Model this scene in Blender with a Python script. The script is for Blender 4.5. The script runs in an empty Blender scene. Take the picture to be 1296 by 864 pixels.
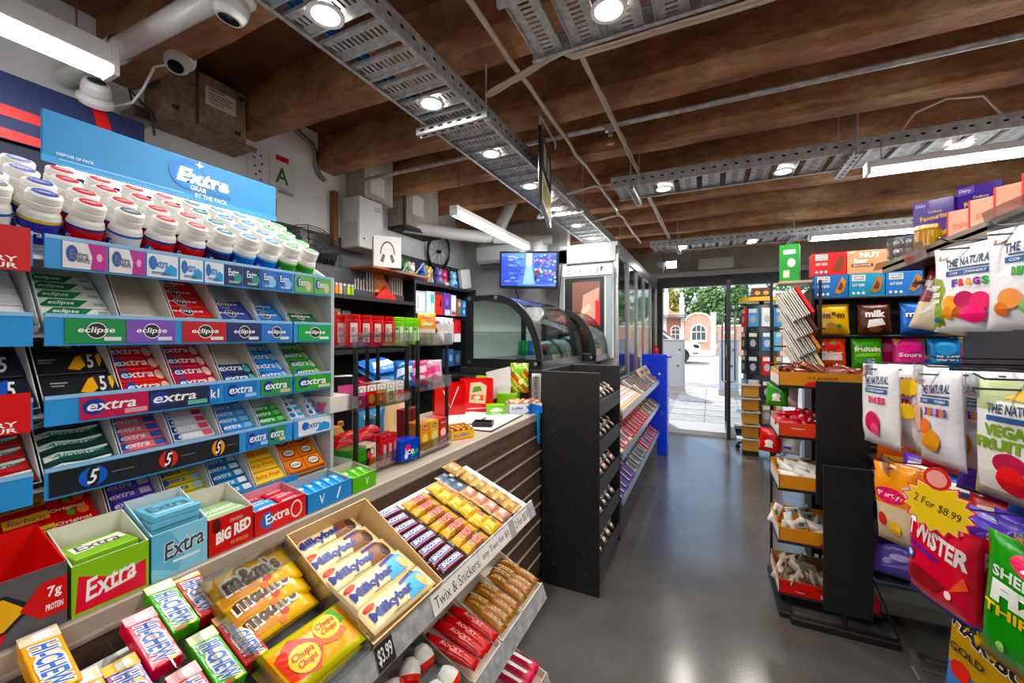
import bpy, math, random
from mathutils import Matrix, Vector
from mathutils.geometry import tessellate_polygon
R = math.radians
rnd = random.Random(7)
scn = bpy.context.scene
COL = scn.collection
# ------------------------------------------------------------------ camera
cam_d = bpy.data.cameras.new('camera'); cam = bpy.data.objects.new('camera', cam_d); COL.objects.link(cam)
cam.location = (0, 0, 1.5); cam.rotation_euler = (R(90), 0, R(25.6))
cam_d.sensor_width = 36; cam_d.lens = 520 * 36 / 1296; cam_d.shift_y = -7 / 1296
cam_d.clip_start = .02; cam_d.clip_end = 400
scn.camera = cam
# ------------------------------------------------------------------ world, sun, exposure
wd = bpy.data.worlds.new('sky'); scn.world = wd; wd.use_nodes = True
nt = wd.node_tree; nt.nodes.clear()
sky = nt.nodes.new('ShaderNodeTexSky'); sky.sky_type = 'NISHITA'; sky.sun_disc = False
sky.sun_elevation = R(48); sky.sun_rotation = R(200); sky.dust_density = 2.5
bg = nt.nodes.new('ShaderNodeBackground'); bg.inputs['Strength'].default_value = .34
wo = nt.nodes.new('ShaderNodeOutputWorld')
nt.links.new(sky.outputs[0], bg.inputs[0]); nt.links.new(bg.outputs[0], wo.inputs[0])
sd = bpy.data.lights.new('sun', 'SUN'); sd.energy = 3.6; sd.angle = R(3); sd.color = (1, .95, .87)
so = bpy.data.objects.new('sun', sd); COL.objects.link(so); so.rotation_euler = (R(42), 0, R(-150)); so.location = (0, 20, 20)
vs = scn.view_settings
vs.view_transform = 'Standard'; vs.look = 'None'; vs.gamma = 1; vs.use_curve_mapping = False
vs.exposure = 0.15
DL_POWER = 8.5      # one ceiling downlight, watts
TUBE = 22.0          # radiance of the fluorescent tubes
# ------------------------------------------------------------------ materials
def lin(h):
    h = h.lstrip('#')
    if len(h) == 3: h = ''.join(c * 2 for c in h)
    o = []
    for i in (0, 2, 4):
        c = int(h[i:i + 2], 16) / 255
        o.append(c / 12.92 if c < .04045 else ((c + .055) / 1.055) ** 2.4)
    return (*o, 1)
MATS = {}
KIND = dict(card=(.42, 0, 0, 0), film=(.24, 0, .35, 55), gloss=(.15, 0, 0, 0), plastic=(.3, 0, 0, 0), paint=(.55, 0, .05, 30),
            matte=(.8, 0, 0, 0), metal=(.32, 1, .03, 40), print=(.4, 0, 0, 0), foil=(.28, .75, .5, 60), dark=(.5, 0, .04, 60))
def cm(h, kind='card'):
    k = (h, kind)
    if k in MATS: return MATS[k]
    rough, metal, bump, bs = KIND[kind]
    m = bpy.data.materials.new(kind + '_' + h.strip('#')); m.use_nodes = True
    t = m.node_tree; b = t.nodes['Principled BSDF']
    b.inputs['Roughness'].default_value = rough; b.inputs['Metallic'].default_value = metal
    c = lin(h)
    if kind in ('card', 'film', 'gloss', 'print', 'plastic'):          # packaging inks are saturated
        g = .3 * c[0] + .55 * c[1] + .15 * c[2]; c = tuple(min(1, max(0, g + (x - g) * 1.22)) for x in c[:3]) + (1,)
    if kind == 'print':
        b.inputs['Base Color'].default_value = c
    else:
        tc = t.nodes.new('ShaderNodeTexCoord'); n = t.nodes.new('ShaderNodeTexNoise'); n.inputs['Scale'].default_value = bs or 22
        n.inputs['Detail'].default_value = 3
        mx = t.nodes.new('ShaderNodeMix'); mx.data_type = 'RGBA'
        mx.inputs['A'].default_value = tuple(x * .92 for x in c[:3]) + (1,); mx.inputs['B'].default_value = tuple(min(1, x * 1.06) for x in c[:3]) + (1,)
        t.links.new(tc.outputs['Object'], n.inputs['Vector']); t.links.new(n.outputs[0], mx.inputs['Factor'])
        t.links.new(mx.outputs['Result'], b.inputs['Base Color'])
        if bump:
            bp = t.nodes.new('ShaderNodeBump'); bp.inputs['Strength'].default_value = bump; bp.inputs['Distance'].default_value = .004
            t.links.new(n.outputs[0], bp.inputs['Height']); t.links.new(bp.outputs[0], b.inputs['Normal'])
    MATS[k] = m; return m
def surf_mat(name, cols, scale, rough=.6, bump=.2, dist=.01, detail=8, stretch=(1, 1, 1), metal=0, rvar=0, lo=.35, hi=.65, fine=0):
    m = bpy.data.materials.new(name); m.use_nodes = True; t = m.node_tree; b = t.nodes['Principled BSDF']
    tc = t.nodes.new('ShaderNodeTexCoord'); mp = t.nodes.new('ShaderNodeMapping'); mp.inputs['Scale'].default_value = stretch
    n = t.nodes.new('ShaderNodeTexNoise'); n.inputs['Scale'].default_value = scale; n.inputs['Detail'].default_value = detail; n.inputs['Roughness'].default_value = .62
    r = t.nodes.new('ShaderNodeValToRGB'); r.color_ramp.elements[0].position = lo; r.color_ramp.elements[1].position = hi
    r.color_ramp.elements[0].color = lin(cols[0]); r.color_ramp.elements[1].color = lin(cols[-1])
    for i, c in enumerate(cols[1:-1]):
        e = r.color_ramp.elements.new(lo + (hi - lo) * (i + 1) / (len(cols) - 1)); e.color = lin(c)
    L = t.links.new
    L(tc.outputs['Object'], mp.inputs[0]); L(mp.outputs[0], n.inputs['Vector']); L(n.outputs[0], r.inputs[0])
    src = r.outputs[0]
    n2 = t.nodes.new('ShaderNodeTexNoise'); n2.inputs['Scale'].default_value = fine or scale * 14; n2.inputs['Detail'].default_value = 4
    L(mp.outputs[0], n2.inputs['Vector'])
    if fine:
        mx = t.nodes.new('ShaderNodeMix'); mx.data_type = 'RGBA'; mx.blend_type = 'OVERLAY'; mx.inputs['Factor'].default_value = .55
        L(src, mx.inputs['A']); L(n2.outputs['Fac'], mx.inputs['B']); src = mx.outputs['Result']
    L(src, b.inputs['Base Color'])
    b.inputs['Roughness'].default_value = rough; b.inputs['Metallic'].default_value = metal
    if rvar:
        mr = t.nodes.new('ShaderNodeMapRange'); mr.inputs['To Min'].default_value = rough - rvar; mr.inputs['To Max'].default_value = rough + rvar
        L(n.outputs[0], mr.inputs[0]); L(mr.outputs[0], b.inputs['Roughness'])
    bp = t.nodes.new('ShaderNodeBump'); bp.inputs['Strength'].default_value = bump; bp.inputs['Distance'].default_value = dist
    ad = t.nodes.new('ShaderNodeMath'); ad.operation = 'ADD'; L(n.outputs[0], ad.inputs[0]); L(n2.outputs[0], ad.inputs[1])
    L(ad.outputs[0], bp.inputs['Height']); L(bp.outputs[0], b.inputs['Normal'])
    return m
def emit(h, s):
    k = (h, 'emit', s)
    if k in MATS: return MATS[k]
    m = bpy.data.materials.new('lit_%s' % h.strip('#')); m.use_nodes = True; b = m.node_tree.nodes['Principled BSDF']
    b.inputs['Base Color'].default_value = lin(h); b.inputs['Emission Color'].default_value = lin(h); b.inputs['Emission Strength'].default_value = s
    MATS[k] = m; return m
def glass_mat(name, tint, alpha, rough=.03):
    m = bpy.data.materials.new(name); m.use_nodes = True; t = m.node_tree; t.nodes.clear()
    o = t.nodes.new('ShaderNodeOutputMaterial'); mix = t.nodes.new('ShaderNodeMixShader'); tr = t.nodes.new('ShaderNodeBsdfTransparent')
    gl = t.nodes.new('ShaderNodeBsdfGlossy'); gl.inputs['Roughness'].default_value = rough
    fr = t.nodes.new('ShaderNodeFresnel'); fr.inputs[0].default_value = 1.45
    mu = t.nodes.new('ShaderNodeMath'); mu.operation = 'MULTIPLY_ADD'; mu.inputs[1].default_value = .55; mu.inputs[2].default_value = alpha; mu.use_clamp = True
    tr.inputs[0].default_value = lin(tint)
    t.links.new(fr.outputs[0], mu.inputs[0]); t.links.new(mu.outputs[0], mix.inputs[0]); t.links.new(tr.outputs[0], mix.inputs[1]); t.links.new(gl.outputs[0], mix.inputs[2])
    t.links.new(mix.outputs[0], o.inputs[0]); return m
GLASS = glass_mat('clear_glass', 'f4f8f7', .015)
ACRYL = glass_mat('clear_acrylic', 'f6f8f8', .02)
FILMC = glass_mat('clear_film', 'f4f4f4', .10, .12)
TIMBER = surf_mat('aged_timber', ['5c341c', '95633f', 'b38354', 'd6ae84'], 2.4, .7, .4, .012, stretch=(.7, 1.5, 1.5), lo=.32, hi=.72, fine=26)
DECK = surf_mat('ceiling_deck', ['4a2c18', '6b4329', '835736'], 3, .8, .25, .01, lo=.3, hi=.7)
CONC = surf_mat('bare_concrete', ['8f897d', 'aaa497', 'c4beb2'], 3.2, .8, .3, .008, lo=.3, hi=.7, fine=40)
FLOORM = surf_mat('grey_vinyl_floor', ['4c4a48', '575553', '63615f'], 1.5, .19, .012, .0008, rvar=.02, lo=.3, hi=.7, fine=150)
FLOORM.node_tree.nodes['Principled BSDF'].inputs['Specular IOR Level'].default_value = .85
WALLW = surf_mat('white_paint_wall', ['d8d8d6', 'e4e4e2', 'ecece9'], 2, .7, .06, .004)
WALLG = surf_mat('grey_paint_wall', ['a9adad', 'b6baba', 'c2c5c4'], 2, .6, .05, .004)
WALLD = surf_mat('charcoal_wall', ['38383b', '424246', '4c4c50'], 2, .6, .05, .004)
GALV = surf_mat('galvanised_steel', ['a4a8ac', 'b8bbbe', 'd0d2d4'], 30, .4, .05, .002, metal=.25, detail=3)
BLACKM = surf_mat('black_powder_coat', ['101011', '171718', '1d1d1f'], 30, .5, .05, .001)
FASCIA = surf_mat('dark_wood_laminate', ['42322a', '574438', '695447'], 3, .42, .08, .002, stretch=(8, .5, 9), lo=.3, hi=.7)
LAMTOP = surf_mat('greige_laminate', ['9f9384', 'aa9e8f', 'b3a899'], 5, .4, .03, .001, stretch=(6, .6, 1))
KRAFT = surf_mat('kraft_card', ['c79f6c', 'd2ad7c', 'dab98b'], 8, .65, .05, .001)
PAVE = surf_mat('pale_paving', ['a9a6a0', 'bbb8b1', 'cac7c0'], 2, .8, .1, .004, lo=.3, hi=.7, fine=60)
ASPH = surf_mat('worn_road', ['8d8b88', '9c9a97', 'aaa8a4'], 2, .85, .1, .004, fine=80)
# ------------------------------------------------------------------ mesh builder
def _txt(s, bold=0.0):
    k = (s, bold)
    if k in _txt.c: return _txt.c[k]
    cu = bpy.data.curves.new('t', 'FONT'); cu.body = s; cu.resolution_u = 2; cu.offset = bold
    ob = bpy.data.objects.new('t', cu); me = ob.to_mesh()
    vs_ = [(v.co.x, v.co.y) for v in me.vertices]; fs = [tuple(p.vertices) for p in me.polygons]
    ob.to_mesh_clear(); bpy.data.objects.remove(ob); bpy.data.curves.remove(cu)
    if not vs_: vs_ = [(0, 0), (1, 0), (0, 1)]; fs = []
    x0 = min(v[0] for v in vs_); x1 = max(v[0] for v in vs_); y0 = min(v[1] for v in vs_); y1 = max(v[1] for v in vs_)
    w = max(x1 - x0, 1e-4); h = max(y1 - y0, 1e-4)
    r = ([((x - x0) / w - .5, (y - y0) / h - .5) for x, y in vs_], fs, w / h)
    _txt.c[k] = r; return r
_txt.c = {}
def fr(o, x=(1, 0, 0), y=(0, 0, 1)):
    x = Vector(x).normalized(); y = Vector(y); z = x.cross(y).normalized(); y = z.cross(x)
    m = Matrix.Identity(4)
    for i in range(3): m[i][0] = x[i]; m[i][1] = y[i]; m[i][2] = z[i]; m[i][3] = o[i]
    return m
FACE_E = lambda o: fr(o, (0, 1, 0), (0, 0, 1))      # faces +X (left-hand counter, seen from the aisle)
FACE_S = lambda o: fr(o, (1, 0, 0), (0, 0, 1))      # faces -Y (towards the photographer)
FACE_W = lambda o: fr(o, (0, -1, 0), (0, 0, 1))     # faces -X (right-hand shelves)
def FACE(o, deg, tilt=0, roll=0):                   # faces -Y turned by deg about Z (positive turns towards +X)
    return Matrix.Translation(o) @ Matrix.Rotation(R(deg), 4, 'Z') @ Matrix.Rotation(R(90 - tilt), 4, 'X') @ Matrix.Rotation(R(roll), 4, 'Z')
class B:
    def __init__(s): s.v = []; s.f = []; s.mi = []; s.mats = []; s.sm = []
    def _m(s, m):
        if isinstance(m, str): m = cm(m)
        if m not in s.mats: s.mats.append(m)
        return s.mats.index(m)
    def add(s, vs_, fs, m, smooth=False):
        o = len(s.v); i = s._m(m); s.v += [tuple(v) for v in vs_]
        for f in fs: s.f.append(tuple(o + q for q in f)); s.mi.append(i); s.sm.append(smooth)
        return s
    def box(s, x0, x1, y0, y1, z0, z1, m, c=0):
        if c:
            return s.cbox(x0, x1, y0, y1, z0, z1, m, c)
        v = [(x, y, z) for x in (x0, x1) for y in (y0, y1) for z in (z0, z1)]
        return s.add(v, [(0, 1, 3, 2), (4, 6, 7, 5), (0, 4, 5, 1), (2, 3, 7, 6), (0, 2, 6, 4), (1, 5, 7, 3)], m)
    def cbox(s, x0, x1, y0, y1, z0, z1, m, c):
        c = min(c, (x1 - x0) * .45, (y1 - y0) * .45, (z1 - z0) * .45)
        V = {}; vs_ = []
        X = (x0, x1); Y = (y0, y1); Z = (z0, z1)
        for i in (0, 1):
            for j in (0, 1):
                for k in (0, 1):
                    for a in range(3):
                        p = [X[i], Y[j], Z[k]]; sg = (1 - 2 * i, 1 - 2 * j, 1 - 2 * k)
                        for b in range(3):
                            if b != a: p[b] += sg[b] * c
                        V[i, j, k, a] = len(vs_); vs_.append(p)
        fs = []
        for a, (q, r) in ((0, (1, 2)), (1, (2, 0)), (2, (0, 1))):
            for e in (0, 1):
                idx = []
                for (p, w) in ((0, 0), (1, 0), (1, 1), (0, 1)):
                    t = [0, 0, 0]; t[a] = e; t[q] = p; t[r] = w; idx.append(V[(*t, a)])
                fs.append(tuple(idx) if e else tuple(idx[::-1]))
        for a in range(3):                       # edges along axis a
            q, r = (a + 1) % 3, (a + 2) % 3
            for p in (0, 1):
                for w in (0, 1):
                    t0 = [0, 0, 0]; t1 = [0, 0, 0]; t1[a] = 1
                    for t in (t0, t1): t[q] = p; t[r] = w
                    f = (V[(*t0, q)], V[(*t1, q)], V[(*t1, r)], V[(*t0, r)])
                    fs.append(f if (p ^ w) == 0 else f[::-1])
        for i in (0, 1):
            for j in (0, 1):
                for k in (0, 1):
                    f = (V[i, j, k, 0], V[i, j, k, 1], V[i, j, k, 2]); fs.append(f if (i + j + k) % 2 else f[::-1])
        return s.add(vs_, fs, m)
    def quad(s, a, b, c, d, m): return s.add([a, b, c, d], [(0, 1, 2, 3)], m)
    def prism(s, pts, z0, z1, m, ax='z'):        # outline in the plane across ax
        n = len(pts)
        def p3(p, z): return (p[0], p[1], z) if ax == 'z' else ((p[0], z, p[1]) if ax == 'y' else (z, p[0], p[1]))
        v = [p3(p, z0) for p in pts] + [p3(p, z1) for p in pts]
        fs = [tuple(range(n))[::-1], tuple(range(n, 2 * n))] + [(i, (i + 1) % n, n + (i + 1) % n, n + i) for i in range(n)]
        return s.add(v, fs, m)
    def cyl(s, p0, p1, r0, m, r1=None, n=12, caps=True, smooth=True):
        r1 = r0 if r1 is None else r1
        p0 = Vector(p0); p1 = Vector(p1); a = (p1 - p0).normalized()
        u = a.orthogonal().normalized(); w = a.cross(u)
        v = [p + (u * math.cos(2 * math.pi * i / n) + w * math.sin(2 * math.pi * i / n)) * r for p, r in ((p0, r0), (p1, r1)) for i in range(n)]
        s.add(v, [(i, (i + 1) % n, n + (i + 1) % n, n + i) for i in range(n)], m, smooth)
        if caps: s.add(v, [tuple(range(n))[::-1], tuple(range(n, 2 * n))], m)
        return s
    def tube(s, pts, r, m, n=6, closed=False):
        P = [Vector(p) for p in pts]; k = len(P); vs_ = []; u = None
        for i in range(k):
            a = (P[(i + 1) % k] - P[i - 1]) if closed else (P[min(i + 1, k - 1)] - P[max(i - 1, 0)])
            a.normalize()
            if u is None: u = a.orthogonal().normalized()
            u = (u - a * u.dot(a)).normalized(); w = a.cross(u)
            vs_ += [P[i] + (u * math.cos(2 * math.pi * j / n) + w * math.sin(2 * math.pi * j / n)) * r for j in range(n)]
        fs = []
        for i in range(k if closed else k - 1):
            for j in range(n):
                a, b = i * n, ((i + 1) % k) * n
                fs.append((a + j, a + (j + 1) % n, b + (j + 1) % n, b + j))
        s.add(vs_, fs, m, True)
        if not closed: s.add(vs_, [tuple(range(n))[::-1], tuple(range((k - 1) * n, k * n))], m)
        return s
    def lathe(s, prof, m, n=14, o=(0, 0, 0), ax='z', mats=None):   # prof [(r,z)]; mats per segment
        k = len(prof); vs_ = []
        for r, z in prof:
            for j in range(n):
                c, q = r * math.cos(2 * math.pi * j / n), r * math.sin(2 * math.pi * j / n)
                vs_.append((o[0] + c, o[1] + q, o[2] + z) if ax == 'z' else ((o[0] + q, o[1] + z, o[2] + c) if ax == 'y' else (o[0] + z, o[1] + c, o[2] + q)))
        for i in range(k - 1):
            s.add(vs_, [(i * n + j, i * n + (j + 1) % n, (i + 1) * n + (j + 1) % n, (i + 1) * n + j) for j in range(n)], mats[i] if mats else m, True)
        return s
    def obj(s, name, parent=None, M=None, shade=True):
        return link(name, s.mesh(name), parent, M)
    def mesh(s, name):
        me = bpy.data.meshes.new(name); me.from_pydata(s.v, [], s.f)
        for m in s.mats: me.materials.append(m)
        me.polygons.foreach_set('material_index', s.mi); me.polygons.foreach_set('use_smooth', s.sm)
        me.update(); return me
    # ---- flat print laid on a surface map S(a,b)->point, a,b in 0..1 ; lift in metres
    def prints(s, items, S, lift=.0005, curved=False):
        k = 0
        for it in items:
            k += 1; L = lift * (1 + .35 * k); m = it[1] if it[0] != 't' else it[2]
            m = cm(m, 'print') if isinstance(m, str) else m
            if it[0] == 'r':
                x0, y0, x1, y1 = it[2:6]; nx = max(1, int(abs(x1 - x0) * 8)); ny = max(1, int(abs(y1 - y0) * 8))
                v = [S(x0 + (x1 - x0) * i / nx, y0 + (y1 - y0) * j / ny, L) for j in range(ny + 1) for i in range(nx + 1)]
                s.add(v, [(j * (nx + 1) + i, j * (nx + 1) + i + 1, (j + 1) * (nx + 1) + i + 1, (j + 1) * (nx + 1) + i) for j in range(ny) for i in range(nx)], m)
            elif it[0] == 'p' and not curved:
                s.add([S(a, b, L) for a, b in it[2]], [tuple(range(len(it[2])))], m)
            elif it[0] == 'p':
                P = [Vector((a, b, 0)) for a, b in it[2]]; T = [[P[i] for i in tr] for tr in tessellate_polygon([P])]
                for _ in range(6):
                    N = []
                    for a, b, c in T:
                        e = sorted(((a - b).length, (b - c).length, (c - a).length))[-1]
                        if e < .14: N.append([a, b, c]); continue
                        if (a - b).length == e: q = (a + b) / 2; N += [[a, q, c], [q, b, c]]
                        elif (b - c).length == e: q = (b + c) / 2; N += [[a, b, q], [a, q, c]]
                        else: q = (c + a) / 2; N += [[a, b, q], [q, b, c]]
                    T = N
                for tr in T: s.add([S(v.x, v.y, L) for v in tr], [(0, 1, 2)], m)
            elif it[0] == 'e':
                cx, cy, rx, ry = it[2:6]; n = 18; v = [S(cx, cy, L)]
                for q in (.55, 1): v += [S(cx + rx * q * math.cos(2 * math.pi * i / n), cy + ry * q * math.sin(2 * math.pi * i / n), L) for i in range(n)]
                fs = [(0, 1 + i, 1 + (i + 1) % n) for i in range(n)] + [(1 + i, 1 + n + i, 1 + n + (i + 1) % n, 1 + (i + 1) % n) for i in range(n)]
                s.add(v, fs, m)
            elif it[0] == 's':                                     # starburst
                cx, cy, rx, ry, n = it[2:7]
                v = [S(cx, cy, L)] + [S(cx + rx * (1 if i % 2 else .78) * math.cos(math.pi * i / n), cy + ry * (1 if i % 2 else .78) * math.sin(math.pi * i / n), L) for i in range(2 * n)]
                s.add(v, [(0, 1 + i, 1 + (i + 1) % (2 * n)) for i in range(2 * n)], m)
            elif it[0] == 't':
                txt, cx, cy, w, h = it[1], it[3], it[4], it[5], it[6]; o = it[7] if len(it) > 7 else {}
                V, Fs, asp = _txt(txt, o.get('b', .018)); sh = o.get('i', 0); ro = R(o.get('r', 0)); cr, sr = math.cos(ro), math.sin(ro); arc = o.get('arc', 0); asp_f = o.get('asp', 1.0)
                pts = []
                for x, y in V:
                    a = x * w + sh * y * h * .5; b = y * h - arc * (x * x) * h
                    pts.append(S(cx + a * cr - b * sr / asp_f, cy + a * sr * asp_f + b * cr, L))
                s.add(pts, Fs, m)
        return s
def link(name, me, parent=None, M=None):
    o = bpy.data.objects.new(name, me); COL.objects.link(o)
    if parent is not None: o.parent = parent
    if M is not None: o.matrix_basis = M if isinstance(M, Matrix) else Matrix.Translation(M)
    return o
def tag(o, label, cat, group=None):
    o['label'] = label; o['category'] = cat
    if group: o['group'] = group
    return o
def thing(name, label, cat, M=None, group=None):
    o = link(name, None, None, M); o.empty_display_size = .05
    return tag(o, label, cat, group)
def struct(name, b, parent=None):
    o = b.obj(name, parent)
    if parent is None: o['kind'] = 'structure'
    return o
def flat(w, h, z=0.0, x0=None, y0=0.0):
    xa = -w / 2 if x0 is None else x0
    return lambda a, b, L=0: (xa + a * w, y0 + b * h, z + L)
class Kit:                                    # one kind of thing: root mesh and its parts (name, mesh, sub-parts)
    def __init__(s, name, cat, root=None, parts=()): s.name, s.cat, s.root, s.parts = name, cat, root, list(parts)
    def put(s, M, label, group=None):
        o = link(s.name, s.root, None, M); tag(o, label, s.cat, group)
        for p in s.parts:
            c = link(p[0], p[1], o)
            for q in (p[2] if len(p) > 2 else ()): link(q[0], q[1], c)
        return o
def box_kit(name, cat, w, h, d, col, items=(), kind='card', side=None, extra=None, c=.0015):
    b = B(); b.box(-w / 2, w / 2, 0, h, 0, d, cm(col, kind) if isinstance(col, str) else col, min(c, w * .1, h * .1, d * .1))
    if extra: extra(b)
    parts = []
    if items: parts.append(('print', B().prints(items, flat(w, h, d)).mesh('print')))
    if side: parts.append(('side_print', B().prints(side, lambda a, q, L=0: (w / 2 + L, q * h, d - a * d)).mesh('side_print')))
    return Kit(name, cat, b.mesh(name), parts)
def pillow_kit(name, cat, w, h, d, zones, items=(), crimp='x', nx=12, ny=10, kind='film', wr=.0, seed=1, clip=None, flatback=False, ends=None):
    # crimped wrapper: zones is colour or function(a,b)->colour
    rr = random.Random(seed); ph = [rr.uniform(0, 6.3) for _ in range(6)]
    def zf(a, b):
        u, v = (a, b) if crimp == 'x' else (b, a)
        e = min(u, 1 - u); cr = .045
        if e < cr: p = .05
        else: p = .05 + .95 * min(1, ((e - cr) / .16)) ** .55
        q = max(0, 1 - abs(2 * v - 1) ** 2.6) ** .5
        z = d / 2 * p * q
        if wr: z += wr * p * (math.sin(7 * a + 5 * b + ph[0]) * .5 + math.sin(13 * b - 9 * a + ph[1]) * .3 + math.sin(21 * a + ph[2]) * .25) * (.4 + .6 * q)
        return max(z, .0004)
    def xy(a, b):
        x = (a - .5) * w; y = b * h
        if crimp == 'y':
            e = min(b, 1 - b); x *= 1 - .05 * min(1, e / .2) * (1 if wr else .6)
        return x, y
    def S(a, b, L=0):
        x, y = xy(a, b); return (x, y, d / 2 + zf(a, b) + L)
    g = B(); n1 = nx + 1
    vs_ = [S(i / nx, j / ny) for j in range(ny + 1) for i in range(n1)]
    vb = [(x, y, (d / 2 - (z - d / 2)) if not flatback else d / 2 - min(.001, z - d / 2)) for x, y, z in vs_]
    N = len(vs_)
    for j in range(ny):
        for i in range(nx):
            c = zones if not callable(zones) else zones((i + .5) / nx, (j + .5) / ny)
            c = cm(c, kind) if isinstance(c, str) else c
            q = (j * n1 + i, j * n1 + i + 1, (j + 1) * n1 + i + 1, (j + 1) * n1 + i)
            ii = g._m(c)
            g.f.append(q); g.mi.append(ii); g.sm.append(True); g.f.append(tuple(N + t for t in q[::-1])); g.mi.append(ii); g.sm.append(True)
    g.v = vs_ + vb
    rim = [i for i in range(n1)] + [j * n1 + nx for j in range(1, ny + 1)] + [ny * n1 + i for i in range(nx - 1, -1, -1)] + [j * n1 for j in range(ny - 1, 0, -1)]
    for k in range(len(rim)):
        a, c = rim[k], rim[(k + 1) % len(rim)]
        g.f.append((c, a, N + a, N + c)); g.mi.append(0); g.sm.append(False)
    parts = []
    if items: parts.append(('print', B().prints(items, S, .0008, True).mesh('print')))
    return Kit(name, cat, g.mesh(name), parts)
def open_box(w, d, hf, hb, out, inn, t=.0025, hs=None, bottom=True):
    # open carton: local x width, y depth (0 front .. d back), z up; front wall hf, back wall hb high
    b = B(); o = cm(out) if isinstance(out, str) else out; n = cm(inn) if isinstance(inn, str) else inn
    b.box(-w / 2, w / 2, 0, d, 0, t, n)
    def wall(pts, th):                            # quad outer pts, extruded along th, inner side coloured inn
        q = [tuple(Vector(p) + Vector(th)) for p in pts]
        b.add(pts + q, [(0, 1, 2, 3)], o); b.add(pts + q, [(7, 6, 5, 4), (0, 4, 5, 1), (1, 5, 6, 2), (2, 6, 7, 3), (3, 7, 4, 0)], n)
    wall([(-w / 2, 0, 0), (w / 2, 0, 0), (w / 2, 0, hf), (-w / 2, 0, hf)], (0, t, 0))
    wall([(w / 2, d, 0), (-w / 2, d, 0), (-w / 2, d, hb), (w / 2, d, hb)], (0, -t, 0))
    sf = hf if hs is None else hs
    wall([(w / 2, 0, 0), (w / 2, d, 0), (w / 2, d, hb), (w / 2, 0, sf)], (-t, 0, 0))
    wall([(-w / 2, d, 0), (-w / 2, 0, 0), (-w / 2, 0, sf), (-w / 2, d, hb)], (t, 0, 0))
    return b
# ================================================================== STRUCTURE
struct('floor', B().box(-2.75, 4.3, -2.6, 7.35, -.1, 0, FLOORM))
ceil = struct('ceiling', B().box(-2.75, 4.3, -2.6, 7.5, 3.02, 3.12, DECK))
bm = B(); t0 = .07
# hewn timber beam: slightly tapered section with a worn lower arris, wobbling along its length
def beam_mesh(seed):
    r = random.Random(seed); b = B(); nX = 26; vs_ = []
    for i in range(nX + 1):
        x = -2.66 + (6.96) * i / nX; w = lambda k: r.uniform(-k, k)
        sec = [(-.085, .28), (-.085, .06 + w(.008)), (-.072 + w(.006), .012 + w(.006)), (-.058 + w(.004), w(.005)), (.058 + w(.004), w(.005)), (.074 + w(.006), .018 + w(.006)), (.085, .06), (.085, .28)]
        vs_ += [(x, y, z) for y, z in sec]
    fs = []
    for i in range(nX):
        for j in range(7): fs.append((i * 8 + j, (i + 1) * 8 + j, (i + 1) * 8 + j + 1, i * 8 + j + 1))
    b.add(vs_, fs, TIMBER)
    b.add(vs_, [tuple(range(8)), tuple(range(nX * 8, nX * 8 + 8))[::-1]], TIMBER)
    return b.mesh('beam')
bms = [beam_mesh(i) for i in range(4)]
for k in range(-5, 10):
    link('beam', bms[k % 4], ceil, (0, 1.0 + .62 * k, 2.75))
# left wall
wl = struct('wall_left', B().box(-2.75, -2.65, -2.6, 4.3, 0, 3.02, WALLW))
struct('trim_1', B().box(-2.65, -2.64, -2.6, 4.2, 0, 2.28, WALLD))
# wall behind the counter (TV wall)
struct('wall_back', B().box(-2.65, -1.36, 4.2, 4.3, 0, 3.02, WALLG))
struct('wall_rear', B().box(-2.75, 4.3, -2.7, -2.6, 0, 3.02, WALLW))
struct('wall_right', B().box(4.2, 4.3, -2.6, 7.4, 0, 3.02, WALLW))
# facade: lintel, left pier, right glazing
ft = struct('wall_front', B().box(-2.75, 4.3, 7.3, 7.5, 2.5, 3.02, CONC).box(-2.75, -.78, 7.3, 7.5, 0, 2.5, WALLG).box(2.9, 4.3, 7.3, 7.5, 0, 2.5, WALLG))
ALU = surf_mat('charcoal_aluminium', ['26272b', '2f3035', '393a3f'], 20, .4, .03, .001, metal=.4)
struct('trim_2', B().box(-.78, 2.9, 7.28, 7.42, 2.3, 2.5, ALU))
struct('trim_3', B().box(-2.6, 3.0, 7.2, 7.3, 2.46, 2.53, cm('b9b8b4', 'paint')))
struct('trim_4', B().box(-.78, -.70, 7.26, 7.42, 0, 2.3, ALU))
sill = struct('trim_5', B().prism([(6.86, 0), (6.9, .055), (7.5, .075), (7.5, 0)], -.95, .36, cm('d2d2d0', 'paint'), 'x'))
# right-hand fixed glazing
w1 = link('window_1', None); w1['kind'] = 'structure'
B().box(.23, .29, 7.28, 7.4, 0, 2.3, ALU).box(.29, 2.9, 7.28, 7.4, 0, .06, ALU).box(1.42, 1.47, 7.28, 7.4, .06, 2.3, ALU).box(2.85, 2.9, 7.28, 7.4, .06, 2.3, ALU).obj('window_frame', w1)
for x0, x1 in ((.29, 1.42), (1.47, 2.85)): B().box(x0, x1, 7.33, 7.338, .06, 2.3, GLASS).obj('pane', w1)
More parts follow.
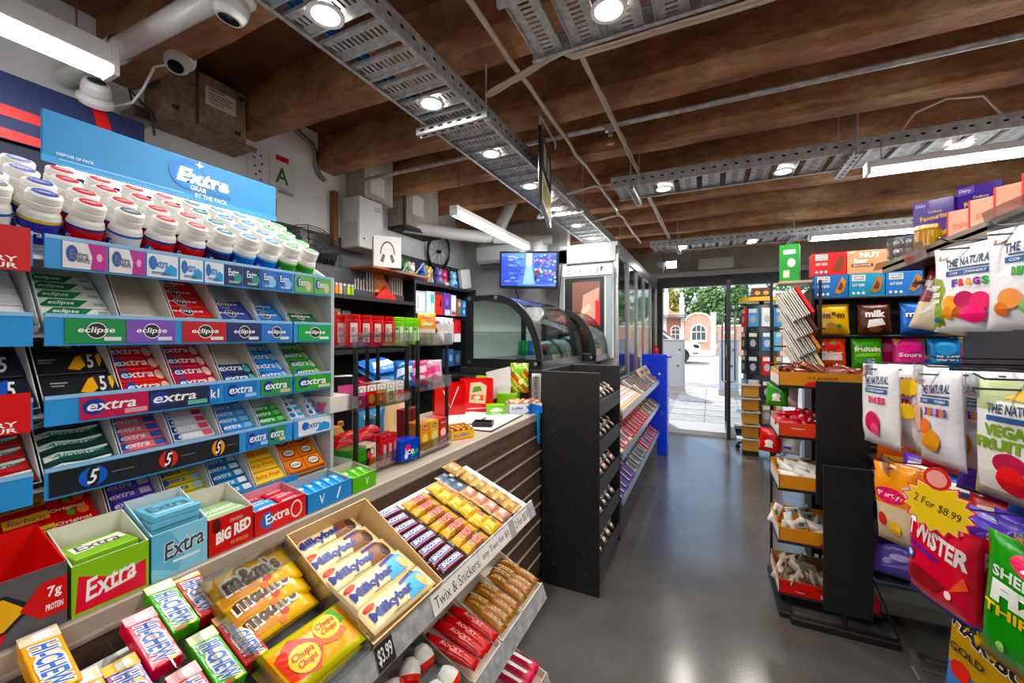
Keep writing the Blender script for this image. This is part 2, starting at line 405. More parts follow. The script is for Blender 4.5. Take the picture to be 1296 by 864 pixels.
# the glazed entrance leaf, standing open into the shop
d1 = link('door_1', None, None, Matrix.Translation((.245, 7.24, .075))); d1['kind'] = 'structure'
B().box(-.022, .022, -.07, 0, 0, 2.2, ALU).box(-.022, .022, -.90, -.82, 0, 2.2, ALU).box(-.022, .022, -.82, -.07, 0, .12, ALU).box(-.022, .022, -.82, -.07, 2.1, 2.2, ALU).obj('door_frame', d1)
B().box(-.004, .004, -.82, -.07, .12, 2.1, GLASS).obj('pane', d1)
STEEL = cm('b9bcc0', 'metal')
for sx in (-1, 1):
    p = [(sx * .022, -.86, .86), (sx * .075, -.86, .80), (sx * .075, -.86, 1.0), (sx * .075, -.86, 1.5), (sx * .075, -.86, 1.72), (sx * .022, -.86, 1.66)]
    pts = [(sx * .02, -.86, .80), (sx * .055, -.86, .80), (sx * .072, -.86, .815), (sx * .078, -.86, .84), (sx * .078, -.86, 1.68), (sx * .072, -.86, 1.705), (sx * .055, -.86, 1.72), (sx * .02, -.86, 1.72)]
    B().tube(pts, .012, STEEL, 8).obj('pull_handle', d1)
B().box(-.03, .03, -.885, -.835, 1.14, 1.30, STEEL).obj('door_lock', d1)
B().box(-.03, -.022, -.5, -.2, 2.03, 2.07, STEEL).tube([(-.03, -.35, 2.06), (-.12, -.3, 2.1), (-.2, -.02, 2.13)], .008, STEEL).obj('door_closer', d1)

# ================================================================== STREET OUTSIDE
def gz(y): return .07 if y < 8 else .07 + (y - 8) * .008
def slope(b, x0, x1, y0, y1, dz, m): b.add([(x0, y0, gz(y0) + dz), (x1, y0, gz(y0) + dz), (x1, y1, gz(y1) + dz), (x0, y1, gz(y1) + dz), (x0, y0, -.3), (x1, y0, -.3), (x1, y1, -.3), (x0, y1, -.3)], [(0, 1, 2, 3), (4, 7, 6, 5), (0, 4, 5, 1), (1, 5, 6, 2), (2, 6, 7, 3), (3, 7, 4, 0)], m); return b
struct('footpath', slope(B(), -9, 14, 7.5, 13.5, -.012, ASPH))
struct('road', slope(B(), -40, 50, 13.5, 60, -.06, PAVE))
fp = bpy.data.objects['footpath']
tm = B().box(-.29, .29, -.29, .29, -.03, .006, PAVE, .006).mesh('paving_tile')
for j in range(8):
    for i in range(4):
        y = 7.85 + .6 * j; link('paving_tile', tm, fp, (-.36 + .6 * i, y, gz(y) - .008))
GREYC = cm('a3a7ad', 'paint'); 
def cabinet(x, y, w, label, col):
    t = thing('utility_cabinet', label, 'cabinet', Matrix.Translation((x, y, gz(y) - .02)))
    c = cm(col, 'paint'); w2 = w / 2
    B().box(-w2 - .01, w2 + .01, -.01, .34, 0, .14, CONC).obj('plinth', t)
    B().box(-w2, w2, 0, .33, .14, 1.31, c, .008).box(-w2 - .012, w2 + .012, -.015, .345, 1.31, 1.35, c, .01).obj('body', t)
    dd = B().box(-w2 + .03, w2 - .03, -.012, 0, .2, 1.27, c, .003).obj('door', t)
    B().cyl((w2 - .1, -.012, 1.1), (w2 - .1, -.03, 1.1), .022, cm('5e6167', 'metal')).cyl((w2 - .14, -.012, .72), (w2 - .14, -.03, .72), .022, cm('5e6167', 'metal')).obj('lock', dd)
cabinet(-.84, 10.6, .62, 'grey steel utility cabinet on the footpath left of the doorway', 'a4a6a8')
cabinet(.42, 10.9, .40, 'pale blue-grey utility cabinet on the footpath behind the glass door', 'a9b2c2')
# ---- white pickup parked across the road, nose to the right
def pickup():
    gy = gz(22) - .06
    t = thing('pickup_truck', 'white pickup truck parked across the road outside the doorway', 'truck', Matrix.Translation((-.36, 22, gy)))
    W = cm('f2f3f4', 'gloss'); D = cm('1b1d20', 'plastic'); G = cm('39434a', 'gloss')
    out = [(-5.1, .55), (-5.1, 1.12), (-3.1, 1.12), (-2.95, 1.7), (-1.95, 1.72), (-1.2, 1.18), (-.2, 1.06), (-.04, .92), (0, .6), (-.05, .42), (-.48, .42)]
    out += [(-.92 + .44 * math.cos(R(a)), .36 + .44 * math.sin(R(a))) for a in range(10, 175, 20)] + [(-1.4, .4), (-3.4, .4)]
    out += [(-3.95 + .44 * math.cos(R(a)), .36 + .44 * math.sin(R(a))) for a in range(10, 175, 20)] + [(-4.5, .45)]
    B().prism(out[::-1], 0, 1.8, W, 'y').obj('body', t)
    B().prism([(-2.86, 1.16), (-2.8, 1.62), (-2.1, 1.62), (-2.1, 1.16)], -.012, 0, G, 'y').obj('window', t)
    B().prism([(-2.03, 1.16), (-2.03, 1.62), (-1.9, 1.62), (-1.36, 1.16)], -.012, 0, G, 'y').obj('window', t)
    B().add([(-1.9, .08, 1.73), (-1.9, 1.72, 1.73), (-1.22, 1.72, 1.2), (-1.22, .08, 1.2)], [(0, 1, 2, 3)], G).obj('windscreen', t)
    B().prism([(-.34, .86), (-.3, .98), (-.08, .92), (-.05, .8), (-.2, .78)], -.015, 0, D, 'y').obj('headlight', t)
    B().box(-.5, .06, -.03, 1.83, .42, .6, W, .04).box(-.34, -.1, -.045, -.03, .5, .56, D).obj('bumper', t)
    for x in (-.92, -3.95):
        for y in (.02, 1.6):
            w = B().lathe([(.2, 0), (.34, 0), (.37, .05), (.37, .17), (.34, .22), (.2, .22)], D, 22, (x, y, .37), 'y').obj('tyre', t)
            B().lathe([(0, .03), (.1, .02), (.2, .05), (.21, .17), (0, .17)], cm('b4b8bc', 'metal'), 18, (x, y, .37), 'y').obj('wheel_rim', w)
pickup()
# ---- pink rendered cottage with parapet, gate house and wall across the street
PINK = surf_mat('pink_brick_render', ['bf9277', 'cca188', 'd9b29a'], 4, .85, .1, .01, fine=30)
WHT = cm('efe9e1', 'paint'); BRK = surf_mat('salmon_brick', ['a3664f', 'b57a62', 'c18c76'], 6, .85, .1, .01, fine=50)
by = 31.0; bz = gz(by) - .06
def arch(cx, z0, zs, r, n=12): return [(cx - r, z0), (cx + r, z0)] + [(cx + r * math.cos(math.pi * i / n), zs + r * math.sin(math.pi * i / n)) for i in range(n + 1)]
t = thing('gate_house', 'small pink street building with a white arched window and pillar', 'building', Matrix.Translation((0, by, bz)))
o_ = [(-1.5, 0), (.12, 0), (.12, 2.3)] + [(-.66 + .78 * math.cos(math.pi * i / 10), 2.35 + .5 * math.sin(math.pi * i / 10)) for i in range(11)] + [(-1.5, 2.3)]
B().prism(o_, 0, 2.5, PINK, 'y').obj('wall', t)
B().prism([(-.66 + .86 * math.cos(math.pi * i / 12), 2.37 + .56 * math.sin(math.pi * i / 12)) for i in range(13)] + [(-.66 + .74 * math.cos(math.pi * i / 12), 2.35 + .46 * math.sin(math.pi * i / 12)) for i in range(12, -1, -1)], -.1, 2.5, WHT, 'y').obj('coping', t)
wf = B().prism(arch(-.63, .98, 1.62, .52), -.06, 0, WHT, 'y').obj('window', t)
B().prism(arch(-.63, 1.04, 1.62, .42), -.07, -.06, cm('4d5358', 'gloss'), 'y').obj('pane', wf)
B().box(-1.05, -.21, -.09, -.07, 1.56, 1.62, WHT).box(-.79, -.75, -.09, -.07, 1.04, 2.0, WHT).box(-.51, -.47, -.09, -.07, 1.04, 2.0, WHT).obj('glazing_bar', wf)
B().box(-1.15, -.1, -.14, 0, .9, .98, WHT).obj('sill', t)
B().box(.12, .44, -.08, .3, 0, 2.75, WHT, .02).box(.08, .48, -.12, .34, 2.75, 2.9, WHT, .03).obj('pillar', t)
B().box(-1.52, .12, -.05, 0, 0, .35, WHT).obj('plinth', t)
t = thing('cottage', 'pink cottage with curved white parapet seen through the shop door', 'building', Matrix.Translation((0, by + .6, bz)))
B().box(-7, -1.55, 0, 5, 0, 2.6, BRK).obj('wall', t)
o_ = [(-7, 2.8), (-1.5, 2.8), (-1.55, 3.0)] + [(-2.1 + .55 * math.cos(R(a)), 3.75 - .75 * math.sin(R(a))) for a in range(80, 181, 12)][::1] + [(-2.7, 4.2), (-2.95, 4.2), (-3.0, 3.6), (-3.6, 3.3), (-7, 3.3)]
B().prism(o_[::-1], -.25, .1, PINK, 'y').obj('parapet', t)
for x in (-2.75, -1.72):
    B().box(x - .16, x + .16, -.32, 0, 2.8, 3.95 if x > -2 else 4.35, WHT, .02).lathe([(.2, 0), (.2, .06), (.08, .12), (.13, .26), (.1, .4), (0, .46)], WHT, 12, (x, -.16, 3.95 if x > -2 else 4.35)).obj('finial', t)
B().prism([(-1.0, 2.62), (-.9, 2.55), (.1, 2.8), (.1, 2.9)], -7, -1.4, cm('8e99a3', 'metal'), 'x').obj('verandah_roof', t)
B().box(-3.05, -2.75, -.08, 0, 0, 2.6, WHT).box(-1.8, -1.55, -.1, 0, 0, 2.6, WHT).obj('quoin', t)
wf = B().prism(arch(-2.15, 1.0, 1.75, .33), -.06, 0, WHT, 'y').obj('window', t)
B().prism(arch(-2.15, 1.05, 1.75, .25), -.07, -.06, cm('4a4d50', 'gloss'), 'y').obj('pane', wf)
B().box(-2.17, -2.13, -.085, -.07, 1.05, 2.0, WHT).box(-2.4, -1.9, -.085, -.07, 1.4, 1.44, WHT).box(-2.4, -1.9, -.085, -.07, 1.72, 1.76, WHT).obj('glazing_bar', wf)
t = thing('garden_wall', 'low pink garden wall beside the white pillar across the street', 'wall', Matrix.Translation((0, by + .2, bz)))
B().box(.5, 14, 0, .3, 0, 1.95, PINK).obj('wall', t); B().box(.5, 14, -.05, .35, 1.95, 2.06, WHT).obj('coping', t)
B().box(.9, 1.6, -.02, 0, 1.45, 1.62, cm('f4f1ea', 'paint')).obj('plaque', t)
# ---- trees behind
def tree(x, y, h, rx, cols, label, seed):
    r = random.Random(seed); t = thing('street_tree', label, 'tree', Matrix.Translation((x, y, gz(y) - .1)), 'trees across the street')
    B().cyl((0, 0, 0), (.1, 0, h * .6), .22, cm('5d4a3a', 'matte'), .12, 8).tube([(.05, 0, h * .4), (rx * .4, .2, h * .65), (rx * .6, .2, h * .8)], .07, cm('5d4a3a', 'matte')).obj('trunk', t)
    b = B(); ms = [cm(c, 'paint') for c in cols]; cl = [(r.gauss(0, rx * .45), r.gauss(0, rx * .35), h * r.uniform(.30, .93), r.uniform(.5, 1.0)) for _ in range(34)]
    for i in range(3600):
        cx, cy, cz, cr = r.choice(cl); d = Vector((r.gauss(0, 1), r.gauss(0, 1), r.gauss(0, 1))).normalized() * cr * r.uniform(.5, 1)
        p = Vector((cx, cy, cz)) + d; n = (d.normalized() + Vector((r.uniform(-.7, .7), r.uniform(-.7, .7), r.uniform(-.2, .9)))).normalized()
        u = n.orthogonal().normalized() * r.uniform(.12, .22); w = n.cross(u).normalized() * u.length * .6
        b.add([p - u, p - w, p + u, p + w], [(0, 1, 2, 3)], ms[0 if r.random() < .5 else (1 if r.random() < .7 else 2)])
    f = b.obj('foliage', t); f['kind'] = 'stuff'
tree(-4.6, 38, 5.6, 2.4, ['a9a53a', 'c4bb4c', '7d8a3a'], 'yellow-green street tree behind the cottage parapet', 1)
tree(-1.2, 40, 6.2, 3.2, ['5f8a45', '7ba35c', '3f6a34'], 'mid green tree behind the white finial of the cottage', 2)
tree(2.4, 39, 6.0, 3.2, ['4d7d3e', '6d9a55', '345f2d'], 'dense green tree behind the gate house pillar', 3)
tree(6.6, 37, 6.2, 3.2, ['6a9650', '86ad68', '46703a'], 'green tree seen through the glass beside the open door', 4)
tree(11.5, 38, 6.2, 3.4, ['56854a', '7aa562', '3d6935'], 'green tree furthest right seen through the shop window', 5)
# ================================================================== CEILING SERVICES
HOLE = cm('17181a', 'matte')
def rung_mesh(w):
    b = B(); h = w / 2
    b.box(-h, h, 0, .034, 0, .002, GALV).box(-h, h, .072, .106, 0, .002, GALV)
    n = 13; st = w / n
    for i in range(n + 1):
        x = -h + i * st; b.box(max(-h, x - st * .28), min(h, x + st * .28), .034, .072, 0, .002, GALV)
    for y in (0, .104): b.box(-h, h, y, y + .002, -.012, 0, GALV)
    return b.mesh('rung')
RUNG = rung_mesh(.284)
def tray(label, M, length, hangers):
    t = thing('cable_tray', label, 'cable tray', M)          # local: x across, y along, z up; underside z=0
    for sx in (-1, 1):
        b = B(); x = sx * .15; q = sx * .002
        b.box(min(x, x - q), max(x, x - q), 0, length, -.012, .062, GALV)
        b.box(min(x, x - sx * .016), max(x, x - sx * .016), 0, length, .060, .062, GALV).box(min(x, x - sx * .016), max(x, x - sx * .016), 0, length, -.014, -.012, GALV)
        k = 0
        while k * .062 + .03 < length:
            y = .03 + k * .062; b.prints([('e', HOLE, 0, 0, .006, .011)], lambda a, c, L, y=y: (x + sx * (.0006), y + c * 1.0 * (1 if True else 0) * 1.0, .026 + a), .0004); k += 1
        b.obj('side_rail', t)
    y = .02
    while y + .11 < length: link('rung', RUNG, t, (0, y, .0)); y += .14
    for hy in hangers:
        b = B().box(-.2, .2, hy - .02, hy + .02, -.052, -.046, GALV).box(-.2, .2, hy - .02, hy - .016, -.046, -.02, GALV).box(-.2, .2, hy + .016, hy + .02, -.046, -.02, GALV)
        for i in range(7): b.prints([('e', HOLE, 0, 0, .016, .006)], lambda a, c, L, i=i: (-.16 + i * .053 + a, hy - .0205, -.034 + c))
        for i in range(7): b.prints([('e', HOLE, 0, 0, .016, .007)], lambda a, c, L, i=i: (-.16 + i * .053 + a, hy - c, -.0525 - L))
        b.obj('hanger_channel', t)
        for sx in (-.185, .185): B().cyl((sx, hy, -.06), (sx, hy, .46), .004, GALV, n=6).obj('hanger_rod', t)
    return t
TZ = 2.545
tray('long slotted steel cable tray running along the shop above the counter', Matrix.Translation((-1.108, -.4, TZ)), 6.9, (.55, 2.05, 3.65, 5.2))
rotX = Matrix.Rotation(R(-90), 4, 'Z')
tray('slotted steel cable tray nearest the camera crossing above the aisle', Matrix.Translation((-.60, 1.29, TZ)) @ rotX, 4.7, (1.3, 3.2))
tray('slotted steel cable tray crossing over the middle of the aisle', Matrix.Translation((-.62, 3.05, TZ)) @ rotX, 4.7, (.14, 1.36, 2.7))
tray('slotted steel cable tray crossing furthest back near the entrance', Matrix.Translation((-.62, 5.2, TZ)) @ rotX, 4.7, (.3, 1.4, 2.7))
LAMP = emit('fff6ea', 14)
dl_ring = B().lathe([(.043, -.006), (.056, -.008), (.058, -.002), (.05, .004)], cm('ececec', 'plastic'), 24).mesh('trim_ring')
dl_diff = B().lathe([(0, -.0075), (.03, -.0075), (.0435, -.0055)], LAMP, 24).mesh('diffuser')
dlL = bpy.data.lights.new('downlight_lamp', 'AREA'); dlL.shape = 'DISK'; dlL.size = .085; dlL.energy = DL_POWER; dlL.color = (1, .955, .89)
ORD = ['first', 'second', 'third', 'fourth', 'fifth', 'sixth', 'seventh', 'eighth', 'ninth', 'tenth']
def downlight(x, y, label, grp):
    t = thing('downlight', label, 'light', Matrix.Translation((x, y, TZ - .014)), grp)
    link('trim_ring', dl_ring, t); link('diffuser', dl_diff, t); link('lamp', dlL, t, (0, 0, -.012))
for i in range(0, 9):
    lb = ('round white downlight behind the photographer on the long cable tray' if i < 0 else '%s round white downlight from the camera on the long cable tray' % ORD[i])
    downlight(-1.108, .93 + .556 * i, lb, 'downlights on the long cable tray')
for ty, nm in ((1.30, 'nearest'), (3.05, 'middle'), (5.2, 'furthest')):
    for k, x in enumerate((-.285, .42, 1.22, 1.98, 2.75)):
        downlight(x, ty, '%s round downlight from the left on the %s cross tray' % (ORD[k], nm), 'downlights on the cross trays')
for k, x in enumerate((-.3, .9, 2.2)): downlight(x, -1.2, '%s round downlight from the counter in the row behind the photographer' % ORD[k], 'downlights behind the camera')  # unseen row added as ambient fill for the room
# fluorescent battens
def batten(M, length, label, w=.07, h=.075, wires=(), diff='fbfdff'):
    t = thing('batten_light', label, 'light', M)             # along local y, underside z=0
    E_ = emit(diff, TUBE); W = cm('e8e8e6', 'paint')
    B().box(-w / 2, w / 2, 0, length, .03, h, W, .004).box(-w / 2, w / 2, -.02, 0, 0, h, W, .003).box(-w / 2, w / 2, length, length + .02, 0, h, W, .003).obj('housing', t)
    B().prism([(-w * .42, .03), (-w * .46, .012), (-w * .3, 0), (w * .3, 0), (w * .46, .012), (w * .42, .03)], .001, length - .001, E_, 'y').obj('diffuser', t)
    for y, z in wires: B().cyl((0, y, h), (0, y, z), .0025, cm('9a9a98', 'metal'), n=5).obj('suspension_wire', t)
batten(Matrix.Translation((-1.97, -.62, 2.44)), 1.33, 'suspended fluorescent batten above the gum rack, top left', .09, .105, ((.35, .6), (1.25, .6)))
batten(Matrix.Translation((-1.69, 2.55, 2.385)), 1.32, 'suspended fluorescent batten in front of the wall television', .07, .075, ((.05, .55), (1.25, .55)))
batten(Matrix.Translation((.80, 2.9, 2.385)) @ rotX, 1.5, 'fluorescent batten under the middle cross tray, right', .07, .07, ((.05, .2), (1.4, .2)))
batten(Matrix.Translation((.86, 4.66, 2.385)) @ rotX, 1.5, 'fluorescent batten above the crisp shelves near the entrance', .07, .07, ((.05, .37), (1.4, .37)))
batten(Matrix.Translation((-1.0, -1.0, 2.40)) @ rotX, 1.5, 'fluorescent batten behind the photographer above the counter side', .07, .07, ((.05, .3), (1.4, .3)))  # out-of-view lamp added to brighten beam faces and goods facing the camera
batten(Matrix.Translation((.9, -1.0, 2.40)) @ rotX, 1.5, 'fluorescent batten behind the photographer above the right-hand bay', .07, .07, ((.05, .3), (1.4, .3)))  # second added fill lamp out of view, brightens the right-hand bags
# conduits and cables
CREAM = cm('cdbfae', 'plastic'); WCAB = cm('d8d4cc', 'plastic')
t = B().tube([(-2.5, 2.43, 2.735), (4.2, 2.43, 2.735)], .014, GALV, 10).obj('conduit'); tag(t, 'long galvanised conduit strapped across beneath the beams', 'pipe')
t = B().tube([(-2.63, 1.93, 2.97), (-2.63, 2.0, 2.94), (-2.63, 2.08, 2.91), (-2.63, 2.12, 2.86), (-2.63, 2.12, 2.76), (-2.63, 2.15, 2.71), (-2.63, 2.2, 2.68)], .016, cm('8c8a85', 'metal'), 8).obj('bent_conduit'); tag(t, 'bent grey conduit on the white wall under the beam', 'pipe')
def wob(p0, p1, n, a, seed):
    r = random.Random(seed); p0, p1 = Vector(p0), Vector(p1)
    return [p0.lerp(p1, i / n) + Vector((r.uniform(-a, a), 0, r.uniform(-a, a) * .6)) for i in range(n + 1)]
t = B().tube(wob((-.79, .2, 2.72), (-.80, 5.5, 2.70), 26, .012, 3), .012, CREAM, 8).obj('cream_cable'); tag(t, 'single cream cable running from above the camera toward the entrance', 'cable')
cb = B(); 
for k in range(4): cb.tube(wob((-.50 + .012 * (k % 2), 1.46, 2.69 + .012 * (k // 2)), (-.46 + .012 * (k % 2), 3.0, 2.66 + .012 * (k // 2)), 10, .006, 10 + k), .006, CREAM, 6)
t = cb.obj('cable_bundle'); tag(t, 'cream cable bundle dropping from the near cross tray to the middle one', 'cable')
cb = B()
for k in range(3): cb.tube(wob((-.44 + .010 * k, 3.2, 2.60), (-.42 + .010 * k, 5.05, 2.62), 10, .005, 20 + k), .007, CREAM, 6)
t = cb.obj('cable_bundle'); tag(t, 'cream cable bundle hanging between the middle and furthest cross trays', 'cable')
cb = B()
for k in range(4): cb.tube(wob((-.93, 1.66 + .01 * k, 2.62), (-.5, 1.47 + .008 * k, 2.575), 6, .006, 30 + k) + wob((-.45, 1.46 + .008 * k, 2.535), (.9, 1.46 + .008 * k, 2.53), 9, .008, 40 + k), .006, CREAM, 6)
t = cb.obj('cable_bundle'); tag(t, 'cream cables strung along the edge of the near cross tray', 'cable')
t = B().tube([(.95, 2.95, 2.62), (1.0, 2.93, 2.70), (1.12, 2.92, 2.74), (1.26, 2.92, 2.72), (1.34, 2.95, 2.62)], .006, WCAB).obj('cable_loop'); tag(t, 'pale cable looping above the middle cross tray', 'cable')
t = thing('smoke_detector', 'round white smoke detector under a beam over the aisle', 'detector', Matrix.Translation((-.42, 3.5, 2.75)))
B().lathe([(0, -.045), (.028, -.043), (.04, -.034), (.05, -.028), (.055, -.01), (.055, 0)], cm('e2dfd8', 'plastic'), 20).obj('housing', t)
B().tube([(-.02, -.04, -.012), (-.1, -.12, -.03), (-.22, -.2, -.045), (-.36, -.22, -.04)], .009, CREAM).obj('cable', t)
t = thing('sprinkler', 'small brass ceiling sprinkler hanging from the conduit', 'sprinkler', Matrix.Translation((-.52, 2.42, 2.72)))
B().cyl((0, 0, 0), (0, 0, -.05), .012, GALV).box(-.03, .03, -.015, .015, -.02, .02, GALV).obj('fitting', t); B().lathe([(.004, -.05), (.012, -.075), (.004, -.085), (.022, -.095), (0, -.098)], cm('a58d5c', 'metal'), 10).obj('head', t)
# white waste pipes
PVC = cm('d7d6d2', 'plastic')
t = B().cyl((-2.62, .80, 2.66), (-1.1, .84, 2.66), .038, PVC, n=18).lathe([(.046, 0), (.046, .07)], PVC, 18, (-2.2, .812, 2.66), 'x').obj('waste_pipe'); tag(t, 'thick white plastic pipe under the beams above the camera mounts', 'pipe')
t = thing('drain_pipe', 'white plastic drain pipe with elbow above the back counter', 'pipe', Matrix.Translation((0, 0, 0)))
B().tube([(-2.55, 3.0, 2.52), (-2.3, 3.45, 2.52), (-2.1, 3.75, 2.53)], .06, PVC, 14).obj('pipe', t)
B().tube([(-2.1, 3.75, 2.53), (-2.04, 3.82, 2.56), (-1.98, 3.85, 2.65), (-1.85, 3.9, 2.95)], .062, PVC, 14).obj('elbow', t)
B().cyl((-2.04, 3.8, 2.52), (-1.5, 4.1, 2.52), .05, PVC, n=14).obj('branch', t)
t = thing('air_conditioner', 'white split air conditioner up on the wall behind the batten', 'air conditioner', Matrix.Translation((-1.95, 4.18, 2.28)))
B().prism([(0, 0), (-.02, -.18), (.03, -.24), (.2, -.24), (.27, -.2), (.27, 0)], -.38, .38, cm('d9dad8', 'plastic'), 'x').obj('casing', t) if False else B().add([(x, y, z) for x in (-.38, .38) for y, z in ((0, 0), (-.16, .0), (-.23, .05), (-.23, .2), (-.17, .26), (0, .26))], [(0, 1, 2, 3, 4, 5)[::-1], (6, 7, 8, 9, 10, 11)] + [(i, (i + 1) % 6, 6 + (i + 1) % 6, 6 + i) for i in range(6)], cm('d9dad8', 'plastic')).obj('casing', t)
B().box(-.34, .34, -.225, -.17, -.004, .012, cm('55585a', 'plastic')).obj('vent', t)
# ---- dome cameras
def dome(M, label, flip=False, arm=None):
    t = thing('security_camera', label, 'camera', M)         # local z is the axis away from the mount
    W = cm('e9e9e7', 'plastic')
    B().lathe([(0, 0), (.06, 0), (.062, .018), (.05, .034), (.046, .036)], W, 20).obj('base', t)
    hd = B().lathe([(.046, .03), (.05, .05), (.047, .075), (.038, .093), (.036, .094)], W, 20).obj('head', t)
    B().lathe([(0, .092), (.028, .094), (.036, .0935)], cm('0d0f1a', 'gloss'), 20).lathe([(.03, .0955), (.036, .0955), (.038, .092)], cm('cfcfcd', 'plastic'), 20).obj('lens', hd)
    return t
def aim(o, d):
    z = Vector(d).normalized(); x = z.orthogonal().normalized(); y = z.cross(x); m = Matrix.Identity(4)
    for i in range(3): m[i][0] = x[i]; m[i][1] = y[i]; m[i][2] = z[i]; m[i][3] = o[i]
    return m
dome(aim((-2.16, 1.03, 2.77), (.35, -.35, -.8)), 'white turret camera hanging under the beam above the brown service box')
dome(aim((-2.41, .83, 2.515), (.55, -.15, .55)), 'white turret camera on top of the navy cabinet header')
dome(aim((-1.36, .80, 2.60), (-.2, -.1, -1)), 'white turret camera at the top edge beside the first downlight')
dome(aim((-1.02, 2.72, 2.54), (.35, .25, -.8)), 'white turret camera below the long tray by the hanging sign')
t = B().tube([(-2.2, 1.02, 2.74), (-2.27, .98, 2.72), (-2.32, .96, 2.62), (-2.37, .94, 2.56), (-2.42, .9, 2.54), (-2.42, .86, 2.535)], .006, cm('e9e9e7', 'plastic')).obj('camera_cable'); tag(t, 'white cable curving between the two turret cameras', 'cable')
# ---- hanging sign and hooks
t = thing('hanging_sign', 'hanging double-sided sign seen edge-on below the long tray', 'sign', Matrix.Translation((-.9, 2.35, 2.22)) @ Matrix.Rotation(R(14), 4, 'Z'))
B().box(-.008, .008, -.26, .26, 0, .44, cm('2a2b2c', 'plastic'), .003).obj('frame', t)
b = B(); b.prints([('r', '39424a', .05, .52, .95, .96), ('r', 'd8d2bd', .2, .6, .45, .92), ('r', 'c9cdb0', .55, .6, .8, .9), ('r', 'e5e7df', .05, .04, .95, .46), ('r', '8f9a4a', .12, .1, .5, .4), ('r', 'b9a94e', .55, .12, .88, .4)], lambda a, c, L: (.0085 + L, -.25 + a * .5, .01 + c * .42)); b.obj('poster', t)
B().tube([(0, -.24, .44), (0, -.24, .5), (.05, .1, .5), (.05, .1, .46)], .006, cm('e4e4e2', 'plastic')).obj('hook', t)
for (x, y, lb) in ((-.86, 2.95, 'white wire hook beside the hanging sign'), (-.86, 3.75, 'white wire hook further back under the long tray')):
    t = B().tube([(-.957, y, 2.56), (x + .12, y - .02, 2.58), (x + .16, y, 2.57), (x + .22, y + .2, 2.47), (x + .23, y + .21, 2.45)], .007, cm('e4e4e2', 'plastic')).obj('wire_hook'); tag(t, lb, 'hook')
# blue network cables lying in the long tray
for k in range(3):
    t = B().tube(wob((-1.21 + .02 * k, -.3, TZ + .012 + .004 * k), (-1.20 + .02 * k, 6.3, TZ + .012 + .004 * k), 30, .006, 50 + k), .007, cm('2f6fae', 'plastic'), 6).obj('data_cable'); tag(t, 'blue data cable lying in the long cable tray', 'cable', 'data cables in the long tray')
# light fitting and switch box at the entrance
t = thing('emergency_light', 'white emergency spotlight above the entrance', 'light', Matrix.Translation((-.62, 6.6, 2.46)))
B().cyl((0, 0, 0), (0, 0, .29), .02, cm('8a8a88', 'metal')).obj('pole', t); B().box(.04, .2, -.06, .06, .06, .16, cm('2b2c2e', 'plastic'), .01).obj('housing', t)
B().box(.05, .19, -.066, -.06, .05, .15, emit('f4f8ff', 9)).obj('lens', t)
B().lathe([(.02, 0), (.06, .03), (.075, .08)], cm('c9c9c7', 'plastic'), 14, (-.02, -.05, .06)).obj('reflector', t)
t = B().box(-.15, .35, 7.24, 7.3, 2.56, 2.74, cm('e4e6da', 'plastic'), .008).obj('light_box'); tag(t, 'cream light box on the concrete lintel over the door', 'sign')
# ================================================================== BEHIND THE COUNTER: LEFT WALL
nv = thing('cabinet_unit', 'navy tobacco cabinet with red stripes on its header, top left', 'cabinet', Matrix.Translation((-2.4, 0, 0)))
B().box(-.24, -.02, -1.2, .98, .9, 2.24, cm('131a3a', 'paint')).obj('body', nv)
hd = B().box(-.24, 0, -1.2, 1.0, 2.245, 2.50, cm('1a2a5e', 'paint'), .004).obj('header', nv)
RDP = 'd32030'
B().prints([('p', RDP, [(.0, .56), (.7, .54), (.86, .50), (.86, .34), (.7, .36), (0, .38)]), ('p', RDP, [(.0, .20), (.7, .18), (.87, .14), (.87, 0), (0, 0)]), ('p', RDP, [(.905, 0), (.918, .2), (.926, .5), (.92, .8), (.912, 1), (.935, 1), (.945, .7), (.95, .4), (.94, 0)]), ('p', RDP, [(.965, 0), (.985, .3), (1, .45), (1, 0)])], lambda a, c, L: (.0004 + L, -1.2 + a * 2.2, 2.247 + c * .25)).obj('stripe', hd)
B().box(-.02, -.01, .36, .52, 1.7, 2.24, cm(RDP, 'paint')).obj('red_panel', nv)
B().box(-.018, -.004, .42, .50, 1.98, 2.1, cm('e3e1da', 'card')).box(-.018, -.003, .42, .5, 2.0, 2.03, cm('d8a22c', 'card')).obj('price_card', nv)
# service box between the beams
sv = thing('service_box', 'brown service box with paper label under the beams, top left', 'box', Matrix.Translation((-2.65, 1.10, 2.60)))
BRN = surf_mat('weathered_board', ['6d5a45', '877159', '9c8569'], 5, .7, .2, .004, fine=40)
B().box(0, .17, 0, .42, .03, .33, BRN, .004).obj('body', sv); B().box(-.0, .19, -.02, .45, 0, .03, BRN, .004).obj('ledge', sv)
B().box(.17, .176, .155, .165, .03, .33, cm('4a3a2a', 'matte')).obj('batten', sv)
B().box(.17, .172, .20, .36, .17, .27, cm('dad6cc', 'card')).prints([('r', 'a83a34', .1, .86, .6, .93), ('r', '77736b', .1, .66, .9, .72), ('r', '77736b', .1, .5, .8, .56), ('r', '77736b', .1, .34, .85, .4), ('r', '77736b', .1, .18, .6, .24)], lambda a, c, L: (.1724 + L, .20 + a * .16, .17 + c * .1)).obj('paper_label', sv)
for y, z in ((.06, .08), (.06, .28), (.37, .08), (.39, .29)): B().box(.17, .176, y - .015, y + .015, z - .01, z + .01, cm('3a2c20', 'matte')).obj('corner_plate', sv)
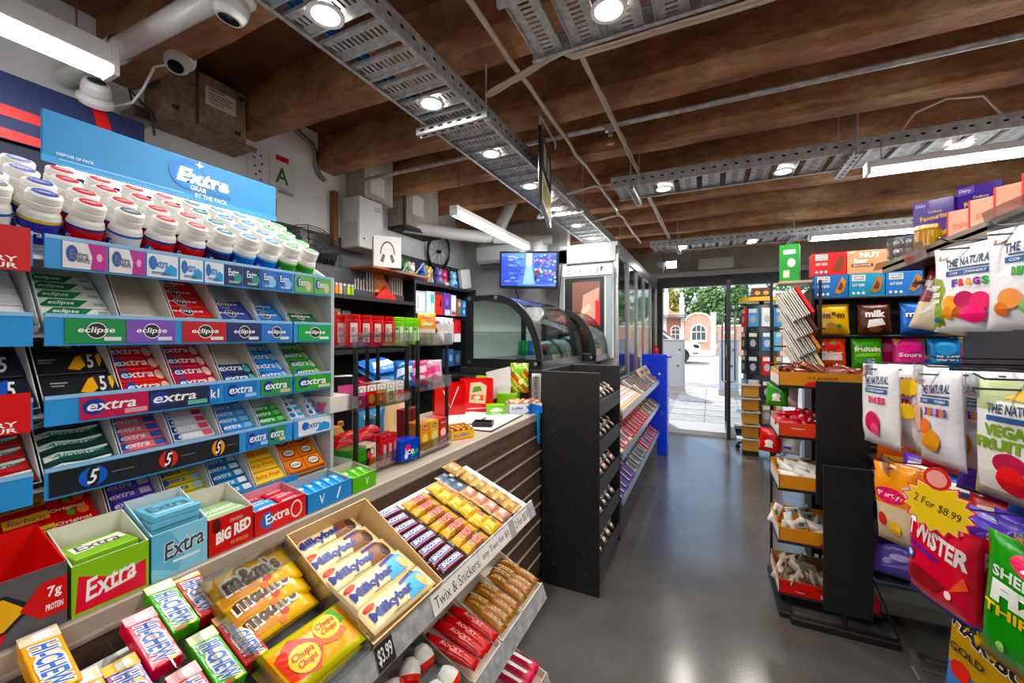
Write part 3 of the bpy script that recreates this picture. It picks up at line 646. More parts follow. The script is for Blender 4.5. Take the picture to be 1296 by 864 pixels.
jb = B().box(-2.64, -2.5, 1.0, 1.09, 2.56, 2.62, cm('8f8a80', 'metal'), .006).tube([(-2.55, 1.02, 2.62), (-2.5, .98, 2.68), (-2.48, 1.06, 2.6), (-2.5, 1.08, 2.5)], .006, cm('3a3a3a', 'plastic')).obj('junction_box'); tag(jb, 'grey junction box with loose wires beside the brown service box', 'box')
# posters on the white wall
def wall_paper(y0, y1, z0, z1, col, items, label, name='wall_poster', x=-2.648):
    b = B().box(x, x + .003, y0, y1, z0, z1, cm(col)); b.prints(items, lambda a, c, L: (x + .003 + L, y0 + a * (y1 - y0), z0 + c * (z1 - z0)))
    return tag(b.obj(name), label, 'poster')
wall_paper(1.78, 1.965, 2.44, 2.745, 'dcdcd8', [('r', 'c8303a', .2, .84, .72, .96), ('t', 'A', '2b6a3a', .45, .52, .52, .36), ('r', '9a9a98', .2, .22, .7, .24), ('r', '9a9a98', .3, .12, .9, .2)], 'white wall notice with a large green letter A')
wall_paper(1.63, 1.76, 2.47, 2.73, 'dedede', [('e', '4a4a48', .3 + .3 * (i % 2) + .05 * (i % 3), .1 + .1 * i, .06, .03) for i in range(9)] + [('r', '8a8a88', .1, .8, .4, .95)], 'white wall notice with a small black pattern')
tag(B().box(-2.648, -2.61, 1.67, 1.80, 2.30, 2.42, surf_mat('corkboard', ['6a4526', '855a34', '9a6c42'], 20, .8, .1)).obj('cork_panel'), 'small cork panel low on the white wall beside the blue sign', 'board')
tag(B().box(-2.648, -2.6, 2.26, 2.30, 2.2, 2.62, cm('7c4f2c', 'paint')).obj('wood_strip'), 'brown wooden strip left of the white wall cabinet', 'board')
mc = thing('wall_cabinet', 'white metal wall cabinet beside the brown strip', 'cabinet', Matrix.Translation((-2.645, 2.36, 2.195)))
B().box(0, .195, 0, .26, 0, .40, cm('dfe0de', 'paint'), .008).obj('body', mc)
dd = B().box(.195, .2, .004, .256, .004, .396, cm('e3e4e2', 'paint'), .003).obj('door', mc)
B().box(.2, .202, .16, .23, .34, .345, cm('77797b', 'plastic')).box(.2, .202, .16, .23, .32, .325, cm('77797b', 'plastic')).obj('vent', dd); B().cyl((.2, .05, .07), (.206, .05, .07), .008, cm('55585a', 'metal')).obj('lock', dd)
B().box(.05, .19, -.003, 0, .06, .2, cm('cfd0ce', 'paint')).obj('side_plate', mc)
pb_ = thing('patch_board', 'bare concrete pier with paper note above the white cabinet', 'pier', Matrix.Translation((-2.649, 2.42, 2.6)))
B().box(0, .2, 0, .32, 0, .38, CONC).obj('block', pb_); B().box(.2, .203, .06, .22, .05, .2, cm('dcdad4')).obj('paper_label', pb_)
pb_ = thing('patch_board', 'bare concrete pier with paper note above the dark diagonal trim', 'pier', Matrix.Translation((-2.649, 2.90, 2.5)))
B().box(0, .2, 0, .5, 0, .5, CONC).obj('block', pb_); B().box(.2, .203, .1, .26, .12, .3, cm('dcdad4')).obj('paper_label', pb_); B().box(.2, .215, -.03, 0, -.02, .5, cm('3a3632', 'matte')).box(.0, .215, 0, .52, -.03, 0, cm('3a3632', 'matte')).obj('edge_trim', pb_)
wp_ = thing('black_floor_fan', 'round black fan guard on the wall shelf behind the gum bottles', 'fan', Matrix.Translation((-2.38, 1.86, 2.02)) @ Matrix.Rotation(R(60), 4, 'Z'))
b = B()
for r_ in (.05, .09, .13, .17, .20, .215): b.tube([(r_ * math.cos(a), .02, r_ * math.sin(a)) for a in [2 * math.pi * i / 28 for i in range(28)]], .003, cm('141416', 'plastic'), 5, True)
for i in range(12): a = 2 * math.pi * i / 12; b.tube([(0, -.02, 0), (.12 * math.cos(a), -.025, .12 * math.sin(a)), (.213 * math.cos(a), .02, .213 * math.sin(a))], .0025, cm('141416', 'plastic'), 5)
b.obj('guard', wp_); B().cyl((0, .02, 0), (0, .12, 0), .06, cm('141416', 'plastic')).box(-.09, .09, .0, .16, -.24, -.2, cm('141416', 'plastic')).box(-.02, .02, .04, .08, -.2, 0, cm('141416', 'plastic')).obj('motor', wp_)
for i in range(4): B().add([Matrix.Rotation(R(90 * i), 3, 'Y') @ Vector(p) for p in ((.03, .03, -.02), (.17, .05, -.05), (.19, .0, .05), (.04, .0, .03))], [(0, 1, 2, 3), (3, 2, 1, 0)], cm('1d1e20', 'plastic')).obj('blade', wp_)
# black display shelving along the wall
SX = -2.2
bs = thing('wall_shelving', 'black shelving of small goods along the wall behind the counter', 'shelving', Matrix.Translation((SX, 0, 0)))
B().box(-.44, -.42, 1.3, 3.72, .9, 2.03, cm('1b1b1d', 'paint')).obj('back_panel', bs)
for y in (1.3, 2.72, 3.70): B().box(-.42, 0, y, y + .02, .9, 1.80 if y < 2 else 1.98, BLACKM).obj('upright', bs)
for (y0, y1, z, d) in ((1.32, 2.72, 1.78, .0), (1.32, 2.72, 1.62, -.10), (1.32, 2.72, 1.4, -.05), (2.74, 3.70, 1.98, -.05), (2.74, 3.70, 1.68, -.1), (1.32, 3.7, 1.12, 0)):
    B().box(-.42, d, y0, y1, z - .03, z, BLACKM, .003).obj('shelf', bs)
B().box(-.28, -.27, 1.35, 2.3, 1.96, 1.975, cm('7a7c80', 'metal')).box(-.28, -.27, 1.35, 2.3, 1.84, 1.85, cm('7a7c80', 'metal')).obj('wire_rail', bs)
tag(B().box(-2.40, -2.26, 1.82, 2.30, 1.785, 1.97, cm('4b4d50', 'paint'), .01).obj('grey_case'), 'dark grey metal case under the white wall cabinet', 'case')
# stand-up goods along the shelves (front faces aisle, x=SX)
def goods(specs, x, y, z, gap, group, cat='packet', depth=.06, name='hanging_packet', yaw=0):
    for sp in specs:
        w, h, col, items, label = sp[:5]; kd = sp[5] if len(sp) > 5 else 'card'
        k = box_kit(name, cat, w, h, depth, col, items, kd); k.put(FACE_E((x - depth, y + w / 2, z)) @ Matrix.Rotation(R(yaw), 4, 'Y'), label, group); y += w + gap
lt = []
for i, c in enumerate(('e8503a', 'f0902a', 'd8b88a', '5a7a8a', 'c9d23a', '8ac43a')):
    lt.append(c)
for i, c in enumerate(lt):
    t = thing('lighter', '%s plastic lighter in the row on the wall shelf' % ['red', 'orange', 'tan', 'slate blue', 'yellow', 'lime'][i], 'lighter', Matrix.Translation((SX - .04, 1.93 + .034 * i, 1.7805)), 'lighters on the wall shelf')
    B().box(-.008, .008, -.013, .013, 0, .058, cm(c, 'gloss'), .004).obj('body', t); B().box(-.007, .007, -.012, .012, .058, .078, cm('c9ccd0', 'metal'), .003).obj('cap', t)
def fan_papers(y, n, col, label, h=.15, edge='ece8de'):
    t = thing('paper_booklets', label, 'booklets', Matrix.Translation((SX - .05, y, 1.7805)))
    B().box(-.06, 0, -.01, n * .026, 0, .05, cm(col), .002).obj('holder', t)
    for i in range(n): B().box(-.055, -.005, i * .026, i * .026 + .008, .0, h + .01 * (i % 2), cm(edge)).box(-.05, -.004, i * .026 + .008, i * .026 + .02, .0, h - .01, cm('3a2418')).obj('booklet', t)
fan_papers(2.14, 4, '28304a', 'dark blue holder of slim booklets on the wall shelf', .12)
fan_papers(2.25, 6, '3a2c1e', 'brown holder of tall white-edged booklets on the wall shelf', .20)
fan_papers(2.52, 5, '4a2a2a', 'holder of white-edged booklets right of the orange display', .19)
od = thing('orange_display', 'orange and red pointed card display on the wall shelf', 'display', Matrix.Translation((SX - .03, 2.33, 1.7805)))
B().prism([(0, 0), (.16, 0), (.15, .10), (.06, .21), (.0, .2)], -.05, -.02, cm('d8811f'), 'x').obj('back_card', od); B().prism([(-.02, 0), (.2, 0), (.19, .03), (.10, .10), (.02, .04)], -.02, 0, cm('c9301c'), 'x').obj('front_card', od)
hp = box_kit('headphone_box', 'box', .19, .22, .09, 'ecebe9', [('p', '2c2e31', [(.5 + .27 * math.cos(R(a)), .42 + .42 * math.sin(R(a))) for a in range(0, 181, 15)] + [(.5 + .23 * math.cos(R(a)), .42 + .37 * math.sin(R(a))) for a in range(180, -1, -15)]), ('p', '55585c', [(.24, .2), (.34, .14), (.42, .38), (.33, .44)]), ('p', '55585c', [(.76, .2), (.66, .14), (.58, .38), (.67, .44)])])
hp.put(Matrix.Translation((-2.12, 2.30, 1.985)) @ Matrix.Rotation(R(50), 4, 'Z') @ Matrix.Rotation(R(90), 4, 'X'), 'white box printed with grey headphones on top of the shelving')
tag(B().box(-2.42, -2.05, 2.1, 2.72, 1.965, 1.98, cm('8a4a28', 'card')).obj('shelf_board'), 'brown board under the headphone box', 'board')
rr = rnd
# upper right hanging goods: two tiers
upper = [(.16, .19, 'b9c0c6', [('r', 'd7dce0', .1, .1, .9, .9), ('r', '8c949c', .3, .2, .36, .8)], 'silver grey accessory box on the upper right wall shelving'), (.12, .20, 'c9d6d8', [('r', '52b5b0', .5, .5, .9, .9), ('r', 'eef2f2', .1, .1, .45, .5)], 'pale box with teal corner on the wall shelving'), (.11, .21, 'e8442a', [('e', '1d1d1f', .7, .5, .16, .2), ('r', '2a2a2c', 0, .86, 1, 1)], 'bright orange-red accessory box hanging on the wall shelving'), (.12, .21, '5c3d92', [('r', 'c7cbd0', .2, .0, .9, .25), ('e', '8a6cc0', .5, .6, .2, .16)], 'purple accessory box beside the orange-red one'), (.08, .2, 'c9ced2', [('r', 'c03a4a', .1, .05, .9, .2), ('r', 'e8ecee', .1, .3, .9, .9)], 'narrow grey box with pink foot on the wall shelving'), (.09, .17, '6a5a4a', [('e', 'c9a98a', .5, .7, .3, .16), ('e', '4a7a5a', .5, .3, .3, .18)], 'brown patterned card on the wall shelving'), (.10, .16, '2f6fc0', [('r', '7ab0e4', .1, .6, .9, .85), ('e', 'dfe9f2', .3, .3, .12, .12)], 'bright blue box at the right end of the wall shelving')]
goods(upper, SX - .03, 2.75, 1.695, .012, 'goods on the upper right wall shelving', 'box')
lower = [(.09, .20, 'd8642a', [('e', 'f0c84a', .5, .7, .3, .16), ('r', 'e9e4da', .1, .1, .9, .35)], 'orange card pack on the lower right wall shelving'), (.13, .24, '1f5f9a', [('r', '2f7fc0', .1, .1, .9, .9)], 'deep blue box on the lower right wall shelving'), (.05, .22, '2f9ac4', [], 'slim cyan box on the lower right wall shelving'), (.07, .22, 'd9dee0', [('r', '9aa4aa', .2, .2, .8, .5)], 'slim white box left of the red cylinder pack'), (.10, .24, 'd03428', [('r', 'f0e4e0', .3, .2, .5, .8)], 'red pack on the lower right wall shelving'), (.07, .22, 'e2e6e8', [('r', 'c03a3a', .3, .6, .7, .9)], 'slim white and red box beside the red pack'), (.13, .2, 'c8d8e2', [('e', '3a3a3e', .5, .5, .2, .28), ('e', 'd8b8a0', .55, .5, .12, .2)], 'pale blue pack showing a portrait oval'), (.12, .23, 'd8303a', [('r', 'e4e6e6', 0, 0, 1, .36), ('e', '7a1a20', .7, .6, .14, .14)], 'red pack with white foot hanging at the right')]
goods(lower, SX - .09, 2.76, 1.44, .006, 'goods on the lower right wall shelving', 'box', .05)
blue_ = [(.14, .17, '2f5f9e', [('e', '8ab4dc', .6, .5, .2, .2)], 'blue blister pack low on the right wall shelving'), (.12, .15, '29384e', [('e', '5a7a9e', .5, .5, .3, .3)], 'navy blister pack low on the right wall shelving')]
goods(blue_, SX - .09, 3.3, 1.2, .01, 'blister packs low on the wall shelving', 'box', .04)
# bottom-left of shelving
goods([(.07, .07, 'c9a98c', [], 'pale cream carton under the wall shelf'), (.13, .07, 'b9814f', [('r', '6a3a1c', .2, .35, .8, .65)], 'tan carton with brown print under the wall shelf'), (.08, .06, '4a565c', [], 'grey tub under the wall shelf')], SX - .12, 1.86, 1.6205, .012, 'cartons under the wall shelf', 'carton', .08, 'small_carton')
# toys and jumble on top at right
jl = [('3f7f4c', 'green'), ('d8d4cc', 'white'), ('2f57b4', 'blue'), ('e8c52c', 'yellow'), ('6a5a9e', 'violet'), ('c03a5a', 'pink'), ('7fb6d8', 'light blue')]
for i, (c, n) in enumerate(jl):
    y = 2.78 + i * .125; x = SX - .16 - .03 * (i % 2)
    t = thing('soft_toy', 'small %s toy on top of the wall shelving' % n, 'toy', Matrix.Translation((x, y, 1.9805)), 'toys on top of the wall shelving')
    B().lathe([(0, 0), (.04, .005), (.05, .04), (.04, .08), (.028, .09), (.038, .11), (.036, .14), (.015, .16), (0, .16)], cm(c, 'plastic'), 10).obj('body', t)
    for s_ in (-1, 1): B().lathe([(0, 0), (.018, .01), (.014, .03), (0, .035)], cm(c, 'plastic'), 8, (0, s_ * .028, .145)).obj('ear', t)
    B().box(.02, .05, -.03, .03, .02, .05, cm(jl[(i + 3) % 7][0], 'card'), .006).obj('tag', t)
tag(B().box(-2.34, -2.30, 3.6, 3.78, 2.0, 2.2, cm('bfc2c4'), .004).obj('grey_folder', None, Matrix.Translation((-2.3, 3.7, 2.1)) @ Matrix.Rotation(R(12), 4, 'X') @ Matrix.Translation((2.3, -3.7, -2.1))), 'pale grey folder leaning on top of the shelving', 'folder')
t = B().tube([(-2.3, 2.66, 1.99), (-2.26, 2.7, 2.1), (-2.24, 2.78, 2.02), (-2.2, 2.84, 2.12), (-2.22, 2.9, 2.0), (-2.2, 2.96, 2.08), (-2.24, 3.0, 1.99)], .008, cm('b9b9b9', 'plastic')).obj('cable_coil'); tag(t, 'tangled grey cable on top of the shelving beside the headphone box', 'cable')
# bicycle wheel on the wall
wh = thing('spoked_wheel', 'black spoked wheel hanging on the wall near the corner', 'wheel', Matrix.Translation((-2.60, 3.62, 2.40)) @ Matrix.Rotation(R(90), 4, 'Z') @ Matrix.Rotation(R(8), 4, 'X'))
B().tube([(.19 * math.cos(2 * math.pi * i / 30), 0, .19 * math.sin(2 * math.pi * i / 30)) for i in range(30)], .014, cm('1a1b1d', 'plastic'), 8, True).obj('tyre', wh)
B().tube([(.17 * math.cos(2 * math.pi * i / 30), 0, .17 * math.sin(2 * math.pi * i / 30)) for i in range(30)], .005, cm('8a9096', 'metal'), 6, True).obj('rim', wh)
b = B()
for i in range(12): b.cyl((0, (.012 if i % 2 else -.012), 0), (.168 * math.cos(2 * math.pi * i / 12), 0, .168 * math.sin(2 * math.pi * i / 12)), .0022, cm('55595d', 'metal'), n=5)
b.cyl((0, -.02, 0), (0, .02, 0), .018, cm('2c2e30', 'metal')).obj('spokes', wh)
# TV
tv = thing('television', 'wall television showing a blue security camera picture', 'television', Matrix.Translation((-1.63, 3.78, 2.16)) @ Matrix.Rotation(R(12), 4, 'Z') @ Matrix.Rotation(R(6), 4, 'X') @ Matrix.Rotation(R(2.5), 4, 'Y'))
B().box(-.30, .30, 0, .05, -.185, .185, cm('111114', 'plastic'), .006).obj('casing', tv)
sc = B().box(-.278, .278, -.003, 0, -.158, .165, emit('2a53c8', .75)).obj('screen', tv)
r9 = random.Random(5); b = B(); its = []
def em(h, s=.85): return emit(h, s)
its += [('r', em('3a62d8'), 0, 0, 1, 1), ('p', em('6f9af0'), [(.40, .05), (.62, .05), (.56, .62), (.46, .62)]), ('p', em('9a9af4'), [(.45, .62), (.57, .62), (.57, 1), (.46, 1)]), ('p', em('2440a8'), [(.0, .0), (.3, .0), (.38, .55), (.2, .9), (0, .9)]), ('p', em('2a3f9a'), [(.66, .05), (1, .1), (1, .95), (.62, .9), (.6, .5)])]
for i in range(60): x, y = r9.uniform(.6, .98), r9.uniform(.12, .92); its.append(('r', em(r9.choice(['4f7ae8', '7ab0a8', 'b45a5a', '2a3f9a', '86a0f0', '3a8a6a'])), x, y, x + .04, y + .05))
for i in range(36): x, y = r9.uniform(.02, .36), r9.uniform(.1, .9); its.append(('r', em(r9.choice(['2a4fc0', '4f7af0', '1d3590', '7a8ae8'])), x, y, x + .08, y + .04))
its += [('e', em('5a2a3a'), .66, .4, .05, .09), ('e', em('20264a'), .64, .25, .03, .1)]
b.prints(its, lambda a, c, L: (-.278 + a * .556, -.0032 - L * .2, -.158 + c * .323), .0004); b.obj('picture', tv)
B().box(-.05, .05, .05, .30, -.05, .05, cm('2a2b2d', 'metal')).obj('wall_bracket', tv)
for pts, lb in (([(-1.92, 4.19, 2.4), (-1.96, 4.1, 2.25), (-1.94, 4.1, 2.05), (-1.9, 4.15, 1.9)], 'black cable looping left of the television'), ([(-1.36, 4.0, 2.36), (-1.33, 3.93, 2.2), (-1.36, 3.93, 1.9), (-1.38, 3.93, 1.5)], 'black cable hanging right of the television')):
    tag(B().tube(pts, .006, cm('1c1c1e', 'plastic')).obj('power_cable'), lb, 'cable')
# ---- curved glass cases
DKM = cm('1a1b1d', 'plastic'); PALEG = surf_mat('case_back_panel', ['cdd8d2', 'd8e1dc', 'e2eae5'], 3, .4, .02)
def curve_case(y0, y1, xb, xf, z0, h, label, backcol):
    t = thing('food_display_case', label, 'display case', Matrix.Translation((0, 0, z0)))
    dp = xf - xb; xt = xb + dp * .40
    def prof(r=0): return [(xt + (dp * .60 - r) * math.sin(R(a)), (h - .03 - r) * 1 - (h - .07) * (1 - math.cos(R(a)))) for a in range(0, 91, 10)]
    pr = prof()
    for y in (y0, y1 - .022):
        outer = [(xb, 0), (xf, 0)] + pr[::-1] + [(xb, h - .03)]
        inner = [(xb + .05, .06), (xf - .05, .06)] + [(x - .038, z - .032) for x, z in pr[::-1]] + [(xb + .05, h - .07)]
        n = len(outer); v = [(x, yy, z) for yy in (y, y + .022) for x, z in outer] + [(x, yy, z) for yy in (y, y + .022) for x, z in inner]
        fs = []
        for i in range(n):
            j = (i + 1) % n
            fs += [(i, j, 2 * n + j, 2 * n + i), (n + j, n + i, 3 * n + i, 3 * n + j), (j, i, n + i, n + j), (2 * n + i, 2 * n + j, 3 * n + j, 3 * n + i)]
        ef = B().add(v, fs, DKM).obj('end_frame', t)
        B().prism(inner, y + .009, y + .013, GLASS, 'y').obj('end_glass', ef)
        for (x, z) in ((xb + .03, h - .05), (xf - .04, .035), (xb + .03, .035), (xt + .01, h - .048)): B().cyl((x, y - .006, z), (x, y, z), .013, cm('c2c4c6', 'metal')).obj('bolt', ef)
    v = [(x, y, z) for y in (y0 + .022, y1 - .022) for x, z in pr] + [(x - .006, y, z - .004) for y in (y0 + .022, y1 - .022) for x, z in pr]; n = len(pr)
    B().add(v, [(i, i + 1, n + i + 1, n + i) for i in range(n - 1)] + [(2 * n + i, 3 * n + i, 3 * n + i + 1, 2 * n + i + 1) for i in range(n - 1)], GLASS, True).obj('curved_glass', t)
    B().box(xb, xf, y0 + .022, y1 - .022, 0, .05, cm('9fa4a6', 'metal')).obj('base', t)
    B().box(xb, xb + .012, y0 + .022, y1 - .022, .05, h - .03, backcol).obj('back_panel', t)
    B().box(xb, xt + .02, y0 + .022, y1 - .022, h - .045, h - .03, DKM).obj('top', t)
    B().box(xb + .03, xb + dp * .7, y0 + .03, y1 - .03, h * .45, h * .45 + .008, GLASS).obj('glass_shelf', t)
    return t
curve_case(2.43, 3.36, -1.52, -.955, 1.286, .52, 'curved glass food case with black end frame on the counter', PALEG)
curve_case(3.40, 3.84, -1.34, -.85, 1.286, .47, 'smaller curved glass case between the food case and fridge', PALEG)
dc = thing('green_card_rack', 'clear stand of green and blue cards inside the food case', 'rack', Matrix.Translation((-1.15, 2.62, 1.337)))
for i, c in enumerate(('2f8a4a', '2f8a4a', '3a9a58', '3f5fc0', '3a9a80')): B().box(-.06 + .028 * i, -.036 + .028 * i, 0, .06, .03, .13, cm(c), .002).obj('card', dc)
B().box(-.07, .09, -.004, .07, 0, .004, ACRYL).box(-.07, .09, -.006, -.002, 0, .06, ACRYL).obj('stand', dc)
# ---- cool room box with fridge front
cr = thing('cool_room', 'grey insulated cool room with glass side panels beside the entrance', 'cool room', Matrix.Translation((0, 0, 0)))
PNL = surf_mat('insulated_panel', ['8c8f8f', '979a9a', 'a2a5a5'], 2, .45, .03); FRM = cm('cfd2d3', 'metal')
B().box(-1.36, -1.28, 3.94, 7.25, 0, 2.36, PNL).box(-1.36, -.80, 3.94, 4.0, 2.22, 2.36, PNL).box(-1.36, -.80, 3.98, 4.02, 0, 2.22, PNL).obj('wall_panel', cr)
B().box(-1.36, -.78, 3.94, 7.25, 2.36, 2.40, PNL).obj('roof', cr)
B().box(-.82, -.78, 4.02, 7.25, 2.28, 2.36, FRM).box(-.82, -.78, 4.02, 7.25, 0, .4, PNL).obj('rail', cr)
ys = [3.96, 4.55, 5.15, 5.75, 6.45, 7.21]
for y in ys: B().box(-.82, -.78, y, y + .04, .4, 2.28, FRM).obj('mullion', cr)
cols_ = [None, ['d9dad2', 'b9a98a', '5a7a4a', 'a03050'], ['e3e6e8', '8aa0a4', 'b98a6a', 'c9ccd0'], ['e6e4e2', 'd8404a', 'c03038', '2b2b2d'], ['8a6a5a', 'b49080', '6a4a44', '4a7a4a']]
for i in range(5):
    p = B().box(-.803, -.797, ys[i] + .04, ys[i + 1], .4, 2.28, GLASS).obj('pane', cr)
    if cols_[i]:
        c = cols_[i]; B().prints([('r', c[0], 0, 0, 1, 1), ('r', c[1], .1, .05, .5, .55), ('r', c[2], .55, .1, .9, .6), ('e', c[3], .5, .3, .3, .12), ('r', 'c9cdd0', .2, .7, .8, .95), ('r', c[1], .2, .62, .8, .68)], lambda a, q, L: (-.812 + L, ys[i] + .08 + a * (ys[i + 1] - ys[i] - .12), .75 + q * 1.35)).obj('poster', cr)
fg = thing('drinks_fridge', 'upright drinks fridge with white header and dark glass door', 'fridge', Matrix.Translation((-1.06, 3.93, 1.29)))
B().box(-.23, .25, -.06, .0, 0, .89, cm('dcdede', 'plastic'), .006).obj('surround', fg)
dr = B().box(-.215, .17, -.075, -.06, .02, .77, cm('17181a', 'plastic'), .004).obj('door', fg); B().box(-.14, .14, -.078, -.075, .05, .74, cm('3a3434', 'gloss')).prints([('r', '6a4a42', .02, .02, .98, .98), ('p', 'b98a7c', [(.3, .3), (.9, .5), (.95, .9), (.4, .8)]), ('p', 'd9b0a0', [(.3, .5), (.7, .62), (.6, .68), (.35, .6)]), ('r', 'c02a3a', .82, .0, .98, .72), ('r', '8a4a48', .1, .1, .5, .3)], lambda a, c, L: (-.14 + a * .28, -.0785 - L, .05 + c * .69)).obj('door_glass', dr)
B().box(.19, .245, -.075, -.06, .02, .77, cm('8a969a', 'gloss')).obj('side_glass', fg)
hb_ = B().box(-.23, .25, -.085, -.06, .785, .885, cm('eceded', 'gloss'), .004).obj('header', fg)
B().prints([('e', '2a2a2c', .14, .5, .065, .36), ('e', 'eceded', .14, .5, .05, .28), ('e', '2a2a2c', .12, .55, .014, .09), ('e', '2a2a2c', .16, .55, .014, .09), ('e', '2a2a2c', .14, .38, .02, .06), ('t', 'ROBINSON', '4a4a4c', .42, .5, .36, .3), ('r', '2a2a2c', .70, .1, .72, .9), ('p', '2a2a2c', [(.76, .8), (.83, .8), (.78, .2)])], lambda a, c, L: (-.23 + a * .48, -.0855 - L, .785 + c * .1)).obj('print', hb_)
B().box(-1.33, -.79, 3.935, 3.985, 0, 1.285, PNL).obj('lower_panel', cr)
# ================================================================== COUNTER
CX, CZ = -.93, 1.035
DK = 1.642 - CZ                     # height of the bottle deck's front edge above the counter
ct = thing('sales_counter', 'long shop counter with dark slatted wood front and pale laminate top', 'counter', Matrix.Translation((CX, 0, 0)))
B().box(-.62, 0, -1.4, 2.40, CZ - .045, CZ, LAMTOP, .003).obj('counter_top', ct)
B().box(-.60, -.02, -1.4, 2.39, .02, CZ - .045, FASCIA).obj('carcass', ct)
slm = B().box(-.012, .012, -1.4, 2.395, 0, .0975, FASCIA, .003).mesh('slat')
for k in range(9): link('slat', slm, ct, (-.018, 0, .06 + .105 * k))
gm = B().box(-.004, .008, -1.4, 2.395, 0, .005, cm('b9aea2', 'plastic')).mesh('groove_strip')
for k in range(9): link('groove_strip', gm, ct, (-.006, 0, .159 + .105 * k))
c2 = thing('hot_food_counter', 'dark counter carrying the curved glass food cases', 'counter', Matrix.Translation((CX, 0, 0)))
B().box(-.6, -.02, 2.42, 3.92, 0, 1.24, FASCIA).obj('carcass', c2); B().box(-.62, .0, 2.41, 3.93, 1.24, 1.285, cm('24252a', 'plastic'), .004).obj('counter_top', c2)
# ================================================================== GUM RACK
RX = -1.07; RY0, RY1 = .30, .915
ZT = [(1.622, 1.683), (1.482, 1.541), (1.337, 1.392), (1.205, 1.262)]       # price strip bottoms and tops
YB = [.30, .412, .505, .605, .70, .79, .915]                                # facings along the rack
PBLUE = cm('4d97d6', 'plastic'); RGREY = cm('c3c8cc', 'plastic'); RWHITE = cm('e6e8e8', 'plastic')
gr = thing('gum_rack', 'tiered light blue and white chewing gum rack standing on the counter', 'display rack', Matrix.Translation((RX, 0, CZ)))
def side_panel():
    o = [(0.0, 0), (.004, 1.683 - CZ), (-.03, 1.687 - CZ), (-.30, 1.84 - CZ), (-.34, 1.84 - CZ), (-.34, 0)]
    return [(x, z) for x, z in o]
for y in (-.412, RY1): B().prism([(x, z) for x, z in side_panel()], y, y + .012, RGREY, 'y').obj('side_panel', gr)
B().box(-.35, -.34, -.4, RY1 + .012, 0, 1.84 - CZ, RWHITE).obj('back_panel', gr)
TH = R(40); SU = Vector((-math.cos(TH), 0, math.sin(TH)))               # up-slope direction
def shelf_pt(k, t, n=0):                                                # tier k, t metres up the slope, n off the surface
    zb = ([ZT[1][0] + .022, ZT[2][0] + .022, ZT[3][0] + .022, 1.085] )[k]
    return Vector((RX - .012, 0, zb)) + SU * t + Vector((math.sin(TH), 0, math.cos(TH))) * n
for k in range(4):
    a = shelf_pt(k, -.004) - Vector((RX, 0, CZ)); c = shelf_pt(k, .22) - Vector((RX, 0, CZ))
    B().add([(a.x, y, a.z - dz) for y in (-.4, RY1) for dz in (0, .004)] + [(c.x, y, c.z - dz) for y in (-.4, RY1) for dz in (0, .004)], [(0, 2, 6, 4), (1, 5, 7, 3), (0, 4, 5, 1), (2, 3, 7, 6), (0, 1, 3, 2), (4, 6, 7, 5)], RWHITE).obj('sloped_shelf', gr)
# sloped bottle deck on top
B().add([(x, y, z) for y in (-.4, RY1) for x, z in ((-.0, DK), (-.34, DK + .204), (-.34, DK + .198), (0, DK - .006))], [(0, 1, 2, 3), (7, 6, 5, 4), (0, 4, 5, 1), (3, 2, 6, 7), (0, 3, 7, 4), (1, 5, 6, 2)], RWHITE).obj('bottle_shelf', gr)
NV, BL, GN, RD, CR, PU, TEAL = '1b2657', '2c6fc4', '2f9a4d', 'd5202c', 'c21d4d', '7b4fa8', '1f8f8a'
def extra(bgc, w=1, wht='f5f7fa', sub=None, x=.5, sw=.72):
    return [('e', '123a86', x - sw * .36, .55, .16 * w, .36), ('t', 'extra', wht, x, .55, sw, .40, dict(i=.18))] + ([('r', sub, .62, .08, .97, .3)] if sub else [])
def eclipse(): return [('e', 'eef1f4', .5, .52, .17, .34), ('e', '22242a', .5, .52, .155, .30), ('t', 'eclipse', 'ffffff', .5, .52, .62, .30, dict(i=.2)), ('r', 'dfe6ea', .62, .1, .92, .26)]
def five(c1): return [('e', c1, .45, .5, .16, .42), ('e', '14161c', .45, .5, .07, .44), ('t', '5', 'f3f3f3', .45, .5, .09, .6, dict(i=.2)), ('r', '8d9096', .66, .5, .92, .53)]
def card(parent, y0, y1, z0, z1, col, items, x=.0):
    b = B(); b.box(x, x + .0012, y0, y1, z0, z1, cm(col)); b.prints(items, lambda a, c, L: (x + .0012 + L, y0 + a * (y1 - y0), z0 + c * (z1 - z0)), .0004)
    return b.obj('flavour_card', parent)
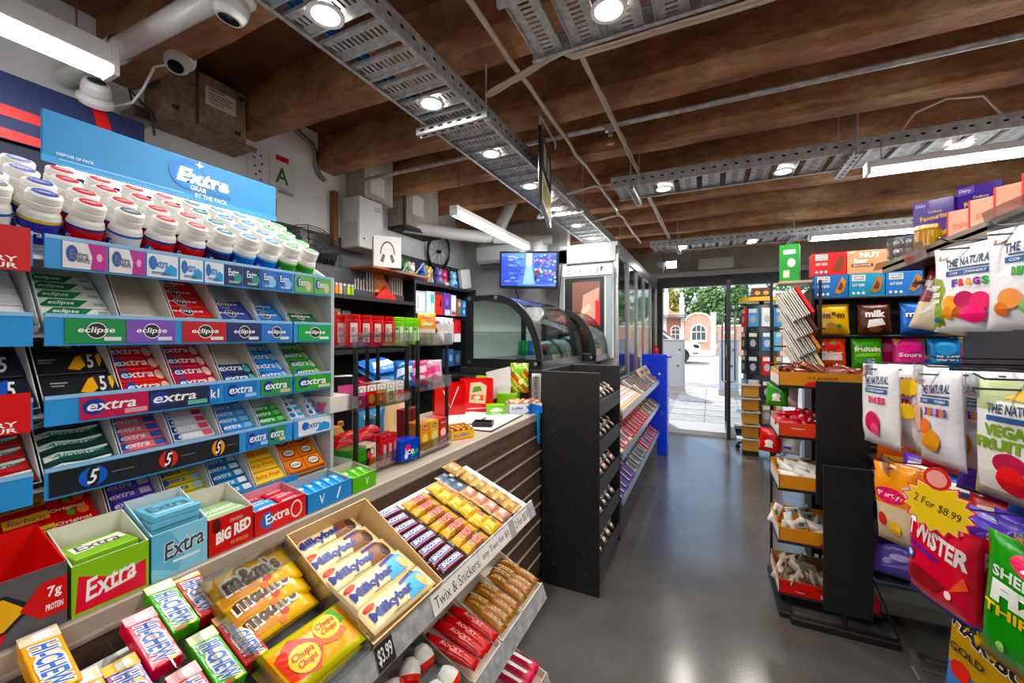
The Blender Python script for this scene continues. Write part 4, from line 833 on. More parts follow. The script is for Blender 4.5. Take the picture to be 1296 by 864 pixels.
for k, (za, zb) in enumerate(ZT):
    z0, z1 = za - CZ, zb - CZ
    for seg in ((RY0, .782 if k != 0 else .787), (.787, RY1), (-.4, RY0 - .014)):
        st = B().box(0, .004, seg[0], seg[1], z0, z1, PBLUE).box(.004, .0052, seg[0], seg[1], z1 - .007, z1, cm('9cc7ea', 'gloss')).obj('price_strip', gr)
        e = .0048; zA, zB = z0 + .004, z1 - .008
        if k == 0 and seg[0] == RY0:
            wp = lambda c: [('p', c, [(.62, 0), (1, 0), (1, 1), (.55, 1), (.66, .5)]), ('e', '1c4fa0', .2, .55, .13, .32), ('t', 'Extra', '6b7786', .36, .52, .42, .36), ('t', 'WHITE', '4b5563', .45, .3, .3, .14), ('e', 'e7b9d4', .82, .5, .07, .16)]
            ib = lambda c: [('e', '1b63b8', .18, .6, .13, .3), ('t', 'Extra', '3a7fc0', .42, .6, .5, .4), ('p', '3f9bd8', [(.45, .1), (.95, .1), (.95, .45), (.75, .62), (.6, .4)]), ('t', 'PEPPERMINT', '2c5b94', .45, .18, .6, .12)]
            sp = lambda c: [('e', '10316e', .22, .62, .14, .26), ('t', 'Extra', 'eef3f8', .48, .64, .62, .36), ('e', c, .72, .36, .24, .26), ('t', 'SPEARMINT', 'd9e6ee', .5, .16, .6, .12)]
            ys = [.32, .385, .445, .505, .555, .60, .645, .69, .735, .782]
            for i, (c, it) in enumerate((('ece9ec', wp('b5388f')), ('ece9ec', wp('b5388f')), ('e9eef2', ib(0)), ('e9eef2', ib(0)), ('dfe9f2', ib(0)), (NV, sp('2f8f86')), (NV, sp('2f8f86')), (BL, sp('9cc4ea')), (BL, sp('9cc4ea')))): card(st, ys[i] + .002, ys[i + 1] - .002, zA, zB, c, it, e)
        if k == 0 and seg[0] > .7:
            for i in range(2): card(st, .789 + .063 * i, .849 + .063 * i, zA, zB, '6fae5c', [('e', '1c4fa0', .2, .6, .13, .3), ('t', 'Extra', 'f1f5ee', .45, .6, .5, .36), ('e', 'cfc7b4', .72, .4, .16, .3)], e)
        if k == 0 and seg[0] < 0: card(st, -.1, .283, z0 - .01, z1 + .004, 'c9222b', [('t', 'extra', 'ffffff', .32, .6, .5, .5), ('e', 'e8635a', .78, .6, .12, .3), ('e', 'f0d5b0', .78, .62, .06, .2), ('t', 'STRAWBERRY', 'ffffff', .78, .25, .36, .13), ('t', 'FLAVOUR', 'ffffff', .84, .1, .24, .12)], e)
        if k == 1 and seg[0] == RY0:
            for i, (a, b_, c) in enumerate(((.325, .412, '2b8a4f'), (.413, .498, '7d58b0'), (.512, .604, 'b51f33'), (.606, .69, '232c66'), (.692, .776, '3a78c4'))): card(st, a, b_, zA, zB, c, eclipse(), e)
        if k == 1 and seg[0] > .7: card(st, .80, .912, zA, zB, '33a35a', eclipse(), e)
        if k == 2 and seg[0] == RY0:
            card(st, .345, .45, zA, zB, 'b81f52', extra(0, x=.45, sub='d8a0a8'), e); card(st, .451, .565, zA, zB, '1d2547', extra(0, x=.42, sub='6fb3aa'), e)
            card(st, .567, .59, zA, zB, '2f79c6', [('t', 'k1', 'ffffff', .5, .5, .8, .5)], e); card(st, .60, .68, zA, zB, '3579c4', extra(0, sub='9cc8ec'), e); card(st, .69, .777, zA, zB, '3d8f4c', extra(0, sub='c8c2aa'), e)
        if k == 2 and seg[0] > .7: card(st, .79, .912, zA, zB, '3f9d3f', extra(0, sub='cfc9b0'), e)
        if k == 2 and seg[0] < 0: card(st, -.1, .283, z0 - .004, z1 + .01, 'cf2a30', [('t', 'extra', 'ffffff', .32, .6, .5, .5), ('e', 'e8635a', .78, .6, .12, .3), ('e', 'f0d5b0', .78, .62, .06, .2), ('t', 'STRAWBERRY', 'ffffff', .78, .25, .36, .13), ('t', 'FLAVOUR', 'ffffff', .84, .1, .24, .12)], e)
        if k == 3 and seg[0] == RY0:
            for a, b_, c in ((.305, .435, '2f5fc0'), (.436, .545, 'd0412f'), (.546, .635, 'e59a35')): card(st, a, b_, zA, zB, '181a22', five(c), e)
            card(st, .655, .71, zA, zB, '3a7cc2', extra(0, sub='a8cdea', sw=.8), e); card(st, .712, .76, zA, zB, '3d8f56', extra(0, sub='bcd0b8', sw=.8), e)
        if k == 3 and seg[0] > .7: card(st, .80, .912, zA, zB, 'e9eef2', [('e', '1b63b8', .2, .6, .1, .26), ('t', 'Extra', '3a7fc0', .45, .6, .5, .4), ('p', '3f9bd8', [(.5, .1), (.95, .1), (.95, .5), (.75, .7)])], e)
# small base strip under the bottom tier
B().box(.0, .004, .62, .80, .03, .07, PBLUE).obj('price_strip', gr)
# header sign on brackets, with its light strip
hs = thing('header_sign', 'blue header sign above the gum rack with white logo lettering', 'sign', Matrix.Translation((-1.315, 0, 1.885)))
B().box(-.006, 0, .365, .905, 0, .115, cm('4189be', 'card'), .002).obj('panel', hs)
W_ = 'f4f8fb'
B().prints([('r', '4f9cd0', .0, .0, 1, .13), ('e', '2c79c0', .52, .58, .085, .36), ('e', '3c8ccb', .53, .55, .068, .27), ('t', 'Extra', W_, .60, .56, .25, .36, dict(i=.1, b=.055)), ('p', W_, [(.565, .86), (.572, .80), (.579, .86), (.595, .885), (.579, .91), (.572, .98), (.565, .91), (.55, .885)]), ('t', 'GRAB', W_, .565, .29, .075, .11), ('t', 'CONFIDENCE', '2f7fc4', .672, .29, .12, .11), ('t', 'BY THE PACK', W_, .63, .13, .16, .11), ('t', 'DISPOSE OF PACK', 'dcecf7', .10, .20, .115, .06), ('r', 'cfe5f4', .05, .095, .5, .105)], lambda a, c, L: (.0002 + L, .365 + a * .54, c * .115)).obj('print', hs)
B().box(-.03, -.006, .39, .89, -.012, -.002, emit('ffffff', 5)).obj('light_strip', hs)
for y in (.42, .80): B().add([(x, yy, z) for yy in (y - .006, y + .006) for x, z in ((-.10, -.14), (-.06, -.14), (-.06, -.05), (-.03, -.014), (-.03, .02), (-.10, -.03))], [(0, 1, 2, 3, 4, 5), (11, 10, 9, 8, 7, 6)] + [(i, 6 + i, 6 + (i + 1) % 6, (i + 1) % 6) for i in range(6)], cm('c9ced3', 'plastic')).obj('bracket', hs)
# ---- gum packs
def gpack(L, Wd, H, col, items, name='gum_pack', kind='card'): return box_kit(name, 'gum', L, Wd, H, col, items, kind)
def lay(kit, k, yc, n, step, t0=.006, lift=.0015, label='', group='', jit=.0015, drop=0):
    for i in range(n):
        p = shelf_pt(k, t0 + i * step, lift); 
        M = fr((p.x, yc + rnd.uniform(-jit, jit), p.z), (0, 1, rnd.uniform(-.01, .01)), SU)
        kit.put(M, label, group)
def carton_tray(k, y0, y1, inn, out, label, hf=.016, hb=.075, dep=.205):
    w = y1 - y0 - .003; p = shelf_pt(k, 0, .0008)
    b = open_box(w, dep, hf, hb, out, inn, .0015)
    M = fr((p.x, (y0 + y1) / 2, p.z), (0, 1, 0), SU)
    o = b.obj('display_carton', None, M); return tag(o, label, 'box')
TN = ['top rack tier', 'second rack tier', 'third rack tier', 'bottom rack tier']
ECL = lambda c: gpack(.088, .034, .014, c, eclipse()[2:3] + [('r', 'e9eef3', .05, .1, .35, .2)] if False else [('e', 'eef1f4', .42, .5, .15, .44), ('e', '20242c', .42, .5, .13, .38), ('t', 'eclipse', 'ffffff', .45, .52, .72, .42, dict(i=.2))])
def facing(k, i, inn, out, what, kit=None, n=0, step=.0, t0=.006, y0=None, y1=None, hb=.075, pl=None):
    ya = YB[i] if y0 is None else y0; yb = YB[i + 1] if y1 is None else y1
    carton_tray(k, ya, yb, inn, out, 'carton %s, %s' % (what[0], TN[k]), hb=hb)
    if kit: lay(kit, k, (ya + yb) / 2, n, step, t0 + .004, .0022 + .0008, what[1] + ' on the ' + TN[k], what[1] + ' ' + TN[k])
CREAMI, WHI = 'dcd8cc', 'd3d8d8'
wg = gpack(.10, .024, .011, 'f1f5f2', [('p', '2c7d50', [(0, 0), (.55, 0), (.75, 1), (.2, 1)]), ('t', 'eclipse', 'f6faf7', .34, .5, .36, .6, dict(i=.2)), ('r', '9fb9ad', .8, .3, .95, .7)])
facing(0, 0, WHI, 'cfd6d6', ('holding green and white gum at the left', 'green and white gum pack'), wg, 6, .027)
facing(0, 0, WHI, 'c9ced0', ('holding white gum with a red stripe, far left', 'white gum pack with a red stripe'), gpack(.10, .024, .011, 'eef0f2', [('p', 'b8323c', [(.1, 0), (.5, 0), (.6, 1), (.2, 1)]), ('t', 'extra', 'f6f6f6', .35, .5, .3, .6)]), 6, .027, y0=.18, y1=.298)
facing(0, 1, CREAMI, '8468a8', ('standing empty with a purple edge',))
facing(0, 2, CREAMI, 'c2c2c2', ('holding red gum', 'red gum pack with white lettering'), ECL(RD), 5, .037)
facing(0, 3, WHI, 'c2c2c2', ('holding violet blue gum', 'violet blue gum pack with white lettering'), ECL('3b4a9e'), 3, .037)
facing(0, 4, WHI, 'c2c2c2', ('holding sky blue gum', 'sky blue gum pack with white lettering'), ECL('3f7fcb'), 3, .037)
facing(0, 5, CREAMI, '2b7a42', ('holding a few dark green gum packs at the right', 'dark green gum pack'), ECL('206a3a'), 2, .037)
EX = lambda c, L=.092, w_=.036, h=.014, tx='f7f9fb', sub=None: gpack(L, w_, h, c, [('e', '1a4aa0', .24, .55, .11, .42), ('t', 'extra', tx, .46, .55, .62, .5, dict(i=.15))] + ([('e', sub, .87, .45, .09, .42)] if sub else []))
f5 = gpack(.108, .062, .022, '1a1b20', [('p', 'f0b52a', [(.45, .2), (.62, .75), (.8, .95), (.74, .4), (.6, .12)]), ('p', 'f3c23c', [(.86, .15), (.95, .5), (.98, .9), (.9, .8)]), ('r', '26272c', .7, .1, .88, .92), ('t', '5', 'f5f5f2', .79, .52, .09, .66, dict(i=.2)), ('r', '9a9ba0', .12, .6, .34, .66), ('r', '9a9ba0', .12, .48, .28, .53)], 'gum_box')
facing(1, 0, WHI, '232428', ('holding two large black gum boxes', 'large black gum box with yellow streaks'), f5, 3, .066)
facing(1, 0, WHI, '1d2030', ('holding navy gum boxes, far left', 'large navy gum box'), gpack(.108, .062, .022, '171b2c', [('p', '2f58b8', [(.45, .2), (.62, .75), (.8, .95), (.74, .4), (.6, .12)]), ('t', '5', 'f5f5f2', .79, .52, .09, .66, dict(i=.2)), ('r', '9a9ba0', .12, .6, .34, .66)], 'gum_box'), 3, .066, y0=.18, y1=.298)
facing(1, 1, WHI, 'b8222c', ('holding red strawberry gum', 'red gum pack with blue oval'), EX('d92a30', sub='f0c9b4'), 4, .038)
facing(1, 2, CREAMI, 'b81f4d', ('holding crimson gum', 'crimson gum pack with blue oval'), EX('c31f4a', sub='f2cfc0'), 4, .038)
facing(1, 3, CREAMI, '26315c', ('nearly empty with navy gum at the front', 'navy gum pack with mint leaf'), EX('202c5e', sub='58a99e'), 2, .038)
facing(1, 4, WHI, '3a78c4', ('holding bright blue gum', 'bright blue gum pack'), EX('3f83cf', sub='9cc9ee'), 4, .038)
facing(1, 5, CREAMI, '3c8f3e', ('holding leaf green gum', 'leaf green gum pack'), EX('3f9040', sub='a9cf98'), 4, .038)
air = lambda c1, c2: gpack(.098, .026, .012, c1, [('p', 'e9f3ef', [(.02, .1), (.3, .45), (.7, .35), (.97, .75), (.97, .95), (.6, .75), (.25, .9), (.02, .6)]), ('t', 'Airwaves', c2, .52, .56, .74, .36, dict(i=.3))])
facing(2, 0, WHI, '262a2c', ('holding red striped mint gum', 'red striped gum pack with teal lettering'), air('c03a3c', '1f8a80'), 5, .028, y0=.19, y1=.30)
facing(2, 0, WHI, '1d2c2b', ('holding dark green mint gum', 'dark green gum pack with pale teal wave'), air('16403c', '1f9c8c'), 5, .028)
slim = lambda c, c2, tx='1d4fa6', e='1d4fa6': gpack(.092, .021, .011, c, [('e', e, .16, .5, .1, .44), ('t', 'extra', tx, .4, .52, .46, .56, dict(i=.15)), ('r', c2, .72, .12, .94, .88)])
facing(2, 1, WHI, 'd0d3d5', ('holding pink gum', 'pink gum pack with blue patch'), slim('e9808e', '3c5aa8', 'f5f2f5'), 6, .023)
facing(2, 2, WHI, '3a78c4', ('holding navy and white gum with pink ends', 'navy and white gum pack with pink end'), slim('dfe4ec', 'd9566a', 'f5f7fa', '20407e'), 6, .023)
facing(2, 3, WHI, '3a78c4', ('holding pale blue gum', 'pale blue gum pack'), slim('5a9fe0', '8cc1ee', 'f5f9fc'), 6, .023)
facing(2, 4, WHI, '3c9a3e', ('half full of green gum', 'bright green gum pack in half empty tray'), slim('3fa045', '7cc878', 'f0f7ee'), 4, .023)
facing(2, 5, WHI, 'dfe4e6', ('packed with white and blue gum', 'white and blue gum pack'), gpack(.05, .021, .012, 'f0f4f7', [('e', '1d5fae', .3, .5, .18, .4), ('r', '4aa3dc', .6, .2, .95, .8)]), 6, .023, y1=.856)
lay(gpack(.05, .021, .012, 'eef3f6', [('e', '1d5fae', .3, .5, .18, .4), ('p', '62b3e2', [(.6, .1), (.98, .1), (.98, .9), (.7, .9)])]), 2, .882, 6, .023, .010, .003, 'white gum pack with ice blue corner at the right end of the third tier', 'white gum packs, right end of third tier')
sb = gpack(.125, .03, .016, 'd42a2a', [('p', 'f6c92e', [(.03, .2), (.5, .35), (.5, .95), (.03, .85)]), ('t', 'Starburst', '8a2b66', .27, .58, .4, .36, dict(i=.2)), ('t', 'Original', 'f4e9e0', .7, .7, .4, .3), ('e', 'f08a2c', .86, .35, .07, .3), ('e', '5aa83e', .72, .3, .05, .22)], 'sweet_pack', 'film')
facing(3, 0, CREAMI, 'b3222a', ('holding red and yellow chew packs', 'red and yellow chew pack'), sb, 4, .032, y0=.255, y1=.40)
facing(3, 0, WHI, '6a55b4', ('holding purple gum', 'purple gum pack with white lettering'), slim('6d56c8', 'e8e2f2', 'f3eefa', '3a2c8e'), 5, .024, y0=.40, y1=.495)
facing(3, 1, WHI, 'd8c632', ('holding lemon yellow gum', 'lemon yellow gum pack'), slim('ecd93a', '9cc8e4', '3a73b8', '2a6ab6'), 5, .024, y0=.495, y1=.59)
facing(3, 2, WHI, '2f7fc0', ('holding teal and blue gum', 'teal and blue gum pack'), slim('2b86c0', 'e3eef5', 'e9f4fa', '154a8e'), 5, .024, y0=.59, y1=.685)
jf = gpack(.085, .036, .014, 'f2c81f', [('t', 'Juicy Fruit', 'd24a26', .5, .52, .8, .4, dict(i=.25)), ('r', 'f8e27a', .05, .08, .95, .2)])
facing(3, 3, WHI, 'e3b92a', ('holding golden yellow gum', 'golden yellow gum pack'), jf, 4, .039, y0=.685, y1=.775)
hub = gpack(.056, .042, .02, 'ef8a20', [('e', '3a1f12', .5, .5, .36, .36), ('e', 'f3efe6', .5, .52, .3, .26), ('t', 'Hubba', '6a2a12', .5, .52, .46, .24, dict(i=.2))], 'sweet_pack', 'film')
facing(3, 4, KRAFT, 'd9731d', ('holding orange bubble gum', 'orange bubble gum pack, left column,'), hub, 4, .045, y0=.778, y1=.905, hb=.06)
# second column of orange packs is in the same carton, right half
for o in [o for o in bpy.data.objects if o.name.startswith('sweet_pack') and 'left column' in o.get('label', '')]:
    o.location.y -= .029; q = o.copy(); COL.objects.link(q); q.location.y += .058; q['label'] = o['label'].replace('left column', 'right column'); q['group'] = o['group'].replace('left', 'right')
    for ch in o.children: c = ch.copy(); COL.objects.link(c); c.parent = q
# ---- bottles
def bottle_kit(body, cap, band):
    W = cm('f1f0ec', 'plastic')
    b = B().lathe([(0, 0), (.026, 0), (.0275, .004), (.0275, .052), (.0255, .060), (.0215, .066), (.0205, .069)], W, 18)
    l = B().lathe([(.0279, .006), (.0279, .046)], cm(body, 'gloss'), 18)
    l.lathe([(.0280, .046), (.0280, .051)], cm(band, 'gloss'), 18)
    for sgn in (0,):
        l.prints([('e', '1b4ea6', .22, .5, .12, .3), ('t', 'Extra', 'ffffff', .52, .5, .56, .34)], lambda a, c, L: ((.0281 + L) * math.sin((a - .5) * 2.2 + 1.0), -(.0281 + L) * math.cos((a - .5) * 2.2 + 1.0), .008 + c * .036))
    cp = B().lathe([(.0215, .067), (.0235, .068), (.0235, .078), (.0225, .080), (.0235, .082), (.0235, .092), (.022, .0945), (.019, .0955), (0, .0955)], W, 18)
    dk = B().lathe([(0, .0962), (.0168, .0962), (.0172, .0957)], cm(cap, 'print'), 18)
    dk.prints([('e', 'eef3f8', .5, .5, .5, .2), ('t', 'Extra', cap, .5, .5, .8, .3)], lambda a, c, L: (-(c - .5) * .02, (a - .5) * .024, .0966 + L * .4), .0003)
    return Kit('gum_bottle', 'bottle', b.mesh('gum_bottle'), [('wrap_label', l.mesh('wrap_label')), ('cap', cp.mesh('cap'), [('cap_disc', dk.mesh('cap_disc'))])])
BK = {'w': bottle_kit('e8ebee', '57636e', '3a6cb8'), 'v': bottle_kit('33379a', '3c4fa8', 'd8c02f'), 'r': bottle_kit('c8242e', 'c8323c', '26388c'), 'n': bottle_kit('1d2a5c', '2a6a74', '3a6cb8'), 'b': bottle_kit('2f74cc', '3a80c4', '9cc4ea'), 'g': bottle_kit('3f9d36', '3c9a48', '8cc46a'), 'p': bottle_kit('ecebe8', '8a9a3c', '3a6cb8')}
cols = [('p', 'white'), ('p', 'white'), ('w', 'white'), ('w', 'white'), ('v', 'violet'), ('r', 'red'), ('w', 'white'), ('r', 'red'), ('r', 'red'), ('n', 'navy'), ('b', 'blue'), ('b', 'blue'), ('g', 'green'), ('g', 'green')]
capcol = {'w': 'pale', 'p': 'olive', 'v': 'violet', 'r': 'red', 'n': 'teal', 'b': 'blue', 'g': 'green'}
rows = ['front row', 'second row', 'third row', 'back row']
for r_ in range(4):
    for i in range(14):
        y = .06 + i * .0605 + (.008 if r_ % 2 else 0)
        key = cols[i][0]
        if r_ and key == 'w' and i > 3: key = 'r' if i == 6 else key
        x = RX - .05 - .052 * r_; z = CZ + DK + .6 * (RX - x) + .018
        BK[key].put(Matrix.Translation((x, y, z - .016)) @ Matrix.Rotation(R(31), 4, 'Y') @ Matrix.Rotation(rnd.uniform(-.3, .3), 4, 'Z'), '%s gum bottle with a %s cap disc, %s from the left on the rack' % (rows[r_].replace(' ', '-'), capcol[key], (ORD + ['eleventh', 'twelfth', 'thirteenth', 'fourteenth'])[i]), 'gum bottles on top of the rack')
# ================================================================== CARTONS ALONG THE COUNTER EDGE
BX = CX - .012                                      # front of the cartons
def counter_box(y0, y1, hf, hb, dep, col, inn, items, label, tops=None, name='counter_carton', yaw=0, side=None, x=None):
    w = y1 - y0; bx = BX if x is None else x
    t = thing(name, label, 'box', Matrix.Translation((bx, (y0 + y1) / 2, CZ + .0005)) @ Matrix.Rotation(R(90 + yaw), 4, 'Z'))
    # local after rotation: x along +Y, y towards -X (depth), z up
    open_box(w, dep, hf, hb, col, inn, .0022).obj('carton', t)
    B().prints(items, lambda a, c, L: (-w / 2 + a * w, -.0002 - L, c * hf), .0004).obj('print', t)
    return t
def lay_flat(kit, y0, y1, x, z, label, group, yaw=0, tilt=0):
    pass
def stackpk(kit, yc, x, z, n, h, label, group, jit=.004, tilt=0.0):
    for i in range(n):                              # packs lying flat with print up, reading along +Y
        M = fr((x + rnd.uniform(-jit, jit), yc + rnd.uniform(-jit, jit), z + i * h), (rnd.uniform(-.03, .03), 1, 0), (-1, 0, tilt)); kit.put(M, label, group)
# steak bar carton
counter_box(-.03, .290, .10, .135, .12, '6e6e70', 'c8202a', [('r', '59595c', 0, 0, 1, 1), ('p', '1d1d1f', [(.0, .22), (.80, .22), (.89, .48), (.80, .78), (.0, .78)]), ('p', 'e7b52c', [(.0, .26), (.79, .26), (.86, .48), (.79, .74), (.0, .74)]), ('t', 'STEAK BAR', '2b1a14', .52, .50, .5, .24, dict(b=.03)), ('t', 'NEW ZEALAND', 'd9d9d9', .62, .88, .3, .13), ('p', 'c5202c', [(.84, .46), (.91, .22), (1, .22), (1, .78), (.91, .78)]), ('t', '7g', 'ffffff', .955, .58, .05, .2), ('t', 'PROTEIN', 'ffffff', .955, .36, .06, .1), ('p', 'd22b38', [(.45, .08), (.78, .08), (.8, .22), (.45, .22)]), ('t', 'GLUTEN FREE +', 'ffffff', .62, .15, .3, .1)], 'grey and red open carton for steak bars at the left end of the counter')
ck = counter_box(-.03, .30, .10, .12, .10, '6e6e70', 'c8202a', [('p', 'e7b52c', [(.0, .26), (.79, .26), (.86, .48), (.79, .74), (.0, .74)]), ('p', 'c5202c', [(.84, .46), (.91, .22), (1, .22), (1, .78), (.91, .78)]), ('t', '7g', 'ffffff', .955, .58, .05, .2)], 'second grey and red carton behind the steak bar carton', x=CX - .135)
# watermelon gum
counter_box(.295, .398, .085, .125, .10, '6aa832', 'd8d8c8', [('r', '8cc040', 0, .0, 1, 1), ('p', 'd8304a', [(.04, .06), (.96, .04), (.96, .62), (.55, .5), (.08, .78)]), ('t', 'Extra', 'fbfbf7', .5, .5, .66, .42, dict(i=.25, r=8, asp=1.6)), ('p', 'f0f4e8', [(.4, .3), (.8, .38), (.8, .33), (.4, .25)])], 'green and pink watermelon gum carton on the counter edge')
wm = gpack(.086, .075, .012, '86b83c', [('p', 'f0eee4', [(.1, .3), (.95, .45), (.95, .85), (.1, .75)]), ('t', 'Extra', '4a4a48', .52, .56, .7, .36, dict(i=.2))], 'gum_pack')
stackpk(wm, .3465, BX - .012, CZ + .004, 7, .0125, 'flat pink and green gum pack stacked in the watermelon carton', 'packs in the watermelon carton')
# pale blue gum
counter_box(.402, .497, .088, .135, .105, '86c3dc', 'c9d4d6', [('r', '8fcbe2', 0, 0, 1, 1), ('p', '6fb4d4', [(0, .3), (.45, .05), (.6, .45), (.3, 1), (0, 1)]), ('t', 'Extra', 'ffffff', .58, .6, .74, .40, dict(i=.2, r=6, asp=1.5, b=.05)), ('t', 'Extra', '3a4a58', .58, .6, .72, .38, dict(i=.2, r=6, asp=1.5)), ('r', 'dff0f6', .36, .26, .86, .32)], 'pale blue gum carton holding a stack of blue packs')
pb = gpack(.082, .078, .0125, '74b8d4', [('t', 'Extra', '5a6a74', .5, .55, .8, .44, dict(i=.2)), ('r', 'bfe0ec', .1, .1, .9, .2)])
stackpk(pb, .4495, BX - .012, CZ + .004, 9, .013, 'flat pale blue gum pack stacked in the pale blue carton', 'packs in the pale blue carton')
# big red
counter_box(.50, .592, .078, .115, .10, 'b81e26', 'd4cec2', [('r', 'c22028', 0, 0, 1, 1), ('t', 'BIG RED', 'ffffff', .55, .5, .8, .34, dict(i=.15, r=6, asp=1.6, b=.05)), ('t', 'CINNAMON', 'e9b8a8', .6, .8, .3, .1), ('e', '5a1414', .16, .78, .1, .2), ('t', '15 STICKS', 'e3b08a', .68, .18, .4, .1)], 'red cinnamon gum carton with green packs on top')
dm = gpack(.080, .075, .012, '9cc08c', [('t', 'Doublemint', 'f6faf4', .5, .52, .84, .34, dict(i=.2)), ('r', 'd6e6cc', .05, .1, .95, .24)])
stackpk(dm, .546, BX - .012, CZ + .004, 6, .0125, 'flat pale green gum pack stacked in the red cinnamon carton', 'packs in the red cinnamon carton')
# extra red carton
counter_box(.597, .728, .058, .075, .095, 'c81e36', 'd89aa8', [('r', 'cf2038', 0, 0, 1, 1), ('e', '2a6ab8', .22, .5, .12, .34), ('t', 'Extra', 'ffffff', .42, .55, .46, .42, dict(r=5, asp=1.8)), ('e', 'e9e2e6', .8, .5, .12, .38), ('e', 'cf2038', .8, .5, .095, .3)], 'low red gum carton with pink and blue stick packs')
sp1 = gpack(.055, .02, .012, 'c92a44', [('t', 'extra', 'f2e4e6', .5, .5, .7, .5)]); sp2 = gpack(.055, .02, .012, '4f9ad6', [('t', 'extra', 'eef5fa', .5, .5, .7, .5)])
for i in range(8):
    k_ = sp2 if i < 3 else sp1
    for j in range(2):
        k_.put(fr((BX - .006 - .021 * (i % 4), .633 + .060 * (i // 4), CZ + .030 + .0125 * j + .004 * (i % 2)), (rnd.uniform(-.08, .08), 1, 0), (-1, 0, .12)), '%s stick pack in the low red gum carton' % ('blue' if k_ is sp2 else 'crimson'), '%s stick packs in the low red carton' % ('blue' if k_ is sp2 else 'crimson'))
yl = counter_box(.60, .73, .06, .085, .075, 'd9a325', 'c9c0a8', [('r', 'e0a92b', 0, 0, 1, 1)], 'low orange carton tucked behind the low red gum carton', x=CX - .115)
# blue carton and green carton
bt = gpack(.026, .06, .022, '3a8fd0', [('r', '7cc0ec', .2, .1, .4, .9), ('e', 'dff0fa', .5, .7, .2, .12)], 'mint_tin', 'plastic')
counter_box(.735, .88, .05, .062, .10, '3b8fd2', 'a9b8c0', [('r', '2f84ca', 0, 0, 1, 1), ('t', 'V', 'd8ecf8', .3, .5, .12, .5), ('p', 'e4f2fb', [(.62, .2), (.66, .2), (.74, .8), (.7, .8)])], 'blue open carton of slim blue tins on the counter edge')
for i in range(5): bt.put(fr((BX - .012, .752 + .0275 * i, CZ + .02), (0, 1, 0), (-1, 0, .25)), 'slim blue tin in the blue counter carton', 'blue tins in the blue carton')
gt = gpack(.026, .06, .022, '58b030', [('r', '9cdc6c', .2, .1, .4, .9), ('e', 'e6f6da', .5, .7, .2, .12)], 'mint_tin', 'plastic')
counter_box(.885, .978, .046, .06, .10, '66b83a', 'cfc8b4', [('r', '5fb435', 0, 0, 1, 1), ('t', 'V', 'e6f4dc', .6, .5, .14, .5)], 'lime green open carton at the right end of the gum cartons')
for i in range(3): gt.put(fr((BX - .012, .904 + .028 * i, CZ + .016), (0, 1, 0), (-1, 0, .25)), 'slim lime green tin in the lime green carton', 'green tins in the lime carton')
# ================================================================== CHOCOLATE SHELVES ON THE COUNTER FRONT
def cshelf(label, xf, zf, xb, zb, y0, y1, lipz=.045, ticketed=True):
    t = thing('chocolate_shelf', label, 'shelf', Matrix.Translation((0, 0, 0)))
    GR = GALV
    B().add([(x, y, z - d) for y in (y0, y1) for x, z in ((xf, zf), (xb, zb)) for d in (0, .004)], [(0, 2, 6, 4), (1, 5, 7, 3), (0, 1, 3, 2), (4, 6, 7, 5), (0, 4, 5, 1), (2, 3, 7, 6)], GR).obj('deck', t)
    n = Vector((zb - zf, 0, xf - xb)).normalized() * -1 if False else None
    u = Vector((xb - xf, 0, zb - zf)).normalized(); nn = Vector((-u.z, 0, u.x)); nn = nn if nn.z > 0 else -nn
    # ticket rail: tilted channel along the front edge
    a = Vector((xf + .004, 0, zf + .018)); b_ = Vector((xf + .022, 0, zf - .034))
    B().add([(p.x + o, y, p.z) for y in (y0, y1 + .012) for p in (a, b_) for o in (0, -.004)], [(0, 4, 6, 2), (1, 3, 7, 5), (0, 1, 5, 4), (2, 6, 7, 3), (0, 2, 3, 1), (4, 5, 7, 6)], GALV).obj('ticket_rail', t)
    for y in (y0 + .1, (y0 + y1) / 2, y1 - .05): B().add([(x, y + e, z) for e in (-.003, .003) for x, z in ((xb, zb - .005), (xf, zf - .005), (xb, zb - .09))], [(0, 1, 2), (5, 4, 3), (0, 3, 4, 1), (1, 4, 5, 2), (2, 5, 3, 0)], GR).obj('bracket', t)
    def pt(f, y, lift=0): p = Vector((xf, y, zf)).lerp(Vector((xb, y, zb)), f) + nn * lift; return p
    def ticket(y0_, y1_, col, items):
        d = (b_ - a)
        S = lambda p, q, L: (b_.x - d.x * q + .0015 + L, y0_ + p * (y1_ - y0_), b_.z - d.z * q + L * .35)
        b = B(); b.prints([('r', col, 0, 0.06, 1, .94)] + items, S, .0006); return b.obj('price_ticket', t)
    t_ = t
    return t, u, nn, pt, ticket
sh1, u1, n1, pt1, tk1 = cshelf('top sloped chocolate shelf fixed to the counter front', -.62, .850, -.905, .965, -.5, 1.45)
tk1(.815, 1.40, 'ece9e4', [('t', 'Twix & Snickers', '3a3a3c', .20, .5, .36, .5, dict(b=0)), ('r', '8a8a8c', .385, .06, .388, .94), ('t', 'any Two for $5', '4a4a4c', .57, .5, .30, .42, dict(b=0)), ('r', 'a9a9ab', .735, .02, .80, .98), ('t', '2 For $5.0', '2a2a2c', .9, .5, .18, .52, dict(b=0))])
tk1(.63, .68, '2c2b2a', [('t', '$3.99', 'f2f2f0', .5, .5, .8, .6)])
def on(pt, u, f, y, lift=.002, yaw=0, roll=0):     # frame on a sloped shelf: reading along +Y, up-slope is up
    p = pt(f, y, lift); return fr(p, (0, 1, 0), u) @ Matrix.Rotation(R(yaw), 4, 'Z') @ Matrix.Rotation(R(roll), 4, 'X')
